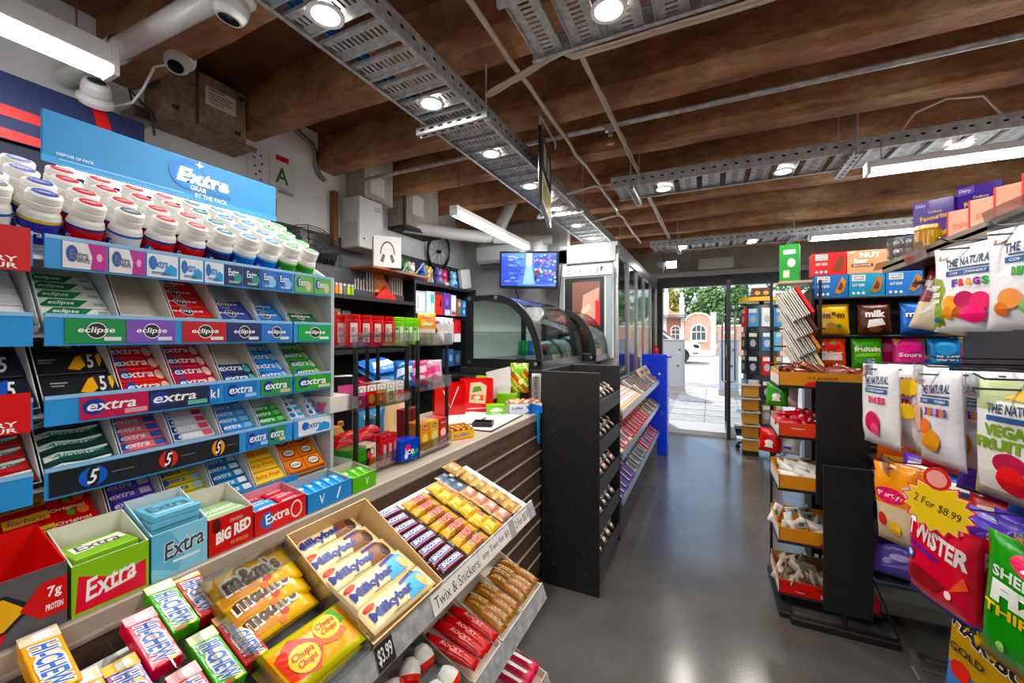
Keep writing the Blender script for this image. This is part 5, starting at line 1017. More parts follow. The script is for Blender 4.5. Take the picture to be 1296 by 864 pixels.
# -- bars: print reads along +Y
def bar(L, W, H, zones, items, seed=1, name='chocolate_bar', wr=.0): return pillow_kit(name, 'chocolate bar', L, W, H, zones, items, 'x', 12, 6, 'film', wr, seed)
snick = bar(.118, .034, .022, lambda a, b: '3a1a18' if (a < .05 or a > .95) else '4a1f22', [('r', 'c9ccd8', .12, .24, .86, .86), ('r', '2f3fa0', .13, .28, .85, .82), ('t', 'SNICKERS', 'f2f3f6', .49, .55, .66, .36, dict(b=.03, i=.1)), ('r', 'b32a3a', .13, .14, .85, .2)])
twix = bar(.12, .036, .022, lambda a, b: 'c9973c' if a < .3 or a > .72 else 'a8642a', [('p', 'd8aa4c', [(.02, .1), (.2, .2), (.12, .9), (.02, .8)]), ('t', 'TWIX', 'f6efe6', .5, .52, .60, .64, dict(i=.35, b=.07)), ('t', 'TWIX', 'c4202a', .5, .52, .58, .58, dict(i=.35, b=.04))])
gold = bar(.085, .052, .02, lambda a, b: 'e3b23a' if a > .1 and a < .9 else 'c99a3a', [('p', 'f0cc5c', [(.2, .2), (.5, .3), (.55, .9), (.3, .8)]), ('e', '8a4a22', .72, .6, .12, .26), ('p', 'c48a2a', [(.3, .1), (.85, .15), (.8, .3), (.35, .28)])], 2)
bluew = bar(.066, .046, .018, lambda a, b: 'd8c8a0' if a < .1 or a > .9 else '56708c', [('p', '2f3f58', [(.2, .2), (.8, .25), (.75, .8), (.25, .75)]), ('e', '9ab0c4', .6, .55, .14, .2)], 3)
rosew = bar(.07, .052, .02, lambda a, b: 'dcc28a' if a < .12 or a > .88 else 'b8806a', [('p', 'c9988a', [(.2, .2), (.8, .3), (.75, .85), (.25, .7)]), ('e', 'e4d4c0', .5, .5, .12, .16)], 4)
goldb = bar(.072, .05, .022, lambda a, b: 'e0c084' if b < .14 or b > .86 else 'b08a50', [('r', '8f7446', .1, .3, .9, .75), ('e', 'a85a2c', .68, .55, .12, .2), ('p', 'cfa868', [(.15, .35), (.5, .4), (.45, .7), (.2, .65)])], 5)
def column(kit, yc, n, step, f0, label, group, slant=0.0, lift=.002, yaw=0):
    for i in range(n):
        kit.put(on(pt1, u1, f0 + i * step, yc + slant * i + rnd.uniform(-.003, .003), lift + rnd.uniform(0, .003), yaw + rnd.uniform(-3, 3), rnd.uniform(-3, 6)), label, group)
column(snick, .945, 8, .112, .04, 'blue-labelled brown bar beside the milk bar carton', 'blue-labelled brown bars')
for o in [o for o in bpy.data.objects if o.get('group') == 'blue-labelled brown bars'][6:]: o.location.y -= .004
column(twix, 1.075, 7, .128, .03, 'gold chocolate bar with red slanted lettering on the top shelf', 'gold bars with red lettering')
column(gold, 1.187, 6, .150, .03, 'bright yellow-gold wrapped bar on the top chocolate shelf', 'yellow-gold wrapped bars')
column(rosew, 1.276, 4, .155, .05, 'rose and gold wrapped chocolate on the top shelf', 'rose and gold chocolates')
for i in range(3): bluew.put(on(pt1, u1, .66 + .11 * i, 1.268, .003, rnd.uniform(-5, 5)), 'slate blue and gold wrapped chocolate near the back of the top shelf', 'slate blue chocolates')
column(goldb, 1.358, 6, .155, .03, 'brown and cream-gold wrapped bar in the right column', 'cream-gold bars, right column')
for i in range(2): goldb.put(on(pt1, u1, .83 + .07 * i, 1.32 - .0 * i, .026, 4), 'brown and cream-gold bar lying across the back corner of the top shelf', 'bars across the back corner')
# -- Milkybar carton
def shelf_carton(pt, u, nn, y0, y1, f0, f1, hf, hb, out, inn, label, items=None, side=None, name='display_carton'):
    L0 = (pt(f1, 0) - pt(f0, 0)).length; w = y1 - y0
    t = thing(name, label, 'box', fr(pt(f0, (y0 + y1) / 2, .001), (0, 1, 0), u))
    b = open_box(w, L0, hf, hb, out, inn, .003); b.obj('carton', t)
    if items: B().prints(items, lambda a, c, L: (-w / 2 - .0002 - L, L0 * (1 - a), c * hb * .8), .0004).obj('print', t)
    return t
KL = 'd2b184'
t = shelf_carton(pt1, u1, n1, .625, .865, .0, 1.0, .03, .085, KRAFT, 'd8b98e', 'kraft carton of cream milk bars on the top chocolate shelf')
B().prints([('r', 'efe3c8', .0, .0, 1, 1), ('r', '2a2624', .1, .15, .9, .85)] + [('r', 'efe3c8', .14 + .07 * i, .2, .155 + .07 * i + .012 * (i % 3), .8) for i in range(11)], lambda a, c, L: (-.1175 + L, .06 + a * .1, .012 + c * .05)).obj('barcode_panel', t)
B().prints([('t', 'Milky', '2a2624', .5, .68, .7, .3), ('t', 'bar', '2a2624', .5, .28, .45, .3)], lambda a, c, L: (-.1205 - L, .07 - a * .06, .006 + c * .05)).obj('side_print', t)
mkb = lambda c1, c2, nm: pillow_kit('chocolate_bar', 'chocolate bar', .205, .066, .024, lambda a, b: 'efe2b8', [('p', c1, [(.56, .1), (.66, .75), (.8, .98), (.93, .8), (.95, .4), (.82, .12)]), ('e', c2, .86, .42, .07, .28), ('p', '4a2f86', [(.58, .72), (.86, .86), (.86, .99), (.58, .86)]), ('t', 'Milkybar', '2b3a8c', .38, .42, .62, .46, dict(b=.04, r=2, asp=3)), ('e', 'c23a30', .12, .78, .07, .11), ('r', '8a7a5a', .3, .1, .55, .13)], 'x', 14, 6, 'film', 0, 3)
mk1, mk2 = mkb('7a4a2c', '3a2012', 'c'), mkb('58aadc', 'e9b87c', 'w')
for i in range(2): mk2.put(on(pt1, u1, .04 + .21 * i, .745, .016 + .004 * i, -1 + 2 * i, 4), 'cream bar with sky blue swirl, %s in the kraft carton' % ['frontmost', 'second from the front'][i], 'sky blue swirl bars')
for i in range(3): mk1.put(on(pt1, u1, .46 + .19 * i, .745 - .006 * i, .014 + .003 * i, -2 + i, 3), 'cream bar with brown chocolate swirl, %s in the kraft carton' % ['nearest the blue ones', 'middle', 'rearmost'][i], 'brown swirl bars')
# -- clear acrylic bin with yellow bags
ab = thing('acrylic_bin', 'clear acrylic bin of yellow sweet bags on the top shelf', 'bin', fr(pt1(0, .53, .002), (0, 1, 0), u1))
B().box(-.088, .088, 0, .30, 0, .003, ACRYL).box(-.088, .088, 0, .003, 0, .055, ACRYL).box(-.088, .088, .297, .30, 0, .075, ACRYL).obj('tray', ab)
for x in (-.088, .085): B().add([(x + e, y, z) for e in (0, .003) for y, z in ((0, 0), (.3, 0), (.3, .075), (0, .055))], [(0, 3, 2, 1), (4, 5, 6, 7), (0, 1, 5, 4), (1, 2, 6, 5), (2, 3, 7, 6), (3, 0, 4, 7)], ACRYL).obj('side_wall', ab)
B().box(-.085, .085, .135, .138, .003, .05, ACRYL).obj('divider', ab)
B().box(-.090, .090, .24, .302, .077, .080, ACRYL).obj('lid', ab)
mm = pillow_kit('sweet_bag', 'sweets', .165, .085, .03, 'e9b81f', [('p', 'c98a1a', [(.05, .1), (.5, .2), (.4, .5), (.1, .6)]), ('e', 'c23a26', .58, .3, .05, .09), ('e', '3f7f3a', .68, .42, .045, .08), ('e', 'd87a22', .52, .16, .045, .08), ('t', "m&m's", 'f4eee4', .46, .60, .70, .58, dict(b=.13, r=4, asp=2.2)), ('t', "m&m's", '3a2014', .46, .60, .66, .48, dict(b=.04, r=4, asp=2.2))], 'x', 12, 8, 'film', .002, 4)
for i in range(3): mm.put(on(pt1, u1, .48 + .12 * i, .53, .012 + .012 * i, 2 - 3 * i, 6), 'yellow chocolate button bag with brown lettering, %s in the clear bin' % ['front', 'middle', 'rear'][i], 'yellow button bags')
chup = pillow_kit('sweet_bag', 'sweets', .165, .10, .026, lambda a, b: 'c9c23a' if b < .12 or b > .9 else 'e8a72c', [('p', 'd8452a', [(.1, .2), (.4, .1), (.6, .5), (.3, .9), (.08, .7)]), ('p', '4f9a3c', [(.75, .5), (.95, .6), (.9, .95), (.7, .85)]), ('p', 'e86a2c', [(.4, .5), (.7, .3), (.9, .4), (.7, .7)]), ('e', 'f3c932', .32, .42, .17, .26), ('e', 'f3c932', .70, .66, .16, .24), ('t', 'Chupa', 'c0262c', .32, .48, .26, .18, dict(i=.2)), ('t', 'Chups', 'c0262c', .32, .32, .22, .16, dict(i=.2)), ('t', 'Chupa', 'c0262c', .70, .72, .24, .16, dict(i=.2)), ('t', 'Chups', 'c0262c', .70, .58, .2, .14, dict(i=.2))], 'x', 12, 8, 'film', .002, 5)
for i in range(2): chup.put(on(pt1, u1, .04 + .02 * i, .53 + .004 * i, .010 + .016 * i, 2 - 3 * i, 3), 'orange and red lollipop sweet bag, %s in the clear bin' % ['lower', 'upper'][i], 'lollipop bags')
# -- chew sticks, standing on edge toward the aisle: long axis up-slope
def chew(c1, c2, txtc='2f5fb8'):
    b = box_kit('chew_pack', 'sweets', .118, .042, .026, c1, [('p', c2, [(0, 0), (.16, 0), (.2, 1), (0, 1)]), ('r', 'f4f2ee', .04, .35, .15, .8), ('e', c2, .58, .5, .26, .4), ('t', 'HI-CHEW', 'ffffff', .58, .5, .72, .76, dict(b=.1, i=.12)), ('t', 'HI-CHEW', txtc, .58, .5, .69, .66, dict(b=.03, i=.12)), ('e', 'd83a3a', .965, .3, .03, .2), ('e', 'f0d060', .97, .7, .025, .18)], 'film')
    return b
CH = [('e9a828', 'd8d0b8', 'orange'), ('6a3a9a', 'e3c04a', 'grape purple'), ('d83a54', 'f2b8bc', 'strawberry pink'), ('4fae36', 'e2eec0', 'green apple'), ('c92a30', 'f0c890', 'cherry red')]
def put_chew(i, y, f, lift, yaw=88):
    c1, c2, n = CH[i]; k = CHK[i]
    M = fr(pt1(f, y, lift), (0, 1, 0), u1) @ Matrix.Rotation(R(yaw), 4, 'Z') @ Matrix.Rotation(R(180), 4, 'Z')
    return k.put(M, '', None)
CHK = [chew(a, b) for a, b, _ in CH]
lay_ = [(0, .205, .66, .03, 'rear'), (0, .19, 1.0, .035, 'tucked'), (1, .250, .64, .022, 'rear'), (2, .296, .84, .03, 'rear'), (2, .302, .40, .022, 'front'), (3, .342, .98, .03, 'rear'), (3, .350, .54, .022, 'front'), (4, .388, 1.0, .022, 'rear'), (4, .397, .58, .018, 'front')]
for i, y, f, lf, w in lay_:
    o = put_chew(i, y + .042, f, lf); o['label'] = '%s chewy sweet stick, %s one in its row on the chocolate shelf' % (CH[i][2], w); o['group'] = 'chewy sweet sticks'
for k_ in range(5):
    o = tag(B().box(-.0012, .0012, 0, .28, 0, .06, ACRYL).obj('shelf_divider', None, fr(pt1(.02, .265 + .047 * k_, .001), (0, 1, 0), u1)), 'clear plastic divider between chewy sweet rows', 'divider', 'clear shelf dividers')
rc = box_kit('chocolate_carton', 'box', .16, .12, .05, 'cf2030', [('r', 'd8dad8', .55, .5, .8, .8), ('p', 'b9bcba', [(.3, .3), (.5, .4), (.5, .55), (.3, .45)])], 'gloss')
rc.put(on(pt1, u1, .30, .10, .03, 6, 0), 'red chocolate carton in the bottom left corner of the shelf')
# ---------------------------------------------------------------- second shelf
sh2, u2, n2, pt2, tk2 = cshelf('middle sloped chocolate shelf below the ticketed one', -.545, .595, -.905, .715, -.4, 1.37)
CW = 'd9cfc0'
for y0, y1, lb in ((1.205, 1.362, 'white carton of gold bars at the right end of the middle shelf'), (1.06, 1.20, 'white carton of gold bars left of the end carton')):
    shelf_carton(pt2, u2, n2, y0, y1, 0, 1, .022, .075, CW, 'e2d6c4', lb)
ghay = bar(.15, .034, .022, lambda a, b: 'd8b070' if .46 < a < .54 else ('a8702c' if b < .5 else '8f5a26'), [('t', 'CRUNCHIE', 'f0d8a8', .27, .5, .36, .42, dict(i=.15)), ('t', 'CRUNCHIE', 'f0d8a8', .74, .5, .36, .42, dict(i=.15)), ('p', 'e9cf96', [(.02, .7), (.45, .6), (.45, .85), (.02, .95)])], 6)
for c_, (yc, nm) in enumerate(((1.283, 'end'), (1.13, 'second'))):
    for i in range(2):
        for j in range(4):
            M = fr(pt2(.03 + .49 * i, yc - .05 + .034 * j, .014 + .006 * (j % 2)), (0, 1, 0), u2) @ Matrix.Rotation(R(-90 + rnd.uniform(-6, 6)), 4, 'Z') @ Matrix.Translation((-.078, 0, 0))
            ghay.put(M, 'gold foil bar in the %s white carton, %s row, middle shelf' % (nm, ['front', 'back'][i]), 'gold foil bars in the %s carton' % nm)
rkit = bar(.16, .036, .024, lambda a, b: 'c81822' if b > .2 else 'a81018', [('t', 'ROCKY', 'f2c8c0', .5, .5, .4, .34, dict(i=.2)), ('p', 'e85050', [(.05, .7), (.95, .75), (.95, .85), (.05, .82)])], 7)
shelf_carton(pt2, u2, n2, .90, 1.055, 0, 1, .02, .06, 'd8cec0', 'e2d6c8', 'carton of red bars on the middle shelf')
for i in range(2):
    for j in range(4):
        M = fr(pt2(.04 + .46 * i, .925 + .034 * j, .014 + .008 * (j % 2) + .01 * i), (0, 1, 0), u2) @ Matrix.Rotation(R(-84 + rnd.uniform(-5, 5)), 4, 'Z') @ Matrix.Translation((-.08, 0, 0))
        rkit.put(M, 'red wrapped bar in the red bar carton, %s row' % ['front', 'back'][i], 'red bars on the middle shelf, %s row' % ['front', 'back'][i])
# eggs
prof = [(.0, 0), (.012, .002), (.022, .010), (.027, .022), (.026, .036), (.020, .050), (.011, .060), (.004, .0635), (0, .064)]
eb = B().lathe(prof, None, 16, mats=[cm('d8302c', 'film'), cm('d8302c', 'film'), cm('e2483c', 'film'), cm('f1eee8', 'film'), cm('f3f1ec', 'film'), cm('f3f1ec', 'film'), cm('4aa8a4', 'film'), cm('3f9c98', 'film')])
ep = B().prints([('p', '46a6a2', [(.0, .55), (.3, .6), (.5, .9), (.3, 1), (0, 1)]), ('p', 'd8302c', [(.5, 0), (1, 0), (1, .4), (.75, .35)]), ('e', 'c23a3a', .62, .62, .12, .1), ('e', 'f6f2ec', .62, .62, .09, .07)], lambda a, c, L: ((.0268 + L) * math.cos((a - .5) * 2.2) * (1 - .5 * (c - .4) ** 2), (.0268 + L) * math.sin((a - .5) * 2.2) * (1 - .5 * (c - .4) ** 2), .014 + c * .032), .001)
EGG = Kit('chocolate_egg', 'chocolate egg', eb.mesh('chocolate_egg'), [('print', ep.mesh('print'))])
shelf_carton(pt2, u2, n2, .66, .895, 0, 1, .03, .08, ACRYL, ACRYL, 'clear tray of foil eggs on the middle shelf')
r8 = random.Random(12); k_ = 0
for i in range(4):
    for j in range(4):
        M = fr(pt2(.14 + .22 * i, .695 + .055 * j, .03), (0, 1, 0), u2) @ Matrix.Rotation(R(r8.uniform(-50, 50)), 4, 'Z') @ Matrix.Rotation(R(r8.uniform(-95, -50)), 4, 'X') @ Matrix.Rotation(R(r8.uniform(60, 200)), 4, 'Z') @ Matrix.Translation((0, 0, -.028))
        EGG.put(M, 'red, white and teal foil egg, %s row, %s from the left' % (['front', 'second', 'third', 'back'][i], ORD[j]), 'foil eggs on the middle shelf')
caram = bar(.13, .04, .024, lambda a, b: '9a6a2a' if b > .3 else 'c9984a', [('t', 'CARAMEL', 'f0dcb0', .5, .5, .6, .36)], 8)
for i in range(4): caram.put(on(pt2, u2, .05 + .12 * i, .57, .008, 8), 'brown and gold caramel bar left of the egg tray', 'caramel bars left of the eggs')
bl_ = bar(.12, .045, .03, lambda a, b: '6fb6dc' if b > .4 else 'e6eef2', [('e', 'f6f9fb', .5, .6, .22, .2)], 9)
for i in range(3): bl_.put(on(pt2, u2, .60 + .12 * i, .60, .012, 12), 'pale blue wrapped bar at the back of the middle shelf', 'pale blue bars')
# ---------------------------------------------------------------- third shelf
sh3, u3, n3, pt3, tk3 = cshelf('lowest sloped chocolate shelf near the floor', -.50, .34, -.905, .45, -.3, 1.30)
shelf_carton(pt3, u3, n3, 1.13, 1.295, 0, 1, .03, .075, 'd2336a', 'd8c8b4', 'pink-edged carton at the right end of the lowest shelf')
pk = bar(.15, .044, .026, lambda a, b: 'd8285e' if b > .3 else 'b81c4c', [('p', 'f4f0f2', [(.2, .2), (.8, .3), (.85, .55), (.25, .5)]), ('r', '2a2a2c', .3, .62, .75, .75)], 10)
for i in range(3):
    M = fr(pt3(.05, 1.175 + .042 * i, .02), (0, 1, 0), u3) @ Matrix.Rotation(R(-88), 4, 'Z') @ Matrix.Translation((-.08, 0, 0)); pk.put(M, 'pink wrapped bar in the lowest carton', 'pink bars on the lowest shelf')
shelf_carton(pt3, u3, n3, .92, 1.125, 0, 1, .03, .07, 'cfc4b4', 'd8ccba', 'brown lined carton of blue bars on the lowest shelf')
bb = bar(.15, .05, .026, lambda a, b: '2f9ad4' if b > .25 else '1f7ab8', [('t', 'COOKIE', '1d3a78', .5, .5, .6, .4, dict(b=.04))], 11)
for i in range(3): bb.put(on(pt3, u3, .05 + .14 * i, 1.02, .012, 10), 'bright blue wrapped bar in the lowest carton', 'bright blue bars on the lowest shelf')
# ================================================================== ACRYLIC COUNTER RACKS AND COUNTER-TOP GOODS
def acr(label, y0, y1, xf, xb, tiers, top):
    t = thing('acrylic_rack', label, 'display rack', Matrix.Translation((0, 0, CZ)))
    for x in (xf, xb):
        for y in (y0, y1): B().box(x - .006, x + .006, y - .006, y + .006, 0, top - CZ + .012, BLACKM, .001).obj('post', t)
    for z in tiers:
        b = B().box(xb - .01, xf + .02, y0 - .01, y1 + .01, z - CZ, z - CZ + .004, ACRYL).box(xf + .017, xf + .02, y0 - .01, y1 + .01, z - CZ, z - CZ + .05, ACRYL).box(xb - .01, xf + .02, y0 - .01, y0 - .007, z - CZ, z - CZ + .05, ACRYL).box(xb - .01, xf + .02, y1 + .007, y1 + .01, z - CZ, z - CZ + .05, ACRYL)
        b.obj('acrylic_shelf', t)
    return t
acr('near black-posted clear acrylic rack on the counter beside the gum rack', .985, 1.235, -1.035, -1.235, (CZ + .007, 1.255, 1.462), 1.47)
acr('far black-posted clear acrylic rack on the counter', 1.262, 1.455, -1.005, -1.205, (CZ + .007, 1.288, 1.462), 1.47)
def tubek(name, r, h, col, items, capcol=None, kind='gloss'):
    b = B().lathe([(0, 0), (r * .96, 0), (r, .003), (r, h * .82), (r * .86, h * .88)], cm(col, kind), 16)
    c = B().lathe([(r * .93, h * .86), (r * .96, h * .88), (r * .96, h * .985), (r * .85, h), (0, h)], cm(capcol or col, kind), 16)
    p = B().prints(items, lambda a, q, L: ((r + .0004 + L) * math.cos((a - .5) * 1.9), (r + .0004 + L) * math.sin((a - .5) * 1.9), .005 + q * h * .76), .0003)
    return Kit(name, 'sweets', b.mesh(name), [('cap', c.mesh('cap')), ('print', p.mesh('print'))])
redt = tubek('mint_tub', .026, .104, 'c81e2a', [('r', 'ece4e2', .28, .1, .72, .9), ('t', 'BIG', 'c02030', .5, .62, .3, .2), ('r', '7a7a7a', .34, .3, .66, .42), ('e', 'e06060', .5, .2, .1, .07)], 'b81824')
grnt = tubek('mint_tub', .026, .104, '7cc41e', [('r', 'd8e0c8', .2, .08, .46, .8), ('r', 'e4e8da', .56, .08, .82, .8), ('e', '4a8a1c', .34, .7, .1, .07)], '8ad428')
for i in range(4): redt.put(Matrix.Translation((-1.062, .998 + .0535 * i, 1.4665)) @ Matrix.Rotation(R(-35), 4, 'Z'), 'red sweet tub on top of the near acrylic rack, %s from the left' % ORD[i], 'red sweet tubs')
for i in range(3): grnt.put(Matrix.Translation((-1.062, 1.214 + .0535 * i - (.003 if i == 2 else 0), 1.4665)) @ Matrix.Rotation(R(-35), 4, 'Z'), 'lime green sweet tub on top of the acrylic rack, %s from the left' % ORD[i], 'green sweet tubs')
for i in range(4): redt.put(Matrix.Translation((-1.12, .998 + .0535 * i, 1.4665)) @ Matrix.Rotation(R(-35), 4, 'Z'), 'red sweet tub in the row behind, %s from the left' % ORD[i], 'red sweet tubs, rear row')
bagk = pillow_kit('sweet_bag', 'sweets', .075, .125, .03, lambda a, b: 'f0a020' if b > .5 else 'd9d4c8', [('t', 'Sour', 'd83a20', .5, .86, .6, .12, dict(b=.05)), ('t', 'Bites', 'f6f0d0', .5, .66, .66, .14, dict(b=.06)), ('e', 'f3d33a', .25, .74, .12, .07), ('r', 'c9bca8', .2, .05, .8, .4)], 'y', 8, 10, 'film', .001, 3)
bagk.put(FACE((-1.03, 1.345, 1.4665), 50), 'orange topped sweet bag on the acrylic rack')
clr = [('d8d4d2', 'a03a4a'), ('cfcfd2', '8a8a92'), ('dcdadf', '6a4a7a')]
for i, (c, d_) in enumerate(clr): pillow_kit('sweet_bag', 'sweets', .07, .11, .034, lambda a, b, c=c: c if (int(a * 6) + int(b * 6)) % 3 else 'f0efee', [('e', d_, .4, .5, .14, .1), ('e', 'f4f2f0', .6, .35, .16, .1), ('p', d_, [(.2, .7), (.7, .8), (.6, .9), (.25, .84)])], 'y', 8, 10, 'film', .002, 20 + i).put(FACE((-1.02 - .01 * i, 1.395 + .045 * i, 1.4665), 48 + 6 * i), 'clear bag of %s sweets on the far acrylic rack' % ['pink', 'silver', 'violet'][i], 'clear sweet bags')
# tier 2 small cartons
cs = [('d8609a', 'pink'), ('d83a2c', 'red'), ('b98a5a', 'tan'), ('d9e8dc', 'white and green'), ('e8dcd8', 'white and red')]
sec = ['b03a7a', 'f0b050', 'c96a4a', '3a9a4a', 'd83040']
for j in range(2):
    for i, (c, n) in enumerate(cs):
        k = box_kit('mint_carton', 'sweets', .042, .074, .085, c, [('r', 'f1ece6', 0, .72, 1, 1), ('e', '2a4a34', .5, .80, .28, .12), ('e', 'e9f2ea', .5, .80, .22, .09), ('e', sec[i], .5, .36, .34, .22), ('e', 'f3c8b0', .4, .3, .12, .1)], 'gloss')
        if j == 0: k.put(FACE_E((-1.035 - .085, 1.008 + .047 * i, 1.2595)), '%s fronted sweet carton on the middle tier of the near acrylic rack' % n, 'sweet cartons, middle tier')
tp = box_kit('sweet_tray', 'box', .13, .05, .09, 'e9e4de', [('e', ['d83a6a', 'e8a030', '5aa84a'][i % 3], .12 + .1 * i, .35 + .2 * (i % 2), .07, .16) for i in range(8)] + [('r', 'd8609a', .55, .1, .8, .6)])
tp.put(fr((-1.17, .992, 1.2595), (1, 0, 0), (0, 0, 1)) @ Matrix.Translation((.05, 0, -.0)), 'white sweet tray end-on at the left of the acrylic rack')
# tier 2 far rack bags
for i, (c, d_, n) in enumerate((('2f6fc4', 'd8e4f0', 'blue'), ('d83a7a', 'f4d0e0', 'pink'), ('c9b4c4', 'e84a8a', 'translucent pink'))):
    pillow_kit('sweet_bag', 'sweets', .085, .11, .035, c, [('p', d_, [(.1, .3), (.9, .5), (.85, .75), (.15, .6)]), ('e', d_, .6, .25, .2, .1)], 'y', 8, 9, 'film', .003, 30 + i).put(FACE((-1.10 + .035 * i, 1.30 + .045 * i, 1.2925), 45, 25), '%s sweet bag leaning in the far acrylic rack' % n, 'bags in the far acrylic rack')
# base tier near rack
tt = box_kit('mint_carton', 'sweets', .12, .075, .08, '3f8f36', [('r', 'eef0ea', .02, .04, .98, .74)] + [('r', 'c9d0c4', .03 + .24 * i, .04, .04 + .24 * i, .74) for i in range(4)] + [('r', 'c9d0c4', .02, .38, .98, .40)], 'gloss')
tt.put(fr((-1.16, .985, CZ + .0115), (1, 0, 0), (0, 0, 1)) @ Matrix.Translation((.06, 0, -.07)), 'green topped carton of white mint boxes low in the acrylic rack')
fl = box_kit('mint_carton', 'sweets', .045, .085, .05, 'f0d8c0', [('e', 'e8743a', .6, .3, .3, .2), ('e', 'd83a5a', .3, .6, .24, .16), ('e', '1f3a28', .6, .7, .22, .16), ('e', 'e4f0e0', .6, .7, .16, .11)], 'gloss'); fl.put(FACE_E((-1.09, 1.058, CZ + .0115)), 'floral pastille carton low in the acrylic rack')
rl = tubek('mint_roll', .013, .105, 'cc1f30', [('t', 'AIR', 'f4e8e8', .5, .5, .5, .7), ('r', '7a8aa8', .2, .1, .4, .9)], 'c02030', 'film')
for i in range(3):
    for j in range(2): rl.put(Matrix.Translation((-1.032 - .03 * j, 1.102 + .0275 * i, CZ + .0115)), 'red mint roll, %s in the %s row of the acrylic rack' % (ORD[i], ['front', 'rear'][j]), 'red mint rolls')
for i in range(4): pillow_kit('sweet_bag', 'sweets', .09, .05, .03, 'c8202e', [('p', 'e86a70', [(.2, .3), (.8, .5), (.7, .7)])], 'x', 8, 6, 'film', .003, 40 + i).put(fr((-1.13 - .02 * (i % 2), 1.03 + .05 * i, CZ + .07 + .012 * (i % 2)), (0, 1, .1), (-1, 0, .3)), 'crumpled red sweet bag lying behind the mint rolls', 'crumpled red bags')
bx = box_kit('sweet_tub', 'sweets', .085, .075, .06, '2448c0', [('p', '2f9a4a', [(.5, .1), (.95, .3), (.9, .5), (.6, .4)]), ('e', 'd83a5a', .35, .6, .16, .2), ('t', 'ice', 'f2f6fb', .45, .45, .5, .34), ('e', 'dfe9f4', .25, .25, .1, .14)], 'gloss'); bx.put(FACE((-1.045, 1.205, CZ + .0115), 82), 'royal blue sweet tub at the right of the near acrylic rack')
# tall blue pouch behind
pillow_kit('snack_pouch', 'snack', .11, .17, .05, lambda a, b: '5fa4d8' if b > .25 else '8ac0e4', [('t', 'mint', 'e8f2f8', .5, .8, .6, .14), ('e', '8a6a3a', .4, .3, .2, .1), ('r', 'dfe9ee', .1, .05, .9, .12)], 'y', 10, 12, 'film', .001, 8).put(FACE((-1.28, 1.30, CZ + .002), 50), 'pale blue snack pouch standing behind the acrylic racks')
# far rack base
for i, (c, d_, n) in enumerate((('e0952a', 'f4d070', 'orange'), ('e8b32a', 'd8e09a', 'golden yellow'), ('c4202c', 'f0d0d0', 'red'))):
    box_kit('sweet_carton', 'sweets', .056, .115, .07, c, [('e', d_, .5, .48, .32, .16), ('r', '5a2a14', .2, .78, .8, .9), ('t', 'fruit', 'faf4e6', .5, .84, .5, .08), ('p', d_, [(.1, .1), (.9, .16), (.9, .24), (.1, .2)])], 'gloss').put(FACE_E((-1.065, 1.295 + .06 * i, CZ + .0115)), '%s sweet carton at the foot of the far acrylic rack' % n, 'cartons in the far acrylic rack')
for i in range(2): box_kit('sweet_carton', 'sweets', .05, .14, .04, ['8a1420', '6a1018'][i], [('t', 'bar', 'e0a060', .5, .6, .5, .1), ('e', 'c9762a', .5, .35, .26, .12)]).put(FACE_E((-1.2, 1.39 + .055 * i, CZ + .0115)), 'dark red carton behind the far acrylic rack, %s' % ['left', 'right'][i], 'dark red cartons')
# stack of blue and red bags on counter behind racks (seen between posts)
for i, (c, n) in enumerate((('2f7fc8', 'blue'), ('d83a50', 'red and orange'), ('2a8ad0', 'bright blue'), ('3a6fd0', 'royal blue'))):
    pillow_kit('sweet_bag', 'sweets', .2, .14, .04, c, [('p', ['e8eef4', 'f09a2a', 'f0f4f8', 'd8e4f4'][i], [(.1, .2), (.9, .3), (.8, .6), (.2, .5)])], 'x', 8, 8, 'film', .003, 50 + i).put(fr((-1.36, 1.5, 1.20 + .038 * i), (0, 1, .06 * (i % 2)), (-1, 0, .4)), '%s bag in the pile behind the acrylic racks' % n, 'pile of bags')
tag(B().box(-1.55, -1.36, 1.38, 1.62, CZ, 1.20, KRAFT, .004).obj('cardboard_box'), 'brown box under the pile of bags behind the counter', 'box')
# staff side clutter
mon = thing('cash_screen', 'black point-of-sale screen behind the acrylic racks', 'screen', Matrix.Translation((-1.45, 1.14, CZ)) @ Matrix.Rotation(R(60), 4, 'Z'))
B().box(-.17, .17, 0, .03, .06, .30, cm('121214', 'plastic'), .006).obj('monitor', mon); B().box(-.03, .03, .0, .05, .01, .1, cm('18181a', 'plastic')).box(-.1, .1, -.05, .1, 0, .012, cm('18181a', 'plastic'), .004).obj('stand', mon)
tag(B().lathe([(0, 0), (.04, .0), (.05, .04), (.03, .08), (.035, .1), (.02, .125), (0, .13)], cm('c98a3a', 'matte'), 12, (-1.26, 1.1, CZ)).lathe([(0, 0), (.012, .005), (.01, .02), (0, .024)], cm('c98a3a', 'matte'), 8, (-1.26, 1.075, CZ + .12)).lathe([(0, 0), (.012, .005), (.01, .02), (0, .024)], cm('c98a3a', 'matte'), 8, (-1.26, 1.125, CZ + .12)).obj('plush_toy'), 'small tan plush toy behind the acrylic rack', 'toy')
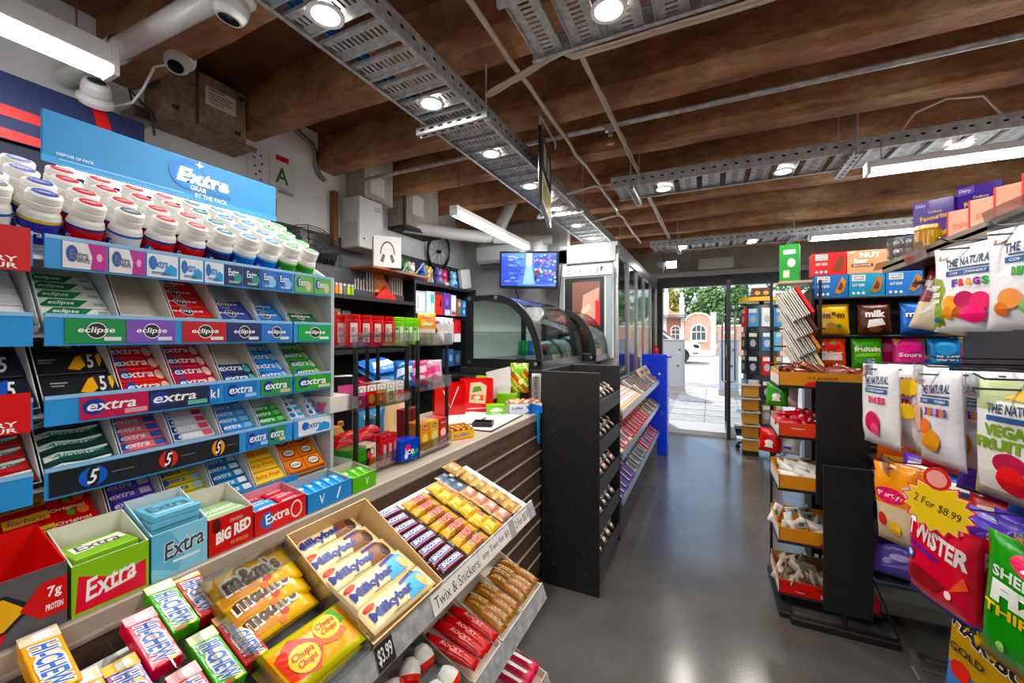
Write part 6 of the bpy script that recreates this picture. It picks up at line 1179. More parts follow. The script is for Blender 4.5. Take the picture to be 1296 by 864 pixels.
# right part of the counter top
fer = thing('sweet_carton', 'yellow open carton of round sweets beside the acrylic rack', 'box', Matrix.Translation((-1.0, 1.565, CZ)) @ Matrix.Rotation(R(62), 4, 'Z'))
open_box(.13, .09, .04, .055, 'e9b92a', 'd8a838', .002).obj('carton', fer); B().prints([('r', 'f0c02a', 0, 0, 1, 1), ('t', 'NutBar', '2f57b0', .5, .55, .6, .4, dict(r=8, asp=2)), ('r', 'd83a2c', .05, .1, .95, .16)], lambda a, c, L: (-.065 + a * .13, -.0003 - L, c * .04)).obj('print', fer)
nutk = B().lathe([(0, 0), (.012, .003), (.014, .012), (.009, .02), (0, .022)], cm('b9803a', 'foil'), 10).mesh('wrapped_sweet')
for i in range(12): o = link('wrapped_sweet', nutk, None, Matrix.Translation((-1.0, 1.565, CZ + .028)) @ Matrix.Rotation(R(62), 4, 'Z') @ Matrix.Translation((-.045 + .03 * (i % 4), .018 + .026 * (i // 4), .002 * (i % 2)))); tag(o, 'gold wrapped sweet in the yellow carton', 'sweets', 'gold sweets in the yellow carton')
pad = thing('serving_mat', 'white counter mat with black edge by the till', 'mat', Matrix.Translation((-1.16, 1.95, CZ)) @ Matrix.Rotation(R(4), 4, 'Z'))
B().box(-.20, .2, -.22, .22, 0, .004, cm('202022', 'plastic'), .001).obj('base', pad); B().box(-.19, .19, -.21, .21, .004, .006, cm('d9dadc', 'card')).obj('sheet', pad)
tag(B().box(-1.42, -1.2, 1.62, 1.72, CZ, CZ + .006, cm('d5d6d8')).obj('paper_sheet'), 'white paper sheet on the counter behind the far rack', 'paper')
dish = thing('coin_dish', 'small black coin dish on the white counter mat', 'dish', Matrix.Translation((-1.03, 1.80, CZ + .0065)) @ Matrix.Rotation(R(20), 4, 'Z'))
open_box(.10, .08, .022, .022, '161618', '1c1c1e', .006).obj('dish', dish); B().cyl((-.01, .04, .006), (-.01, .04, .009), .012, cm('c9a24a', 'metal')).cyl((.015, .03, .006), (.015, .03, .009), .01, cm('b9bcc0', 'metal')).obj('coins', dish)
tag(B().tube([(-1.22, 1.62, CZ + .008), (-1.18, 1.72, CZ + .01), (-1.1, 1.82, CZ + .012), (-1.12, 2.0, CZ + .01)], .003, cm('1a1a1c', 'plastic')).obj('pen_cable'), 'thin black cable lying across the counter mat', 'cable')
rb = thing('gift_bag', 'big red sweet gift bag standing by the curved case', 'bag', Matrix.Translation((-1.30, 2.20, CZ)) @ Matrix.Rotation(R(38), 4, 'Z'))
B().add([(x, y, z) for z, e in ((0, 0), (.20, .0)) for x, y in ((-.10, -.04), (.10, -.04), (.10, .04), (-.10, .04))], [(0, 1, 5, 4), (1, 2, 6, 5), (2, 3, 7, 6), (3, 0, 4, 7), (3, 2, 1, 0)], cm('cc1a20', 'gloss')).obj('bag', rb)
B().prints([('p', 'd9c8a8', [(.25, .3), (.75, .25), (.8, .8), (.6, .92), (.3, .9)]), ('p', '5a8a3a', [(.35, .6), (.65, .65), (.6, .8), (.4, .78)]), ('p', 'd8642a', [(.3, .4), (.7, .35), (.7, .52), (.35, .55)]), ('e', 'f0e4d0', .5, .45, .1, .06), ('r', 'e0b0a0', .2, .1, .8, .14)], lambda a, c, L: (-.1 + a * .2, -.0404 - L, c * .2)).obj('print', rb)
rb2 = thing('gift_bag', 'plain red gift bag standing left of the printed red bag', 'bag', Matrix.Translation((-1.38, 2.02, CZ)) @ Matrix.Rotation(R(45), 4, 'Z'))
B().add([(x, y, z) for z in (0, .19) for x, y in ((-.09, -.04), (.09, -.04), (.09, .04), (-.09, .04))], [(0, 1, 5, 4), (1, 2, 6, 5), (2, 3, 7, 6), (3, 0, 4, 7), (3, 2, 1, 0)], cm('b81a2e', 'gloss')).obj('bag', rb2); B().tube([(-.04, -.041, .15), (0, -.045, .05), (.05, -.041, .17)], .003, cm('e8d8d8', 'plastic')).obj('ribbon', rb2)
cd = thing('notice_card', 'white notice card leaning against the curved case', 'card', Matrix.Translation((-1.17, 2.37, CZ + .10)) @ Matrix.Rotation(R(-14), 4, 'Y'))
B().box(-.12, .06, -.004, 0, .05, .16, cm('e6e6e4')).obj('card', cd); B().box(-.13, .07, -.012, -.005, -.02, .055, cm('dedfdd')).obj('card', cd)
tag(B().box(-1.40, -1.30, 2.37, 2.40, CZ + .1, CZ + .2, cm('d8c22c')).obj('yellow_card'), 'yellow card tucked behind the notice card', 'card')
tag(B().box(-1.22, -1.08, 2.32, 2.375, CZ, CZ + .10, cm('7ab83a'), .003).obj('green_carton'), 'green carton under the notice card', 'box')
gkit = box_kit('snack_carton', 'box', .11, .06, .07, '76b82e', [('p', 'e8f0d8', [(.15, .5), (.5, .8), (.85, .6), (.8, .4), (.3, .35)]), ('t', 'apple', 'f4f8ec', .5, .22, .5, .16)], 'gloss'); gkit.put(FACE((-1.16, 2.18, CZ + .0005), 35), 'lime green snack carton beside the red bag')
bk2 = thing('snack_carton', 'white and blue open carton of lollies at the counter end', 'box', Matrix.Translation((-.985, 2.25, CZ)) @ Matrix.Rotation(R(38), 4, 'Z'))
open_box(.20, .12, .06, .06, 'e6ecf2', 'dce2e6', .002).obj('carton', bk2); B().prints([('p', '2f74cc', [(.45, 0), (.6, .3), (.5, .7), (.7, 1), (1, .7), (1, 0)]), ('t', 'Lollies', '3a4a9a', .24, .6, .34, .3, dict(i=.2)), ('r', 'c9d6e2', .1, .2, .4, .3)], lambda a, c, L: (-.1 + a * .2, -.0003 - L, c * .06)).obj('print', bk2); B().prints([('r', '2f74cc', 0, 0, 1, .5), ('p', 'e8eef4', [(.3, .4), (.9, .3), (.9, .9), (.2, .9)])], lambda a, c, L: (.1003 + L, a * .12, c * .06)).obj('side_print', bk2)
r3 = random.Random(3)
lol = [B().lathe([(0, 0), (.011, .004), (.013, .012), (.009, .02), (0, .023)], cm(c, 'film'), 9).mesh('lolly') for c in ('e8a070', 'f0d8c8', 'e87a50', 'f4e8dc')]
for i in range(28):
    o = link('lolly', lol[i % 4], None, Matrix.Translation((-.985, 2.25, CZ)) @ Matrix.Rotation(R(38), 4, 'Z') @ Matrix.Translation((-.08 + .027 * (i % 7), .02 + .027 * (i // 7), .048 + r3.uniform(0, .012)))); tag(o, 'small %s wrapped lolly in the white and blue carton' % ['peach', 'cream', 'orange', 'white'][i % 4], 'sweets', '%s lollies' % ['peach', 'cream', 'orange', 'white'][i % 4])
pillow_kit('salad_pack', 'food pack', .12, .19, .04, lambda a, b: ['6fa83a', 'c9b83a', 'b8402a', '4a8a34', 'e0d08a'][int(a * 5 + b * 9 + (a * 37) % 3) % 5], [('e', '8ac44a', .5, .8, .3, .12), ('e', 'd84a2a', .3, .5, .1, .08), ('e', 'f0e0a0', .6, .4, .14, .1)], 'y', 12, 14, 'film', .003, 5).put(FACE((-1.085, 2.385, CZ + .105), 14), 'clear pack of mixed salad vegetables against the curved case')
an = thing('acrylic_sign', 'clear acrylic divider with vertical black lettering at the counter end', 'sign', Matrix.Translation((-.955, 2.385, CZ)))
B().box(-.002, .002, -.16, .0, 0, .22, ACRYL).box(-.05, .012, .0, .003, 0, .23, cm('dcdcda')).obj('panel', an); B().prints([('t', 'DONOR KEBAB', '2a2a2c', .5, .5, .92, .55)], lambda a, c, L: (.006 - c * .05 + 0, -.0006 - L, .01 + a * .21)).obj('lettering', an)
tag(B().box(-.925, -.915, 2.27, 2.30, .86, 1.05, cm('3a9ad8', 'gloss'), .003).obj('blue_strap'), 'bright blue strap hanging on the counter end', 'strap')
# ================================================================== BLACK PACKET RACK, SILVER SHELVES, BLUE STAND
br = thing('packet_rack', 'tall black metal rack of small packets standing in the aisle', 'rack', Matrix.Translation((0, 0, 0)))
B().box(-.92, -.565, 2.335, 2.349, 0, 1.288, BLACKM, .002).obj('side_panel', br); B().box(-.92, -.565, 2.935, 2.949, .06, 1.292, BLACKM, .002).obj('side_panel', br)
B().box(-.92, -.912, 2.349, 2.935, .05, 1.288, BLACKM).obj('back_panel', br)
speck = B(); r4 = random.Random(4)
for i in range(46):
    a, c = r4.uniform(.02, .25) if i % 3 else r4.uniform(.02, .9), r4.uniform(.02, .85); speck.prints([('e', 'a9a9a6', 0, 0, .0016, .0016)], lambda p, q, L, a=a, c=c: (-.92 + a * .355 + p, 2.3346, c * 1.28 + q))
sp_ = speck.obj('paint_chips', br); sp_['kind'] = 'stuff'
shz = (1.10, .87, .64, .41, .17)
for z in shz:
    B().add([(x, y, zz) for y in (2.349, 2.935) for x, zz in ((-.575, z - .03), (-.91, z + .08), (-.91, z + .075), (-.575, z - .035))], [(0, 1, 2, 3), (7, 6, 5, 4), (0, 4, 5, 1), (3, 2, 6, 7), (0, 3, 7, 4), (1, 5, 6, 2)], BLACKM).box(-.575, -.568, 2.349, 2.935, z - .07, z + .02, cm('2e2e30', 'dark')).obj('shelf', br)
pkt = [pillow_kit('jerky_packet', 'packet', .05, .07, .016, c, [('p', d_, [(.1, .2), (.9, .3), (.85, .6), (.15, .5)]), ('r', 'c9c4ba', .2, .7, .8, .82)], 'y', 6, 7, 'film', .001, 60 + i) for i, (c, d_) in enumerate((('6a645e', 'e0dad0'), ('8a8078', 'ece8e0'), ('8a5a50', 'f0e4d8'), ('55555a', 'd8d4cc')))]
for r_, z in enumerate(shz):
    for i in range(10):
        pkt[(i + r_) % 4].put(fr((-.59 - .035 * (i % 2), 2.385 + .056 * i, z + .012 + .02 * (i % 2)), (r4.uniform(-.3, .3), 1, r4.uniform(-.2, .2)), (-.8, 0, .55)), 'small %s packet on the %s shelf of the black rack' % (['charcoal', 'taupe', 'maroon', 'black'][(i + r_) % 4], ORD[r_]), '%s packets, %s shelf' % (['charcoal', 'taupe', 'maroon', 'black'][(i + r_) % 4], ORD[r_]))
# silver shelves
ss = thing('silver_shelving', 'low silver shelving with three sloped shelves along the aisle', 'shelving', Matrix.Translation((0, 0, 0)))
SLV = cm('c4c6c8', 'metal')
SZ = (.955, .665, .335)
B().box(-.777, -.772, 2.97, 5.42, .05, 1.10, SLV).obj('back_panel', ss)
for z in SZ:
    B().add([(x, y, zz) for y in (2.97, 5.38) for x, zz in ((-.555, z - .02), (-.77, z + .07), (-.77, z + .065), (-.555, z - .025))], [(0, 1, 2, 3), (7, 6, 5, 4), (0, 4, 5, 1), (3, 2, 6, 7), (0, 3, 7, 4), (1, 5, 6, 2)], SLV).obj('deck', ss)
    B().box(-.557, -.55, 2.97, 5.38, z - .05, z + .008, cm('dfe1e2', 'metal'), .002).obj('front_rail', ss)
for y in (2.98, 5.36): B().box(-.77, -.58, y, y + .02, 0, .3, SLV).obj('foot', ss)
us = Vector((-.215, 0, .09)).normalized()
def ons(z, f, y, lift=.003, yaw=0): return fr((-.562 - .205 * f, y, z - .017 + .086 * f + lift), (0, 1, 0), us) @ Matrix.Rotation(R(yaw), 4, 'Z')
r5 = random.Random(9)
smallk = [box_kit('mini_carton', 'chocolate', .085, .038, .026, c, [('e', d_, .5, .5, .36, .3)]) for c, d_ in (('e6dcd4', 'b8404a'), ('dcc8a8', 'c9762a'), ('d8b4b4', 'f0e8e4'))]
n_ = 0
for i in range(5):
    for j in range(10): smallk[0 if i > 1 else (2 if i else 1)].put(ons(SZ[0], .02 + .185 * i, 3.04 + .092 * j, .003), '%s mini carton on the top silver shelf, %s row' % (['tan', 'rose', 'white', 'white', 'white'][i], ['front', 'second', 'third', 'fourth', 'back'][i]), 'mini cartons, %s row' % ['front', 'second', 'third', 'fourth', 'back'][i])
blocks = [('7a6a4a', 'olive brown'), ('c9b48a', 'cream'), ('4a5a6a', 'slate'), ('b0402c', 'rust red'), ('d8d0c4', 'ivory'), ('5a3a2a', 'dark brown'), ('3a6fa8', 'blue'), ('8a8a84', 'grey')]
bkk = {c: box_kit('chocolate_block', 'chocolate', .08, .115, .014, c, [('r', 'd8cfc0', .1, .1, .25, .9), ('r', '3a2418', .4, .2, .85, .8)]) for c, _ in blocks}
def row(z, y0, y1, seq, where, f0=.03, tiers=2, step=.05):
    y = y0; k = 0
    while y < y1:
        c, n = seq[k % len(seq)]
        for t_ in range(tiers): bkk[c].put(ons(z, f0 + .5 * t_, y, .004 + .008 * (k % 3), r5.uniform(-3, 3)) @ Matrix.Rotation(R(14), 4, 'X'), '%s block at the %s, %s row' % (n, where, ['front', 'back'][t_]), '%s blocks in the %s' % (n, where))
        y += .086; k += 1
bkk['c42028'] = box_kit('chocolate_block', 'chocolate', .08, .115, .016, 'c42028', [('r', 'f0dcd0', .12, .1, .3, .9), ('r', '8a1018', .5, .15, .85, .85)])
bkk['5a2f8a'] = box_kit('chocolate_block', 'chocolate', .08, .115, .016, '5a2f8a', [('r', 'e8e0f0', .12, .1, .3, .9), ('r', '3a1a5a', .5, .15, .85, .85)])
row(SZ[0], 4.0, 5.3, [blocks[0], blocks[4], blocks[2], blocks[7], blocks[3]], 'far half of the top silver shelf')
row(SZ[1], 3.03, 3.5, [blocks[4], ('c42028', 'red')], 'near end of the middle silver shelf')
row(SZ[1], 3.56, 4.5, [('c42028', 'red')], 'centre of the middle silver shelf')
row(SZ[1], 4.55, 5.3, [blocks[0], blocks[1], blocks[5]], 'far end of the middle silver shelf')
row(SZ[2], 3.03, 3.6, [('5a2f8a', 'purple')], 'near end of the lowest silver shelf')
row(SZ[2], 3.66, 4.3, [blocks[7], blocks[2]], 'centre of the lowest silver shelf')
row(SZ[2], 4.36, 5.3, [blocks[3], ('c42028', 'red'), blocks[6]], 'far end of the lowest silver shelf')
for i in range(3): pillow_kit('snack_packet', 'snack', .16, .12, .03, ['b9a08a', '8a9aa8', 'c9a878'][i], [('e', '6a4a3a', .5, .5, .2, .2)], 'x', 8, 6, 'film', .002, 70 + i).put(fr((-.66, 4.75 + .17 * i, 1.03), (.3, 1, .2), (-.5, 0, .8)), '%s packet leaning at the far end of the top silver shelf' % ['tan', 'grey blue', 'gold'][i], 'packets leaning on the top silver shelf')
# blue stand
bl = thing('blue_stand', 'bright blue plastic display stand at the end of the silver shelving', 'display stand', Matrix.Translation((-.572, 5.46, 0)))
BLU = cm('1f45d8', 'plastic')
B().box(-.20, .10, 0, .03, .0, 1.27, BLU, .012).box(-.20, -.17, .03, .26, .0, 1.22, BLU, .008).obj('back_panel', bl)
sd_ = B().box(.075, .10, .03, .28, .0, 1.22, BLU, .008).obj('side_panel', bl)
B().prints([('e', 'e8eef8', .1 + .2 * i, .5, .07, .32) for i in range(5)] + [('e', '1f45d8', .1 + .2 * i, .42, .045, .2) for i in range(5)], lambda a, c, L: (.1005 + L, .05 + (1 - c) * .2, .1 + a * 1.1)).obj('print', sd_)
B().prints([('e', 'dfe8f6', .3 + .2 * i, .8 - .04 * (i % 2), .05, .012) for i in range(3)] + [('e', '3a62e8', .2 + .3 * i, .4, .07, .03) for i in range(3)], lambda a, c, L: (-.2 + a * .30, -.0005 - L, .04 + c * 1.23)).obj('print', bl)
for z in (.08, .45, .82): B().box(-.17, .075, .03, .27, z, z + .012, BLU).obj('shelf', bl)
rd = thing('red_bottle', 'small red bottle on top of the blue stand', 'bottle', Matrix.Translation((-.62, 5.6, 1.241))); B().lathe([(0, 0), (.03, 0), (.032, .07), (.02, .1), (.014, .11)], cm('d02030', 'plastic'), 12).obj('body', rd); B().lathe([(.015, .108), (.016, .135), (0, .136)], cm('b81824', 'plastic'), 12).obj('cap', rd)
tag(B().box(-.74, -.42, 5.492, 5.72, 1.227, 1.2405, BLU, .004).obj('stand_top'), 'blue lid board on the blue display stand', 'board')
# ================================================================== RIGHT-HAND SIDE
# ---- tray tower
tw = thing('tray_tower', 'black metal tray tower standing in the aisle on the right', 'display rack', Matrix.Translation((0, 0, 0)))
B().box(.527, .727, 2.575, 2.59, .10, .842, BLACKM, .003).obj('front_panel', tw)
B().box(.515, .745, 2.672, 2.688, .60, 1.262, BLACKM, .003).obj('back_panel', tw)
B().box(.385, .825, 2.555, 2.60, .0, .035, BLACKM, .004).obj('foot', tw); B().box(.34, .40, 2.6, 3.1, .0, .03, BLACKM, .004).obj('foot', tw)
B().tube([(.62, 2.6, .04), (.62, 2.63, .3), (.62, 2.67, .65)], .012, BLACKM, 8).tube([(.73, 2.6, .3), (.83, 2.59, .03)], .004, BLACKM, 6).obj('stay', tw)
TZS = (1.225, .945, .655, .365, .075)
for z in TZS: B().box(.345, .80, 2.70, 3.05, z - .012, z, BLACKM, .002).obj('shelf', tw)
def heart(cx, cy, s): return [(cx + s * .5 * math.sin(t) ** 3, cy + s * (.42 * math.cos(t) - .16 * math.cos(2 * t) - .06 * math.cos(3 * t))) for t in [2 * math.pi * i / 14 for i in range(14)]]
cartons = [('e39a1c', 'd9c8a0', [('t', 'IT\'S ALWAYS', '6a4a14', .45, .6, .3, .2), ('p', 'd83a1c', [(.25, 0), (.3, .3), (.42, .38), (.55, .2), (.6, 0)]), ('p', 'd83a1c', [(.65, 0), (.7, .3), (.82, .3), (.86, 0)])], 'golden yellow'),
           ('e8561c', 'd8d0c8', [('p', 'f4b8a0', heart(.2, .6, .16)), ('p', 'f4c8b4', heart(.42, .5, .12)), ('t', 'BUMPER', 'f6ece4', .82, .4, .42, .5, dict(b=.05))], 'orange-red'),
           ('e3991c', 'e0a838', [('t', "IT'S ALWAYS", '6a4a14', .62, .62, .3, .2), ('p', 'd83a1c', [(.4, 0), (.45, .28), (.6, .34), (.7, .15), (.75, 0)]), ('e', '2a2a2c', .93, .55, .04, .16)], 'mustard'),
           ('e0961c', 'dca030', [('t', "IT'S ALWAYS", '6a4a14', .62, .62, .3, .2), ('p', 'd83a1c', [(.4, 0), (.45, .28), (.6, .34), (.7, .15), (.75, 0)]), ('p', 'd83a1c', [(.85, 0), (.9, .3), (1, .3), (1, 0)])], 'amber'),
           ('e02c1c', 'a8865c', [('p', '6a0f0c', heart(.12 + .15 * i, .72 - .35 * (i % 2), .10)) for i in range(6)] + [('p', 'f4a898', heart(.22, .3, .12)), ('t', 'BUMPER', 'f4d8cc', .62, .28, .38, .3, dict(b=.04))], 'heart printed red')]
TN2 = ['top', 'second', 'third', 'fourth', 'lowest']
wrk = [pillow_kit('snack_bar', 'snack bar', .125, .05, .028, c, [('p', d_, [(.1, .3), (.9, .4), (.85, .7), (.15, .6)]), ('e', e_, .5, .5, .16, .24)], 'x', 8, 6, 'film', .002, 80 + i) for i, (c, d_, e_) in enumerate((('6a3020', 'd87a3a', 'f0d0a0'), ('b8303a', 'f0d8d4', '7a1a24'), ('e2dfda', 'c03a48', '6a8a5a'), ('dedad4', 'b8a49a', '4a7a5a'), ('b8aea2', '8a3a34', 'e0dcd4')))]
r6 = random.Random(21)
for k, z in enumerate(TZS):
    out, inn, it, nm = cartons[k]; hf, hb = (.075, .085)
    t = thing('bar_carton', '%s card carton of snack bars, %s tray of the tower' % (nm, TN2[k]), 'box', Matrix.Translation((.572, 2.705, z + .0005)))
    open_box(.44, .335, hf, hb, out, inn, .003).obj('carton', t)
    B().prints(it, lambda a, c, L: (-.22 + a * .44, -.0004 - L, c * hf)).obj('print', t)
    B().box(-.2215, -.2203, .0, .335, .0, .055, cm('e6e2dc')).obj('side_panel', t)
    for i in range(15):
        x = .40 + .055 * (i % 6) + r6.uniform(-.01, .01); y = 2.76 + .10 * (i // 6) + r6.uniform(-.01, .02); zz = z + (.05 if k in (0, 1) else .038) + .012 * (i % 3)
        wrk[k].put(fr((x, y, zz), (r6.uniform(-1, 1), r6.uniform(.2, 1), r6.uniform(-.2, .5)), (r6.uniform(-.5, .5), .4, r6.uniform(.4, 1))), '%s snack bar loose in the %s tray of the tower' % (['brown and orange', 'red and white', 'white and green', 'white', 'grey-brown'][k], TN2[k]), 'snack bars in the %s tray' % TN2[k])
for i, (x, z, c, n) in enumerate(((.36, .80, 'c4202c', 'red'), (.40, 1.10, '4a9a3a', 'green'), (.45, 1.10, 'e4c8cc', 'pale pink'), (.46, .80, 'dcdce4', 'white and blue'))):
    pillow_kit('snack_packet', 'snack', .13, .15, .04, c, [('e', 'f0ece8', .5, .4, .2, .12), ('p', '3a4a9a' if i == 3 else 'f0e4e0', [(.3, .2), (.7, .2), (.65, .32), (.35, .3)])], 'y', 8, 8, 'film', .003, 90 + i).put(FACE((x, 3.12, z - .05), -25, 10), '%s snack packet hanging behind the tray tower' % n, 'packets behind the tray tower')
# ---- four leaning stacks of block chocolate
bars = [('c81f26', 'red'), ('5e1228', 'maroon'), ('d9891f', 'orange-gold'), ('d6d0b4', 'cream')]
wht = box_kit('chocolate_block', 'chocolate', .094, .19, .016, 'ece8e2', extra=lambda b: b.box(-.0475, .0475, -.0005, .1905, .0055, .0105, cm('2a2422')), items= [('r', '2a2626', .12, 0, .24, 1), ('r', '2a2626', .44, 0, .5, 1), ('r', '2a2626', .74, 0, .86, 1)])
for k, (c, n) in enumerate(bars):
    cov = box_kit('chocolate_block', 'chocolate', .094, .19, .018, c, [('r', 'e9dcc4', .06, .0, .1, 1), ('r', 'd8b060', .88, 0, .92, 1)])
    o0 = Vector((.395 + .015 * k, 3.0, 1.70 - .105 * k))
    s_ = Vector((.82, .12, .42)).normalized(); a_ = Vector((-.40, .35, .85)).normalized()
    for i in range(5):
        kk = cov if i == 4 else wht
        p = o0 + s_ * (.0255 * i)
        M = fr(p - a_ * .15, Vector((.15, -1, .2)).cross(a_).cross(a_) * -1 if False else a_.cross(s_), a_)
        kk.put(M, '%s in the %s leaning stack' % (('%s chocolate block at the front' % n) if i == 4 else 'striped white chocolate block', ['topmost', 'second', 'third', 'lowest'][k]), 'blocks of the %s leaning stack' % ['topmost', 'second', 'third', 'lowest'][k])
lb = thing('block_stand', 'black wire stand holding the leaning chocolate stacks', 'stand', Matrix.Translation((.52, 3.08, 0)))
for x in (-.16, .1): B().box(x, x + .015, .06, .075, 0, 1.85, BLACKM).obj('post', lb)
for z in (.3, 1.2, 1.32, 1.43, 1.54): B().box(-.16, .115, -.02, .075, z, z + .008, BLACKM).obj('ledge', lb)
# ---- end panel with hanging share bags (faces the photographer)
gp = thing('snack_gondola', 'black gondola end with share bags and snack boxes on top', 'shelving', Matrix.Translation((0, 0, 0)))
B().box(.60, 1.30, 3.34, 3.37, .05, 1.74, cm('202022', 'paint')).obj('back_panel', gp); B().box(.585, .60, 3.16, 3.37, .05, 1.80, BLACKM).obj('upright', gp)
for z in (1.74, 1.505, 1.285, 1.05, .78, .52, .25): B().box(.60, 1.29, 3.17, 3.36, z - .012, z, BLACKM, .002).obj('shelf', gp)
def pouch(w, h, d, zones, items, seed=1, name='share_bag', wr=.002): return pillow_kit(name, 'snack', w, h, d, zones, items, 'y', 12, 12, 'film', wr, seed)
r1 = [('d9b03a', [('t', 'm&m', '5a3a1a', .5, .62, .7, .22, dict(b=.06)), ('e', '8a6a1c', .4, .3, .14, .08), ('e', '4a7a2c', .65, .26, .1, .07), ('r', 'c49a2a', .1, .9, .9, .97)], 'golden yellow share bag'), ('4a2418', [('t', 'milk', 'f0ece8', .5, .65, .6, .22, dict(b=.05)), ('p', 'e8e4e0', [(.25, .2), (.8, .3), (.7, .5), (.3, .45)]), ('e', '8a5a3a', .5, .15, .2, .08)], 'brown share bag with silver lettering'), ('2468c0', [('t', 'm&m', '20140f', .5, .62, .8, .22, dict(b=.08)), ('t', 'm&m', 'f2ece6', .5, .62, .76, .18, dict(b=.03)), ('e', 'd8702a', .62, .4, .13, .09), ('p', '5aa0e0', [(.1, .1), (.6, .2), (.4, .3)])], 'bright blue share bag')]
for i, (c, it, n) in enumerate(r1): pouch(.165, .19, .05, c, it, 100 + i).put(FACE((.70 + .20 * i, 3.2, 1.5065), 0, 6), n + ' on the upper row of the gondola end', 'share bags, upper row')
r2 = [('e2591f', [('e', 'd8302a', .5, .72, .3, .13), ('e', '4a9a34', .56, .85, .1, .05), ('t', 'Mallow', 'f6ecec', .5, .52, .7, .12, dict(b=.04)), ('r', 'f0e4dc', .15, .3, .85, .46)], 'orange fruit sweet bag'), ('4f9f2a', [('t', 'fruitsin', 'f2f6e4', .5, .66, .84, .16, dict(b=.04)), ('e', 'e8f0d8', .6, .3, .14, .08), ('p', '8ac44a', [(.1, .4), (.9, .45), (.9, .55), (.1, .5)])], 'green fruit sweet bag'), ('c93a74', [('e', 'e87aa8', .5, .7, .3, .14), ('p', 'f0b030', [(.1, .8), (.4, .95), (.1, .98)])], 'dark pink sweet bag half hidden'), ('e24f94', [('e', 'f04a9a', .5, .7, .32, .14), ('t', 'Sours', 'f8e8f0', .5, .5, .7, .13, dict(b=.04)), ('p', 'f0c040', [(.05, .8), (.3, .96), (.05, .98)]), ('p', '4aa83a', [(.7, .96), (.95, .8), (.95, .98)])], 'bright pink sweet bag'), ('3f8fd8', [('e', '58b0f0', .5, .7, .32, .2), ('t', 'BLAST', 'f2f8fc', .55, .42, .66, .16, dict(b=.05)), ('p', 'f0e8d8', [(.05, .3), (.3, .1), (.2, .05)])], 'sky blue sweet bag'), ('c9242a', [('p', '4aa83a', [(0, .8), (.3, .9), (.1, 1), (0, 1)]), ('p', 'f0b030', [(.3, .95), (.6, .8), (.8, .95)]), ('t', 'Snakes', 'f8f0e8', .5, .6, .8, .16, dict(b=.04)), ('e', 'e8503a', .5, .3, .3, .12)], 'red rainbow-topped sweet bag')]
for i, (c, it, n) in enumerate(r2): pouch(.155, .20, .045, c, it, 110 + i).put(FACE((.69, .865, .985, 1.055, 1.20, 1.30)[i:i + 1] and ((.69, .865, .965, 1.06, 1.215, 1.345)[i], 3.2 if i != 2 else 3.26, 1.2865), 0, 5), n + ' on the second row of the gondola end', 'share bags, second row')
r3_ = [('3f9ad0', 'e84a4a', 'light blue and red'), ('6a2f8a', 'e8c84a', 'violet'), ('c8a030', '6a4a14', 'gold'), ('b82c34', 'f0d8c0', 'red')]
for rw, z in enumerate((1.0515, .7815, .5215)):
    for i in range(4):
        c, d_, n = r3_[(i + rw) % 4]; pouch(.155, .19, .045, c, [('e', d_, .5, .5, .3, .16), ('p', 'f0ece4', [(.15, .7), (.85, .76), (.8, .88), (.2, .84)])], 120 + i + 5 * rw).put(FACE((.72 + .17 * i, 3.22, z), 0, 5), '%s sweet bag on the %s lower row of the gondola end' % (n, ['first', 'second', 'third'][rw]), 'bags on the lower gondola rows')
nb = lambda c, it, w=.17, h=.14: box_kit('snack_box', 'box', w, h, .11, c, it)
foodie = lambda acc: [('r', 'f0eee8', .08, .68, .46, .94), ('t', 'NATURE', '2a2a2c', .27, .87, .32, .08), ('t', 'ORGANIC', '2a2a2c', .27, .76, .32, .08), ('t', 'NUT BARS', 'f6f2ee', .27, .5, .34, .12), ('e', 'f2efe8', .12, .15, .045, .06), ('e', 'f2efe8', .26, .15, .045, .06), ('e', 'f2efe8', .40, .15, .045, .06), ('p', acc, [(.6, .2), (.72, .6), (.82, .92), (.94, .7), (.88, .3), (.74, .14)]), ('p', '6a4020', [(.68, .35), (.78, .7), (.86, .5), (.8, .28)])]
for x, c, a, n in ((.69, '2f6cb4', 'c98a4a', 'blue'), (.865, '2f92b4', 'b8743a', 'teal-blue'), (1.04, '3f7cc8', 'c08a50', 'mid blue')): nb(c, foodie(a)).put(FACE_S((x, 3.29, 1.7405)), n + ' snack bar box in the lower row on the gondola top', 'snack boxes, lower row')
nb('c92a34', foodie('7a3a1c')).put(FACE_S((.68, 3.29, 1.881)), 'red snack bar box on top of the blue one')
nb('dda07c', [('t', 'NUT', 'f8efe6', .55, .80, .5, .22, dict(b=.06)), ('t', 'bar', 'f8efe6', .34, .56, .34, .2, dict(b=.05)), ('r', '5a3a2a', .1, .3, .62, .42), ('t', 'BROWNIE', 'e8d8c8', .36, .36, .42, .08), ('p', '8a5a34', [(.62, .1), (.95, .2), (.95, .5), (.7, .4)]), ('e', 'c9d8c4', .12, .92, .08, .05)], .2).put(FACE_S((.87, 3.29, 1.881)), 'peach snack box with white lettering on the gondola top')
nb('2f8a3a', [('r', 'eef4e8', .2, .74, .8, .86), ('e', 'e0ecd8', .6, .5, .2, .12), ('r', 'c9d8c0', .2, .1, .5, .3)], .11, .24).put(FACE((.50, 3.33, 1.8605), -12), 'tall green snack box left of the red snack box')
tag(B().box(.42, .60, 3.2, 3.4, 1.845, 1.86, cm('bfa98a', 'card')).obj('card_shelf'), 'tan card ledge under the green snack box', 'board')
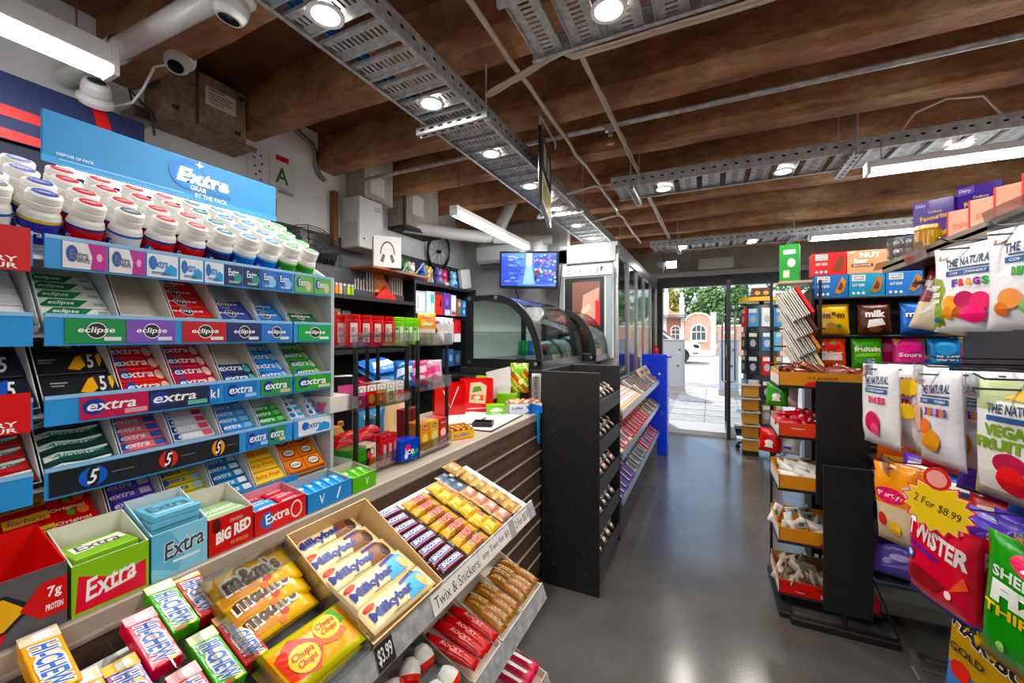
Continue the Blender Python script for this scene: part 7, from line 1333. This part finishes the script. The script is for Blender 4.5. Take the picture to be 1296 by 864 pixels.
# ---- right-hand wall bay
RB = 1.28
rb_ = thing('wall_bay', 'charcoal slotted wall bay with hooks along the right side', 'shelving', Matrix.Translation((0, 0, 0)))
B().box(RB, RB + .03, .3, 3.16, .05, 2.05, cm('3a3a3c', 'paint')).obj('back_panel', rb_)
BRS = cm('4a2f24', 'paint')
B().box(.76, RB, .6, 2.58, 1.818, 1.835, BRS, .002).box(.76, .766, .6, 2.58, 1.80, 1.85, cm('8a7a70', 'gloss')).obj('top_shelf', rb_)
B().box(.86, RB, .6, 2.55, 1.74, 1.75, cm('6a2a2c', 'paint')).obj('under_shelf', rb_)
for y in (.6, 1.7, 2.54): B().box(.9, RB, y, y + .02, 1.62, 1.818, BLACKM).obj('bracket', rb_)
def hook(y, z, x, tagm=None, dbl=True):
    h = B()
    for dz in ((0, -.022) if dbl else (0,)): h.tube([(RB, y, z + dz), (x + .02, y, z + dz), (x, y, z + dz + (.012 if dz == 0 else 0))], .0025, cm('6a6a6c', 'metal'), 6)
    o = h.obj('hook', rb_)
    if tagm: B().box(x - .004, x - .001, y - .03, y + .03, z - .04, z + .012, ACRYL).obj('ticket_flap', rb_)
    return o
for y, z, x in ((1.70, 1.415, .47), (1.53, 1.415, .53), (1.27, 1.405, .53), (1.60, 1.77, .60), (1.42, 1.77, .62), (1.36, 1.085, .50), (1.66, 1.11, .50), (1.165, 1.09, .56), (1.28, .875, .54), (2.0, 1.42, .72), (2.2, 1.09, .7), (2.05, .30, .72), (1.6, .55, .55)): hook(y, z, x, z < 1.5)
# things on the top shelf
FAV = box_kit('chocolate_box', 'chocolate box', .125, .18, .06, '4a2f92', [('p', '5f44ac', [(.02, .78), (.4, .82), (.4, .98), (.02, .94)]), ('t', 'Dairy', 'e6dcf0', .2, .88, .26, .1, dict(i=.2)), ('t', 'Cadbury', 'e4d2a0', .55, .70, .34, .07, dict(i=.2)), ('t', 'Favourites', 'e3c04a', .56, .58, .76, .12, dict(r=5, asp=.7, b=.03)), ('p', 'd9b84a', [(.2, .1), (.55, .15), (.95, .3), (.95, .05), (.3, 0)]), ('e', 'c9a03a', .5, .3, .22, .1)], 'gloss')
tag(B().box(.84, 1.15, 2.20, 2.50, 1.8355, 1.905, cm('5a3a2e'), .004).obj('display_riser'), 'brown riser under the purple chocolate boxes', 'box')
FAV.put(FACE((.90, 2.42, 1.9055), -34), 'purple chocolate box with gold lettering on the top shelf')
FAV.put(FACE((1.02, 2.38, 1.94), -30), 'second purple chocolate box half behind the red boxes')
tag(B().box(.95, 1.12, 2.28, 2.44, 1.9055, 1.9395, cm('5a3a2e'), .003).obj('display_riser'), 'small riser under the rear purple chocolate box', 'box')
RBX = box_kit('gift_box', 'chocolate box', .085, .115, .07, 'efa48c', [('t', 'FLAKE', 'c97a4a', .5, .5, .2, .46, dict(r=90, asp=.74)), ('r', 'c9243a', 0, 0, .06, 1)], 'gloss', side=[('r', 'c4203a', 0, 0, 1, 1)])
for i, (x, y) in enumerate(((.86, 2.06), (.86, 1.92), (.86, 1.785), (.86, 1.66))): RBX.put(FACE((x, y, 1.8355), -42), 'peach and red gift box on the top shelf, %s from the far end' % ORD[i], 'peach and red gift boxes')
fb = thing('chocolate_tub', 'clear box of gold-foil chocolates at the far end of the top shelf', 'chocolate box', Matrix.Translation((.865, 2.50, 1.8355)) @ Matrix.Rotation(R(-40), 4, 'Z'))
B().box(-.10, .10, -.04, .04, 0, .125, FILMC).obj('clear_box', fb)
gf = B().lathe([(0, 0), (.014, .002), (.02, .014), (.018, .028), (.009, .037), (0, .039)], cm('c4843a', 'foil'), 10).mesh('foil_ball'); sf = B().lathe([(0, 0), (.014, .002), (.02, .014), (.018, .028), (.009, .037), (0, .039)], cm('c9c6c0', 'foil'), 10).mesh('foil_ball')
for i in range(4):
    for j in range(3): link('foil_ball', gf if i > 1 else sf, fb, (-.072 + .046 * i, 0, .003 + .04 * j))
gj = thing('gold_jar', 'gold sweet jar standing on the top shelf by the purple box', 'jar', Matrix.Translation((.825, 2.30, 1.8355)) @ Matrix.Scale(.72, 4))
B().lathe([(0, -.0), (.05, 0), (.058, .01), (.058, .14), (.05, .15)], cm('b98a3a', 'gloss'), 18).obj('body', gj); B().lathe([(.052, .148), (.058, .15), (.058, .172), (0, .174)], cm('d9c08a', 'metal'), 18).obj('lid', gj)
for y, lb_ in ((1.62, 'near'), (2.2, 'far')): tag(B().box(.750, .752, y - .10, y + .10, 1.80, 1.87, FILMC).obj('price_flap', None, Matrix.Translation((.75, 0, 1.82)) @ Matrix.Rotation(R(-18), 4, 'Y') @ Matrix.Translation((-.75, 0, -1.82))), '%s clear price flap on the top shelf edge' % lb_, 'ticket', 'clear price flaps')
for i in range(6): pillow_kit('chocolate_bar', 'chocolate bar', .16, .06, .02, ['7a2a2c', '8a4a24', 'b07a3a'][i % 3], [('p', 'd8b070', [(.2, .3), (.8, .4), (.7, .7)])], 'x', 8, 6, 'film', .001, 140 + i).put(fr((.92, 1.5 + .17 * i, 1.7515), (0, -1, 0), (1, 0, .02)), '%s bar lying on the under shelf' % ['maroon', 'brown', 'gold'][i % 3], '%s bars on the under shelf' % ['maroon', 'brown', 'gold'][i % 3])
# hanging confectionery bags
def ncc(title, tcols, blob, side='8c9a3c', bgc='e9eaec', extra_=()):
    it = [('p', side, [(.0, .02), (.2, .02), (.24, .2), (.2, .34), (.27, .48), (.2, .62), (.0, .66)])] if side else []
    it += [('r', '8a6a5a', .12, .84, .28, .97), ('t', 'THE NATURAL', '2a3a5c', .58, .80, .62, .095, dict(r=3, asp=.8, b=.02)), ('r', '4a5a7a', .32, .715, .9, .735), ('r', '35588c', .28, .645, .88, .70), ('t', 'CONFECTIONERY', 'e8ecf2', .58, .672, .5, .028)]
    n = len(title)
    for i, ch in enumerate(title): it.append(('t', ch, tcols[i % len(tcols)], .36 + .5 * (i + .5) / n, .56, .5 / n * .85, .085, dict(b=.06)))
    if side: it += [('t', '25%', 'f4f6ea', .12, .52, .15, .06, dict(b=.05)), ('t', 'LESS', 'f4f6ea', .12, .44, .15, .055, dict(b=.05)), ('t', 'SUGAR', 'f4f6ea', .12, .365, .15, .05, dict(b=.05))]
    return it + list(blob) + list(extra_)
frogb = [('e', 'e9a32a', .36, .33, .11, .09), ('e', 'd88a20', .32, .22, .07, .08), ('e', 'b01f5a', .55, .36, .14, .1), ('e', 'd81f6a', .75, .34, .13, .1), ('e', 'a8502a', .48, .22, .09, .07), ('e', 'e82a78', .66, .2, .17, .1), ('e', '2f6a9a', .14, .14, .06, .03), ('r', 'b9bcc2', .7, .05, .92, .1)]
pouch(.20, .25, .05, 'e9eaec', ncc('FROGS', ['5a3a9a', 'd83a2a', 'e8a02a', '8a2a8a', '2f9a4a'], frogb), 150, wr=.003).put(FACE((.69, 1.62, 1.512), -65), 'white sweet bag with fruit-coloured frog shapes, hanging under the top shelf')
dino = [('e', 'e2945a', .35, .3, .13, .1), ('e', '8ab06a', .6, .22, .15, .1), ('e', 'd87a4a', .25, .2, .08, .07)]
pouch(.20, .25, .05, 'e6e7ea', ncc('DINOSAURS', ['3f8a3a', '4a9a44'], dino, None), 151, wr=.003).put(FACE((.71, 1.40, 1.515), -65), 'white sweet bag with green title lettering at the right edge')
lolb = pouch(.18, .27, .06, lambda a, b: 'd8cdb0' if b < .42 else ('7a1c2c' if (int(a * 7) + int(b * 9)) % 3 else 'c9c4c0'), [('t', 'LOLLIES', 'f2ecec', .5, .66, .8, .12, dict(b=.05)), ('p', 'b83a2a', [(.4, .5), (.7, .56), (.65, .72)]), ('p', 'e9e4dc', [(.1, .2), (.5, .38), (.3, .42)])], 152, wr=.004)
lolb.put(FACE((.86, 2.30, 1.515), -35, 4, -14), 'maroon and cream sweet bag hanging askew beside the frog bag')
jelly = [('e', 'c92a5a', .5, .28, .2, .14), ('e', 'e85a8a', .55, .2, .12, .08)]
for i, (x, y, dg, fr_) in enumerate(((.52, 1.70, -76, 1), (.58, 1.70, -80, 0), (.64, 1.70, -82, 0))): pouch(.17, .26, .045, 'e4e4e6', ncc('SNAKES', ['d83a6a', 'c9405a'], jelly, None, extra_=[('r', 'a8806a', .1, .85, .26, .98)]), 153 + i, wr=.003).put(FACE((x, y, 1.15), dg, 0, 2), 'white and pink sweet bag, %s on the far hook' % ['frontmost', 'middle', 'rearmost'][i], 'white and pink hanging bags')
bs_ = [('e', 'd8962a', .5, .26, .2, .12), ('e', 'd8743a', .4, .4, .12, .08)]
for i, (x, y, dg) in enumerate(((.60, 1.53, -80), (.66, 1.53, -76), (.73, 1.53, -82))): pouch(.17, .26, .045, 'dcdce2', ncc('JELLIES', ['6a3a9a', 'd8743a'], bs_, None, extra_=[('p', 'e0b49c', [(.0, .3), (.3, .34), (.3, .6), (0, .62)])]), 157 + i, wr=.004).put(FACE((x, y, 1.145), dg, 0, 3), 'white and violet sweet bag, %s on the middle hook' % ['frontmost', 'middle', 'rearmost'][i], 'white and violet hanging bags')
veg = pouch(.20, .27, .05, lambda a, b: 'a9b48c' if (b > .86 or a < .06 or b < .06 or (a < .3 and b > .72)) else 'e6e7e2', [('p', 'e0b02a', [(.4, .86), (.6, .97), (.8, .94), (.78, .84)]), ('t', 'THE NATURAL', '2f4468', .55, .77, .62, .08), ('r', '35588c', .24, .665, .84, .71), ('t', 'VEGAN', '7a9a34', .5, .59, .56, .10, dict(b=.05)), ('t', 'FRUITIES', '7a9a34', .5, .475, .8, .10, dict(b=.05)), ('e', 'a8244a', .5, .33, .18, .09), ('e', 'd8302a', .52, .2, .16, .12), ('e', '5a7a34', .84, .3, .09, .07), ('e', 'e6e7e2', .84, .3, .05, .04), ('e', '35588c', .9, .12, .05, .04)], 161, wr=.003)
veg.put(FACE((.635, 1.285, 1.13), -70), 'white and sage green fruit sweet bag at the right edge')
# yellow burst tags
def burst(M, w, txt, label, top=None, th=.0015):
    n = 16; pts = [(w / 2 * (1 if i % 2 else .8) * math.cos(math.pi * i / n), w / 2 * .92 * (1 if i % 2 else .8) * math.sin(math.pi * i / n)) for i in range(2 * n)]
    t = thing('price_burst', label, 'price tag', M)
    B().prism([(x * 1.1, y * 1.1) for x, y in pts], 0, th, cm('e8402a'), 'z').prism([(x * 1.03, y * 1.03) for x, y in pts], th, th + .0004, cm('f4ead8'), 'z').prism(pts, th + .0004, th + .0008, cm('f3d21f'), 'z').obj('card', t)
    if txt: B().prints([('t', txt, '2a2420', .5, .5, .86, .2, dict(r=-14, asp=1, b=0))], lambda a, c, L: ((a - .5) * w * .8, (c - .5) * w * .8, th + .0012 + L), .0003).obj('lettering', t)
    if top: B().cyl((0, w * .5, 0), (0, w * .5, th + .001), w * .2, cm('d8262c')).cyl((0, w * .5, th + .001), (0, w * .5, th + .0014), w * .15, cm('f0a8a0')).obj('top_badge', t)
burst(FACE((.487, 1.31, 1.095), -52), .135, '2 For $8.99', 'large yellow burst price tag with handwritten price over the red bag', True)
burst(FACE((.545, 1.64, 1.345), -40), .06, None, 'small yellow burst tag with pink badge on the hooks')
burst(FACE((.535, 1.62, 1.275), -48, -10), .055, None, 'small yellow burst tag lit pale below the other one')
tag(B().box(-.03, .03, -.014, .014, 0, .001, cm('e3d2d2')).obj('small_ticket', None, FACE((.470, 1.37, 1.105), -52, 0, 22)), 'small pale ticket beside the large yellow burst', 'ticket')
# lower hooks
tws = pouch(.185, .245, .06, lambda a, b: '3f2f9a' if b < .1 else ('4a34a4' if b > .93 else 'd82a48'), [('t', 'Fabulicious', 'f0c0d0', .5, .90, .7, .07, dict(i=.2)), ('t', 'TWISTER', 'f6ece8', .52, .70, .86, .19, dict(b=.04, r=-9, asp=.85)), ('t', 'RASPBERRY', '5a2f9a', .36, .55, .5, .06, dict(r=-9, asp=.85, b=.04)), ('e', '2f4fb0', .16, .46, .08, .06), ('e', 'e8eef6', .16, .46, .05, .03), ('p', '8a1228', [(.12, .2), (.55, .2), (.7, .32), (.3, .38), (.12, .34)]), ('e', 'f0e8e4', .74, .26, .05, .04), ('p', 'f06a4a', [(.75, .3), (.95, .4), (.9, .5)])], 170, wr=.004)
for i in range(4): tws.put(FACE((.54 + .05 * i, 1.36 - .004 * i, .835), -70 - 2 * i, 0, -2 + i), 'red raspberry twist sweet bag, %s on its hook' % ['front', 'second', 'third', 'rear'][i], 'red raspberry twist bags')
lly = pouch(.14, .24, .05, lambda a, b: 'e2953a' if b > .5 else 'd9c4a4', [('e', 'd83a6a', .5, .62, .36, .1), ('t', 'Party', 'f6e8ee', .5, .62, .5, .08), ('e', 'c9403a', .3, .3, .12, .08), ('e', 'e8b43a', .6, .22, .14, .08)], 175, wr=.004)
for i in range(2): lly.put(FACE((.55 + .05 * i, 1.66, .86), -62, 0, 4), 'orange topped party sweet bag, %s on its hook' % ['front', 'rear'][i], 'orange party bags')
fiz = pouch(.21, .27, .06, lambda a, b: '2f8a2c' if b > .12 else 'b08a3a', [('e', 'd8265e', .62, .88, .34, .09), ('t', 'Fab', 'f8eef2', .6, .88, .4, .1, dict(b=.04)), ('t', 'SHERBET', 'e8f2e0', .5, .75, .7, .085, dict(b=.03)), ('t', 'FIZZ', 'f4f8ee', .56, .60, .8, .16, dict(b=.08)), ('t', 'THIRSTY', 'e8c83a', .5, .46, .8, .08, dict(b=.03)), ('e', 'a8c878', .6, .28, .06, .05), ('e', 'e0c85a', .8, .22, .08, .07), ('e', 'a8c878', .3, .2, .04, .04)], 177, wr=.004)
for i in range(2): fiz.put(FACE((.60 + .05 * i, 1.165, .815), -68, 0, -4), 'green sherbet sweet bag, %s on its hook' % ['front', 'rear'][i], 'green sherbet bags')
hrb = pouch(.20, .24, .05, lambda a, b: 'b8902e' if b > .45 else '4a7ac0', [('t', 'HARIBO', 'f4f0e6', .5, .8, .86, .17, dict(b=.08, r=-10, asp=.85)), ('t', 'HARIBO', '1d1a18', .5, .8, .84, .15, dict(b=.04, r=-10, asp=.85)), ('e', 'd8402a', .25, .4, .12, .09), ('e', 'e8c23a', .5, .3, .13, .1), ('e', '4a9a3a', .72, .4, .12, .09), ('t', 'GOLD', '2a2018', .3, .6, .4, .08)], 179, wr=.004)
for i in range(2): hrb.put(FACE((.58 + .045 * i, 1.28, .63), -66, 0, -5), 'gold and blue gummy sweet bag, %s at the bottom right' % ['front', 'rear'][i], 'gold and blue gummy bags')
# bags on deeper hooks and trays
deep = [('c9242e', 'd8a02a', 'red'), ('4f2f92', 'd8c4e8', 'purple'), ('d8622a', 'f0c050', 'orange'), ('2f62c0', 'e0503a', 'blue'), ('b81f3a', '4a2f92', 'crimson')]
q = 0
for (z, y0) in ((1.0, 1.28), (.78, 1.5)):
    for yy in range(4):
        for i in range(3):
            c, d_, n = deep[q % 5]; q += 1
            pouch(.19, .22, .05, c, [('e', d_, .5, .55, .3, .14), ('p', 'f0e8e0', [(.15, .75), (.85, .8), (.8, .9), (.2, .86)])], 180 + q, wr=.004).put(FACE((.80 + .11 * i, y0 + .25 * yy, z - .03 * (i % 2)), -62, 8), '%s sweet bag hanging deep in the %s bay row' % (n, 'upper' if z > .9 else 'lower'), '%s bags deep in the bay' % n)
for z, y0, y1, lb_ in ((.995, 1.18, 2.15, 'upper'), (.775, 1.4, 2.35, 'lower')): B().box(.74, RB, y0, y1, z - .055, z - .045, BLACKM).obj('wire_shelf', rb_)
t = thing('bar_carton', 'golden card tray of gold sweet bags beside the tray tower', 'box', Matrix.Translation((.93, 2.42, .905)) @ Matrix.Rotation(R(-12), 4, 'Z'))
open_box(.40, .26, .045, .07, 'd89a3a', 'c98a34', .003).obj('carton', t)
B().box(.72, RB, 2.40, 2.76, .885, .904, BLACKM).obj('wire_shelf', rb_)
gg = pouch(.15, .19, .05, lambda a, b: 'c99a3c' if b > .3 else 'b07a2c', [('t', 'GINGER', '8a3a1c', .5, .62, .7, .1, dict(b=.03)), ('t', 'KISSES', '8a3a1c', .5, .48, .7, .1, dict(b=.03)), ('p', 'ecd08a', [(.1, .8), (.9, .84), (.85, .95), (.15, .92)])], 230, wr=.004); gr_ = pouch(.14, .19, .05, lambda a, b: 'b0542c', [('t', 'GINGER', 'f0c88a', .5, .66, .7, .12, dict(b=.03)), ('t', 'GOLD', 'f0c88a', .5, .48, .6, .12, dict(b=.03))], 231, wr=.004)
gr_.put(FACE((.79, 2.50, .91), -28, 6), 'copper coloured sweet bag at the left of the golden tray'); gg.put(FACE((.93, 2.50, .91), -28, 8), 'gold sweet bag in the middle of the golden tray'); gg.put(FACE((1.06, 2.52, .91), -26, 6), 'gold sweet bag at the right of the golden tray')
pouch(.20, .16, .06, '54449a', [('e', 'b0a4d8', .5, .55, .2, .1), ('p', '7a6ac0', [(.1, .2), (.9, .3), (.8, .45)])], 240, wr=.005).put(FACE((.84, 2.62, .32), -20, 25), 'violet snack bag low beside the tray tower')
pouch(.16, .14, .05, '2f5f34', [('e', '7aa04a', .5, .5, .3, .2)], 241, wr=.005).put(FACE((.86, 2.66, .50), -20, 15), 'dark green snack bag above the violet one')
B().box(.74, RB, 2.6, 2.9, .30, .31, BLACKM).obj('wire_shelf', rb_); B().box(.74, RB, 2.64, 2.9, .485, .495, BLACKM).obj('wire_shelf', rb_)
# ---- spinner at the entrance
sp = thing('card_spinner', 'tall spinner rack with yellow top beside the open door', 'display rack', Matrix.Translation((.63, 6.35, 0)))
B().cyl((0, 0, .12), (0, 0, 2.0), .03, cm('3a3a3c', 'metal')).obj('pole', sp)
B().cyl((0, 0, 1.95), (0, 0, 2.0), .27, cm('e8b81c', 'plastic'), n=28).obj('top_disc', sp); B().box(-.12, .12, -.02, .02, 2.0, 2.14, cm('8a3a2a'), .004).prints([('r', '3a2a1c', .1, .2, .9, .8), ('e', 'e0b43a', .3, .5, .14, .2), ('e', 'e0b43a', .7, .5, .14, .2)], lambda a, c, L: (-.12 + a * .24, -.0205 - L, 2.0 + c * .14)).obj('top_sign', sp)
for i in range(4): a = R(90 * i + 20); B().tube([(0, 0, .12), (.22 * math.cos(a), .22 * math.sin(a), .1), (.3 * math.cos(a), .3 * math.sin(a), .07)], .016, BLACKM, 8).lathe([(0, -.015), (.03, -.015), (.03, .015), (0, .015)], BLACKM, 12, (.3 * math.cos(a), .3 * math.sin(a), .03), 'y').obj('caster_leg', sp)
B().lathe([(.2, 1.90), (.21, 1.9), (.21, .3), (.2, .3)], cm('6a6e70', 'metal'), 8).obj('core', sp)
sc_ = [('c92a34', 'red'), ('2a2a2c', 'black'), ('8a7a6a', 'taupe'), ('5a9ac8', 'blue'), ('7ac0e0', 'light blue'), ('b9803a', 'tan'), ('d8d8d8', 'white'), ('3f6a9a', 'navy')]
for ly in range(5):
    for i in range(6):
        a = -160 + 40 * i; c, n = sc_[(i * 3 + ly) % 8] if i < 3 else sc_[3 + (i + ly) % 3 + (1 if ly == 4 else 0)]
        if i < 2 and ly in (1, 2): c, n = '2a2a2c', 'black'
        k = box_kit('hanging_card', 'card pack', .12, .24, .03, c, [('r', 'e4e0d8', .1, .75, .9, .95), ('e', 'a9b4bc', .5, .4, .3, .2)])
        k.put(Matrix.Translation((.63 + .23 * math.cos(R(a)), 6.35 + .23 * math.sin(R(a)), 1.62 - .31 * ly)) @ Matrix.Rotation(R(a + 90), 4, 'Z') @ Matrix.Rotation(R(90), 4, 'X') @ Matrix.Translation((0, 0, -.03)), '%s card pack hanging on the spinner, %s tier from the top' % (n, ORD[ly]), '%s packs on the spinner' % n)
lr = thing('stacking_drawers', 'tan and grey stacked trays at the foot of the spinner', 'drawers', Matrix.Translation((.44, 5.98, 0)))
for i in range(5): B().box(-.06, .12, -.06, .06, .06 + .17 * i, .2 + .17 * i, cm('a8743a' if i % 2 else 'b98a4a', 'card'), .004).box(-.12, .14, -.08, .08, .2 + .17 * i, .21 + .17 * i, cm('c9c9c7', 'plastic')).obj('drawer', lr)
B().box(-.06, .12, -.06, .06, 0, .06, BLACKM).obj('base', lr)
tag(B().box(1.0, 1.03, 4.0, 5.9, 0, 1.5, cm('e0e0de', 'paint')).obj('white_board_panel'), 'white panel beyond the snack gondola near the window', 'panel')

# ================================================================== LABELS: tell look-alikes apart by their place in the row
import re
def ordn(i):
    w = ORD + ['eleventh', 'twelfth', 'thirteenth', 'fourteenth', 'fifteenth', 'sixteenth', 'seventeenth', 'eighteenth', 'nineteenth', 'twentieth']
    return w[i] if i < 20 else '%d%s' % (i + 1, {1: 'st', 2: 'nd', 3: 'rd'}.get((i + 1) % 10, 'th'))
sets = {}
for o in scn.objects:
    if o.parent is None and 'label' in o: sets.setdefault(o['label'], []).append(o)
sa_, ca_ = math.sin(R(25.6)), math.cos(R(25.6))
def uv(o):
    x, y, z = o.matrix_basis.translation; d = -sa_ * x + ca_ * y
    return ((ca_ * x + sa_ * y) / d, (z - 1.5) / d) if d > .05 else None
for lb, os_ in sets.items():
    if len(os_) < 2: continue
    q = [(uv(o), o) for o in os_]
    if any(p is None for p, _ in q): continue
    us_ = [p[0] for p, _ in q]; vs_ = [p[1] for p, _ in q]
    ax = 1 if (max(vs_) - min(vs_)) > (max(us_) - min(us_)) else 0
    q.sort(key=lambda t: t[0][ax])
    for i, (p, o) in enumerate(q):
        for tail in ((' from the left', ' from the bottom')[ax], (' from left', ' from bottom')[ax]):
            s_ = '%s, %s%s' % (lb.rstrip(','), ordn(i), tail)
            if len(re.findall(r"[A-Za-z0-9']+", s_)) <= 16: break
        else: continue
        o['label'] = s_
        if 'group' not in o: o['group'] = lb[:60]
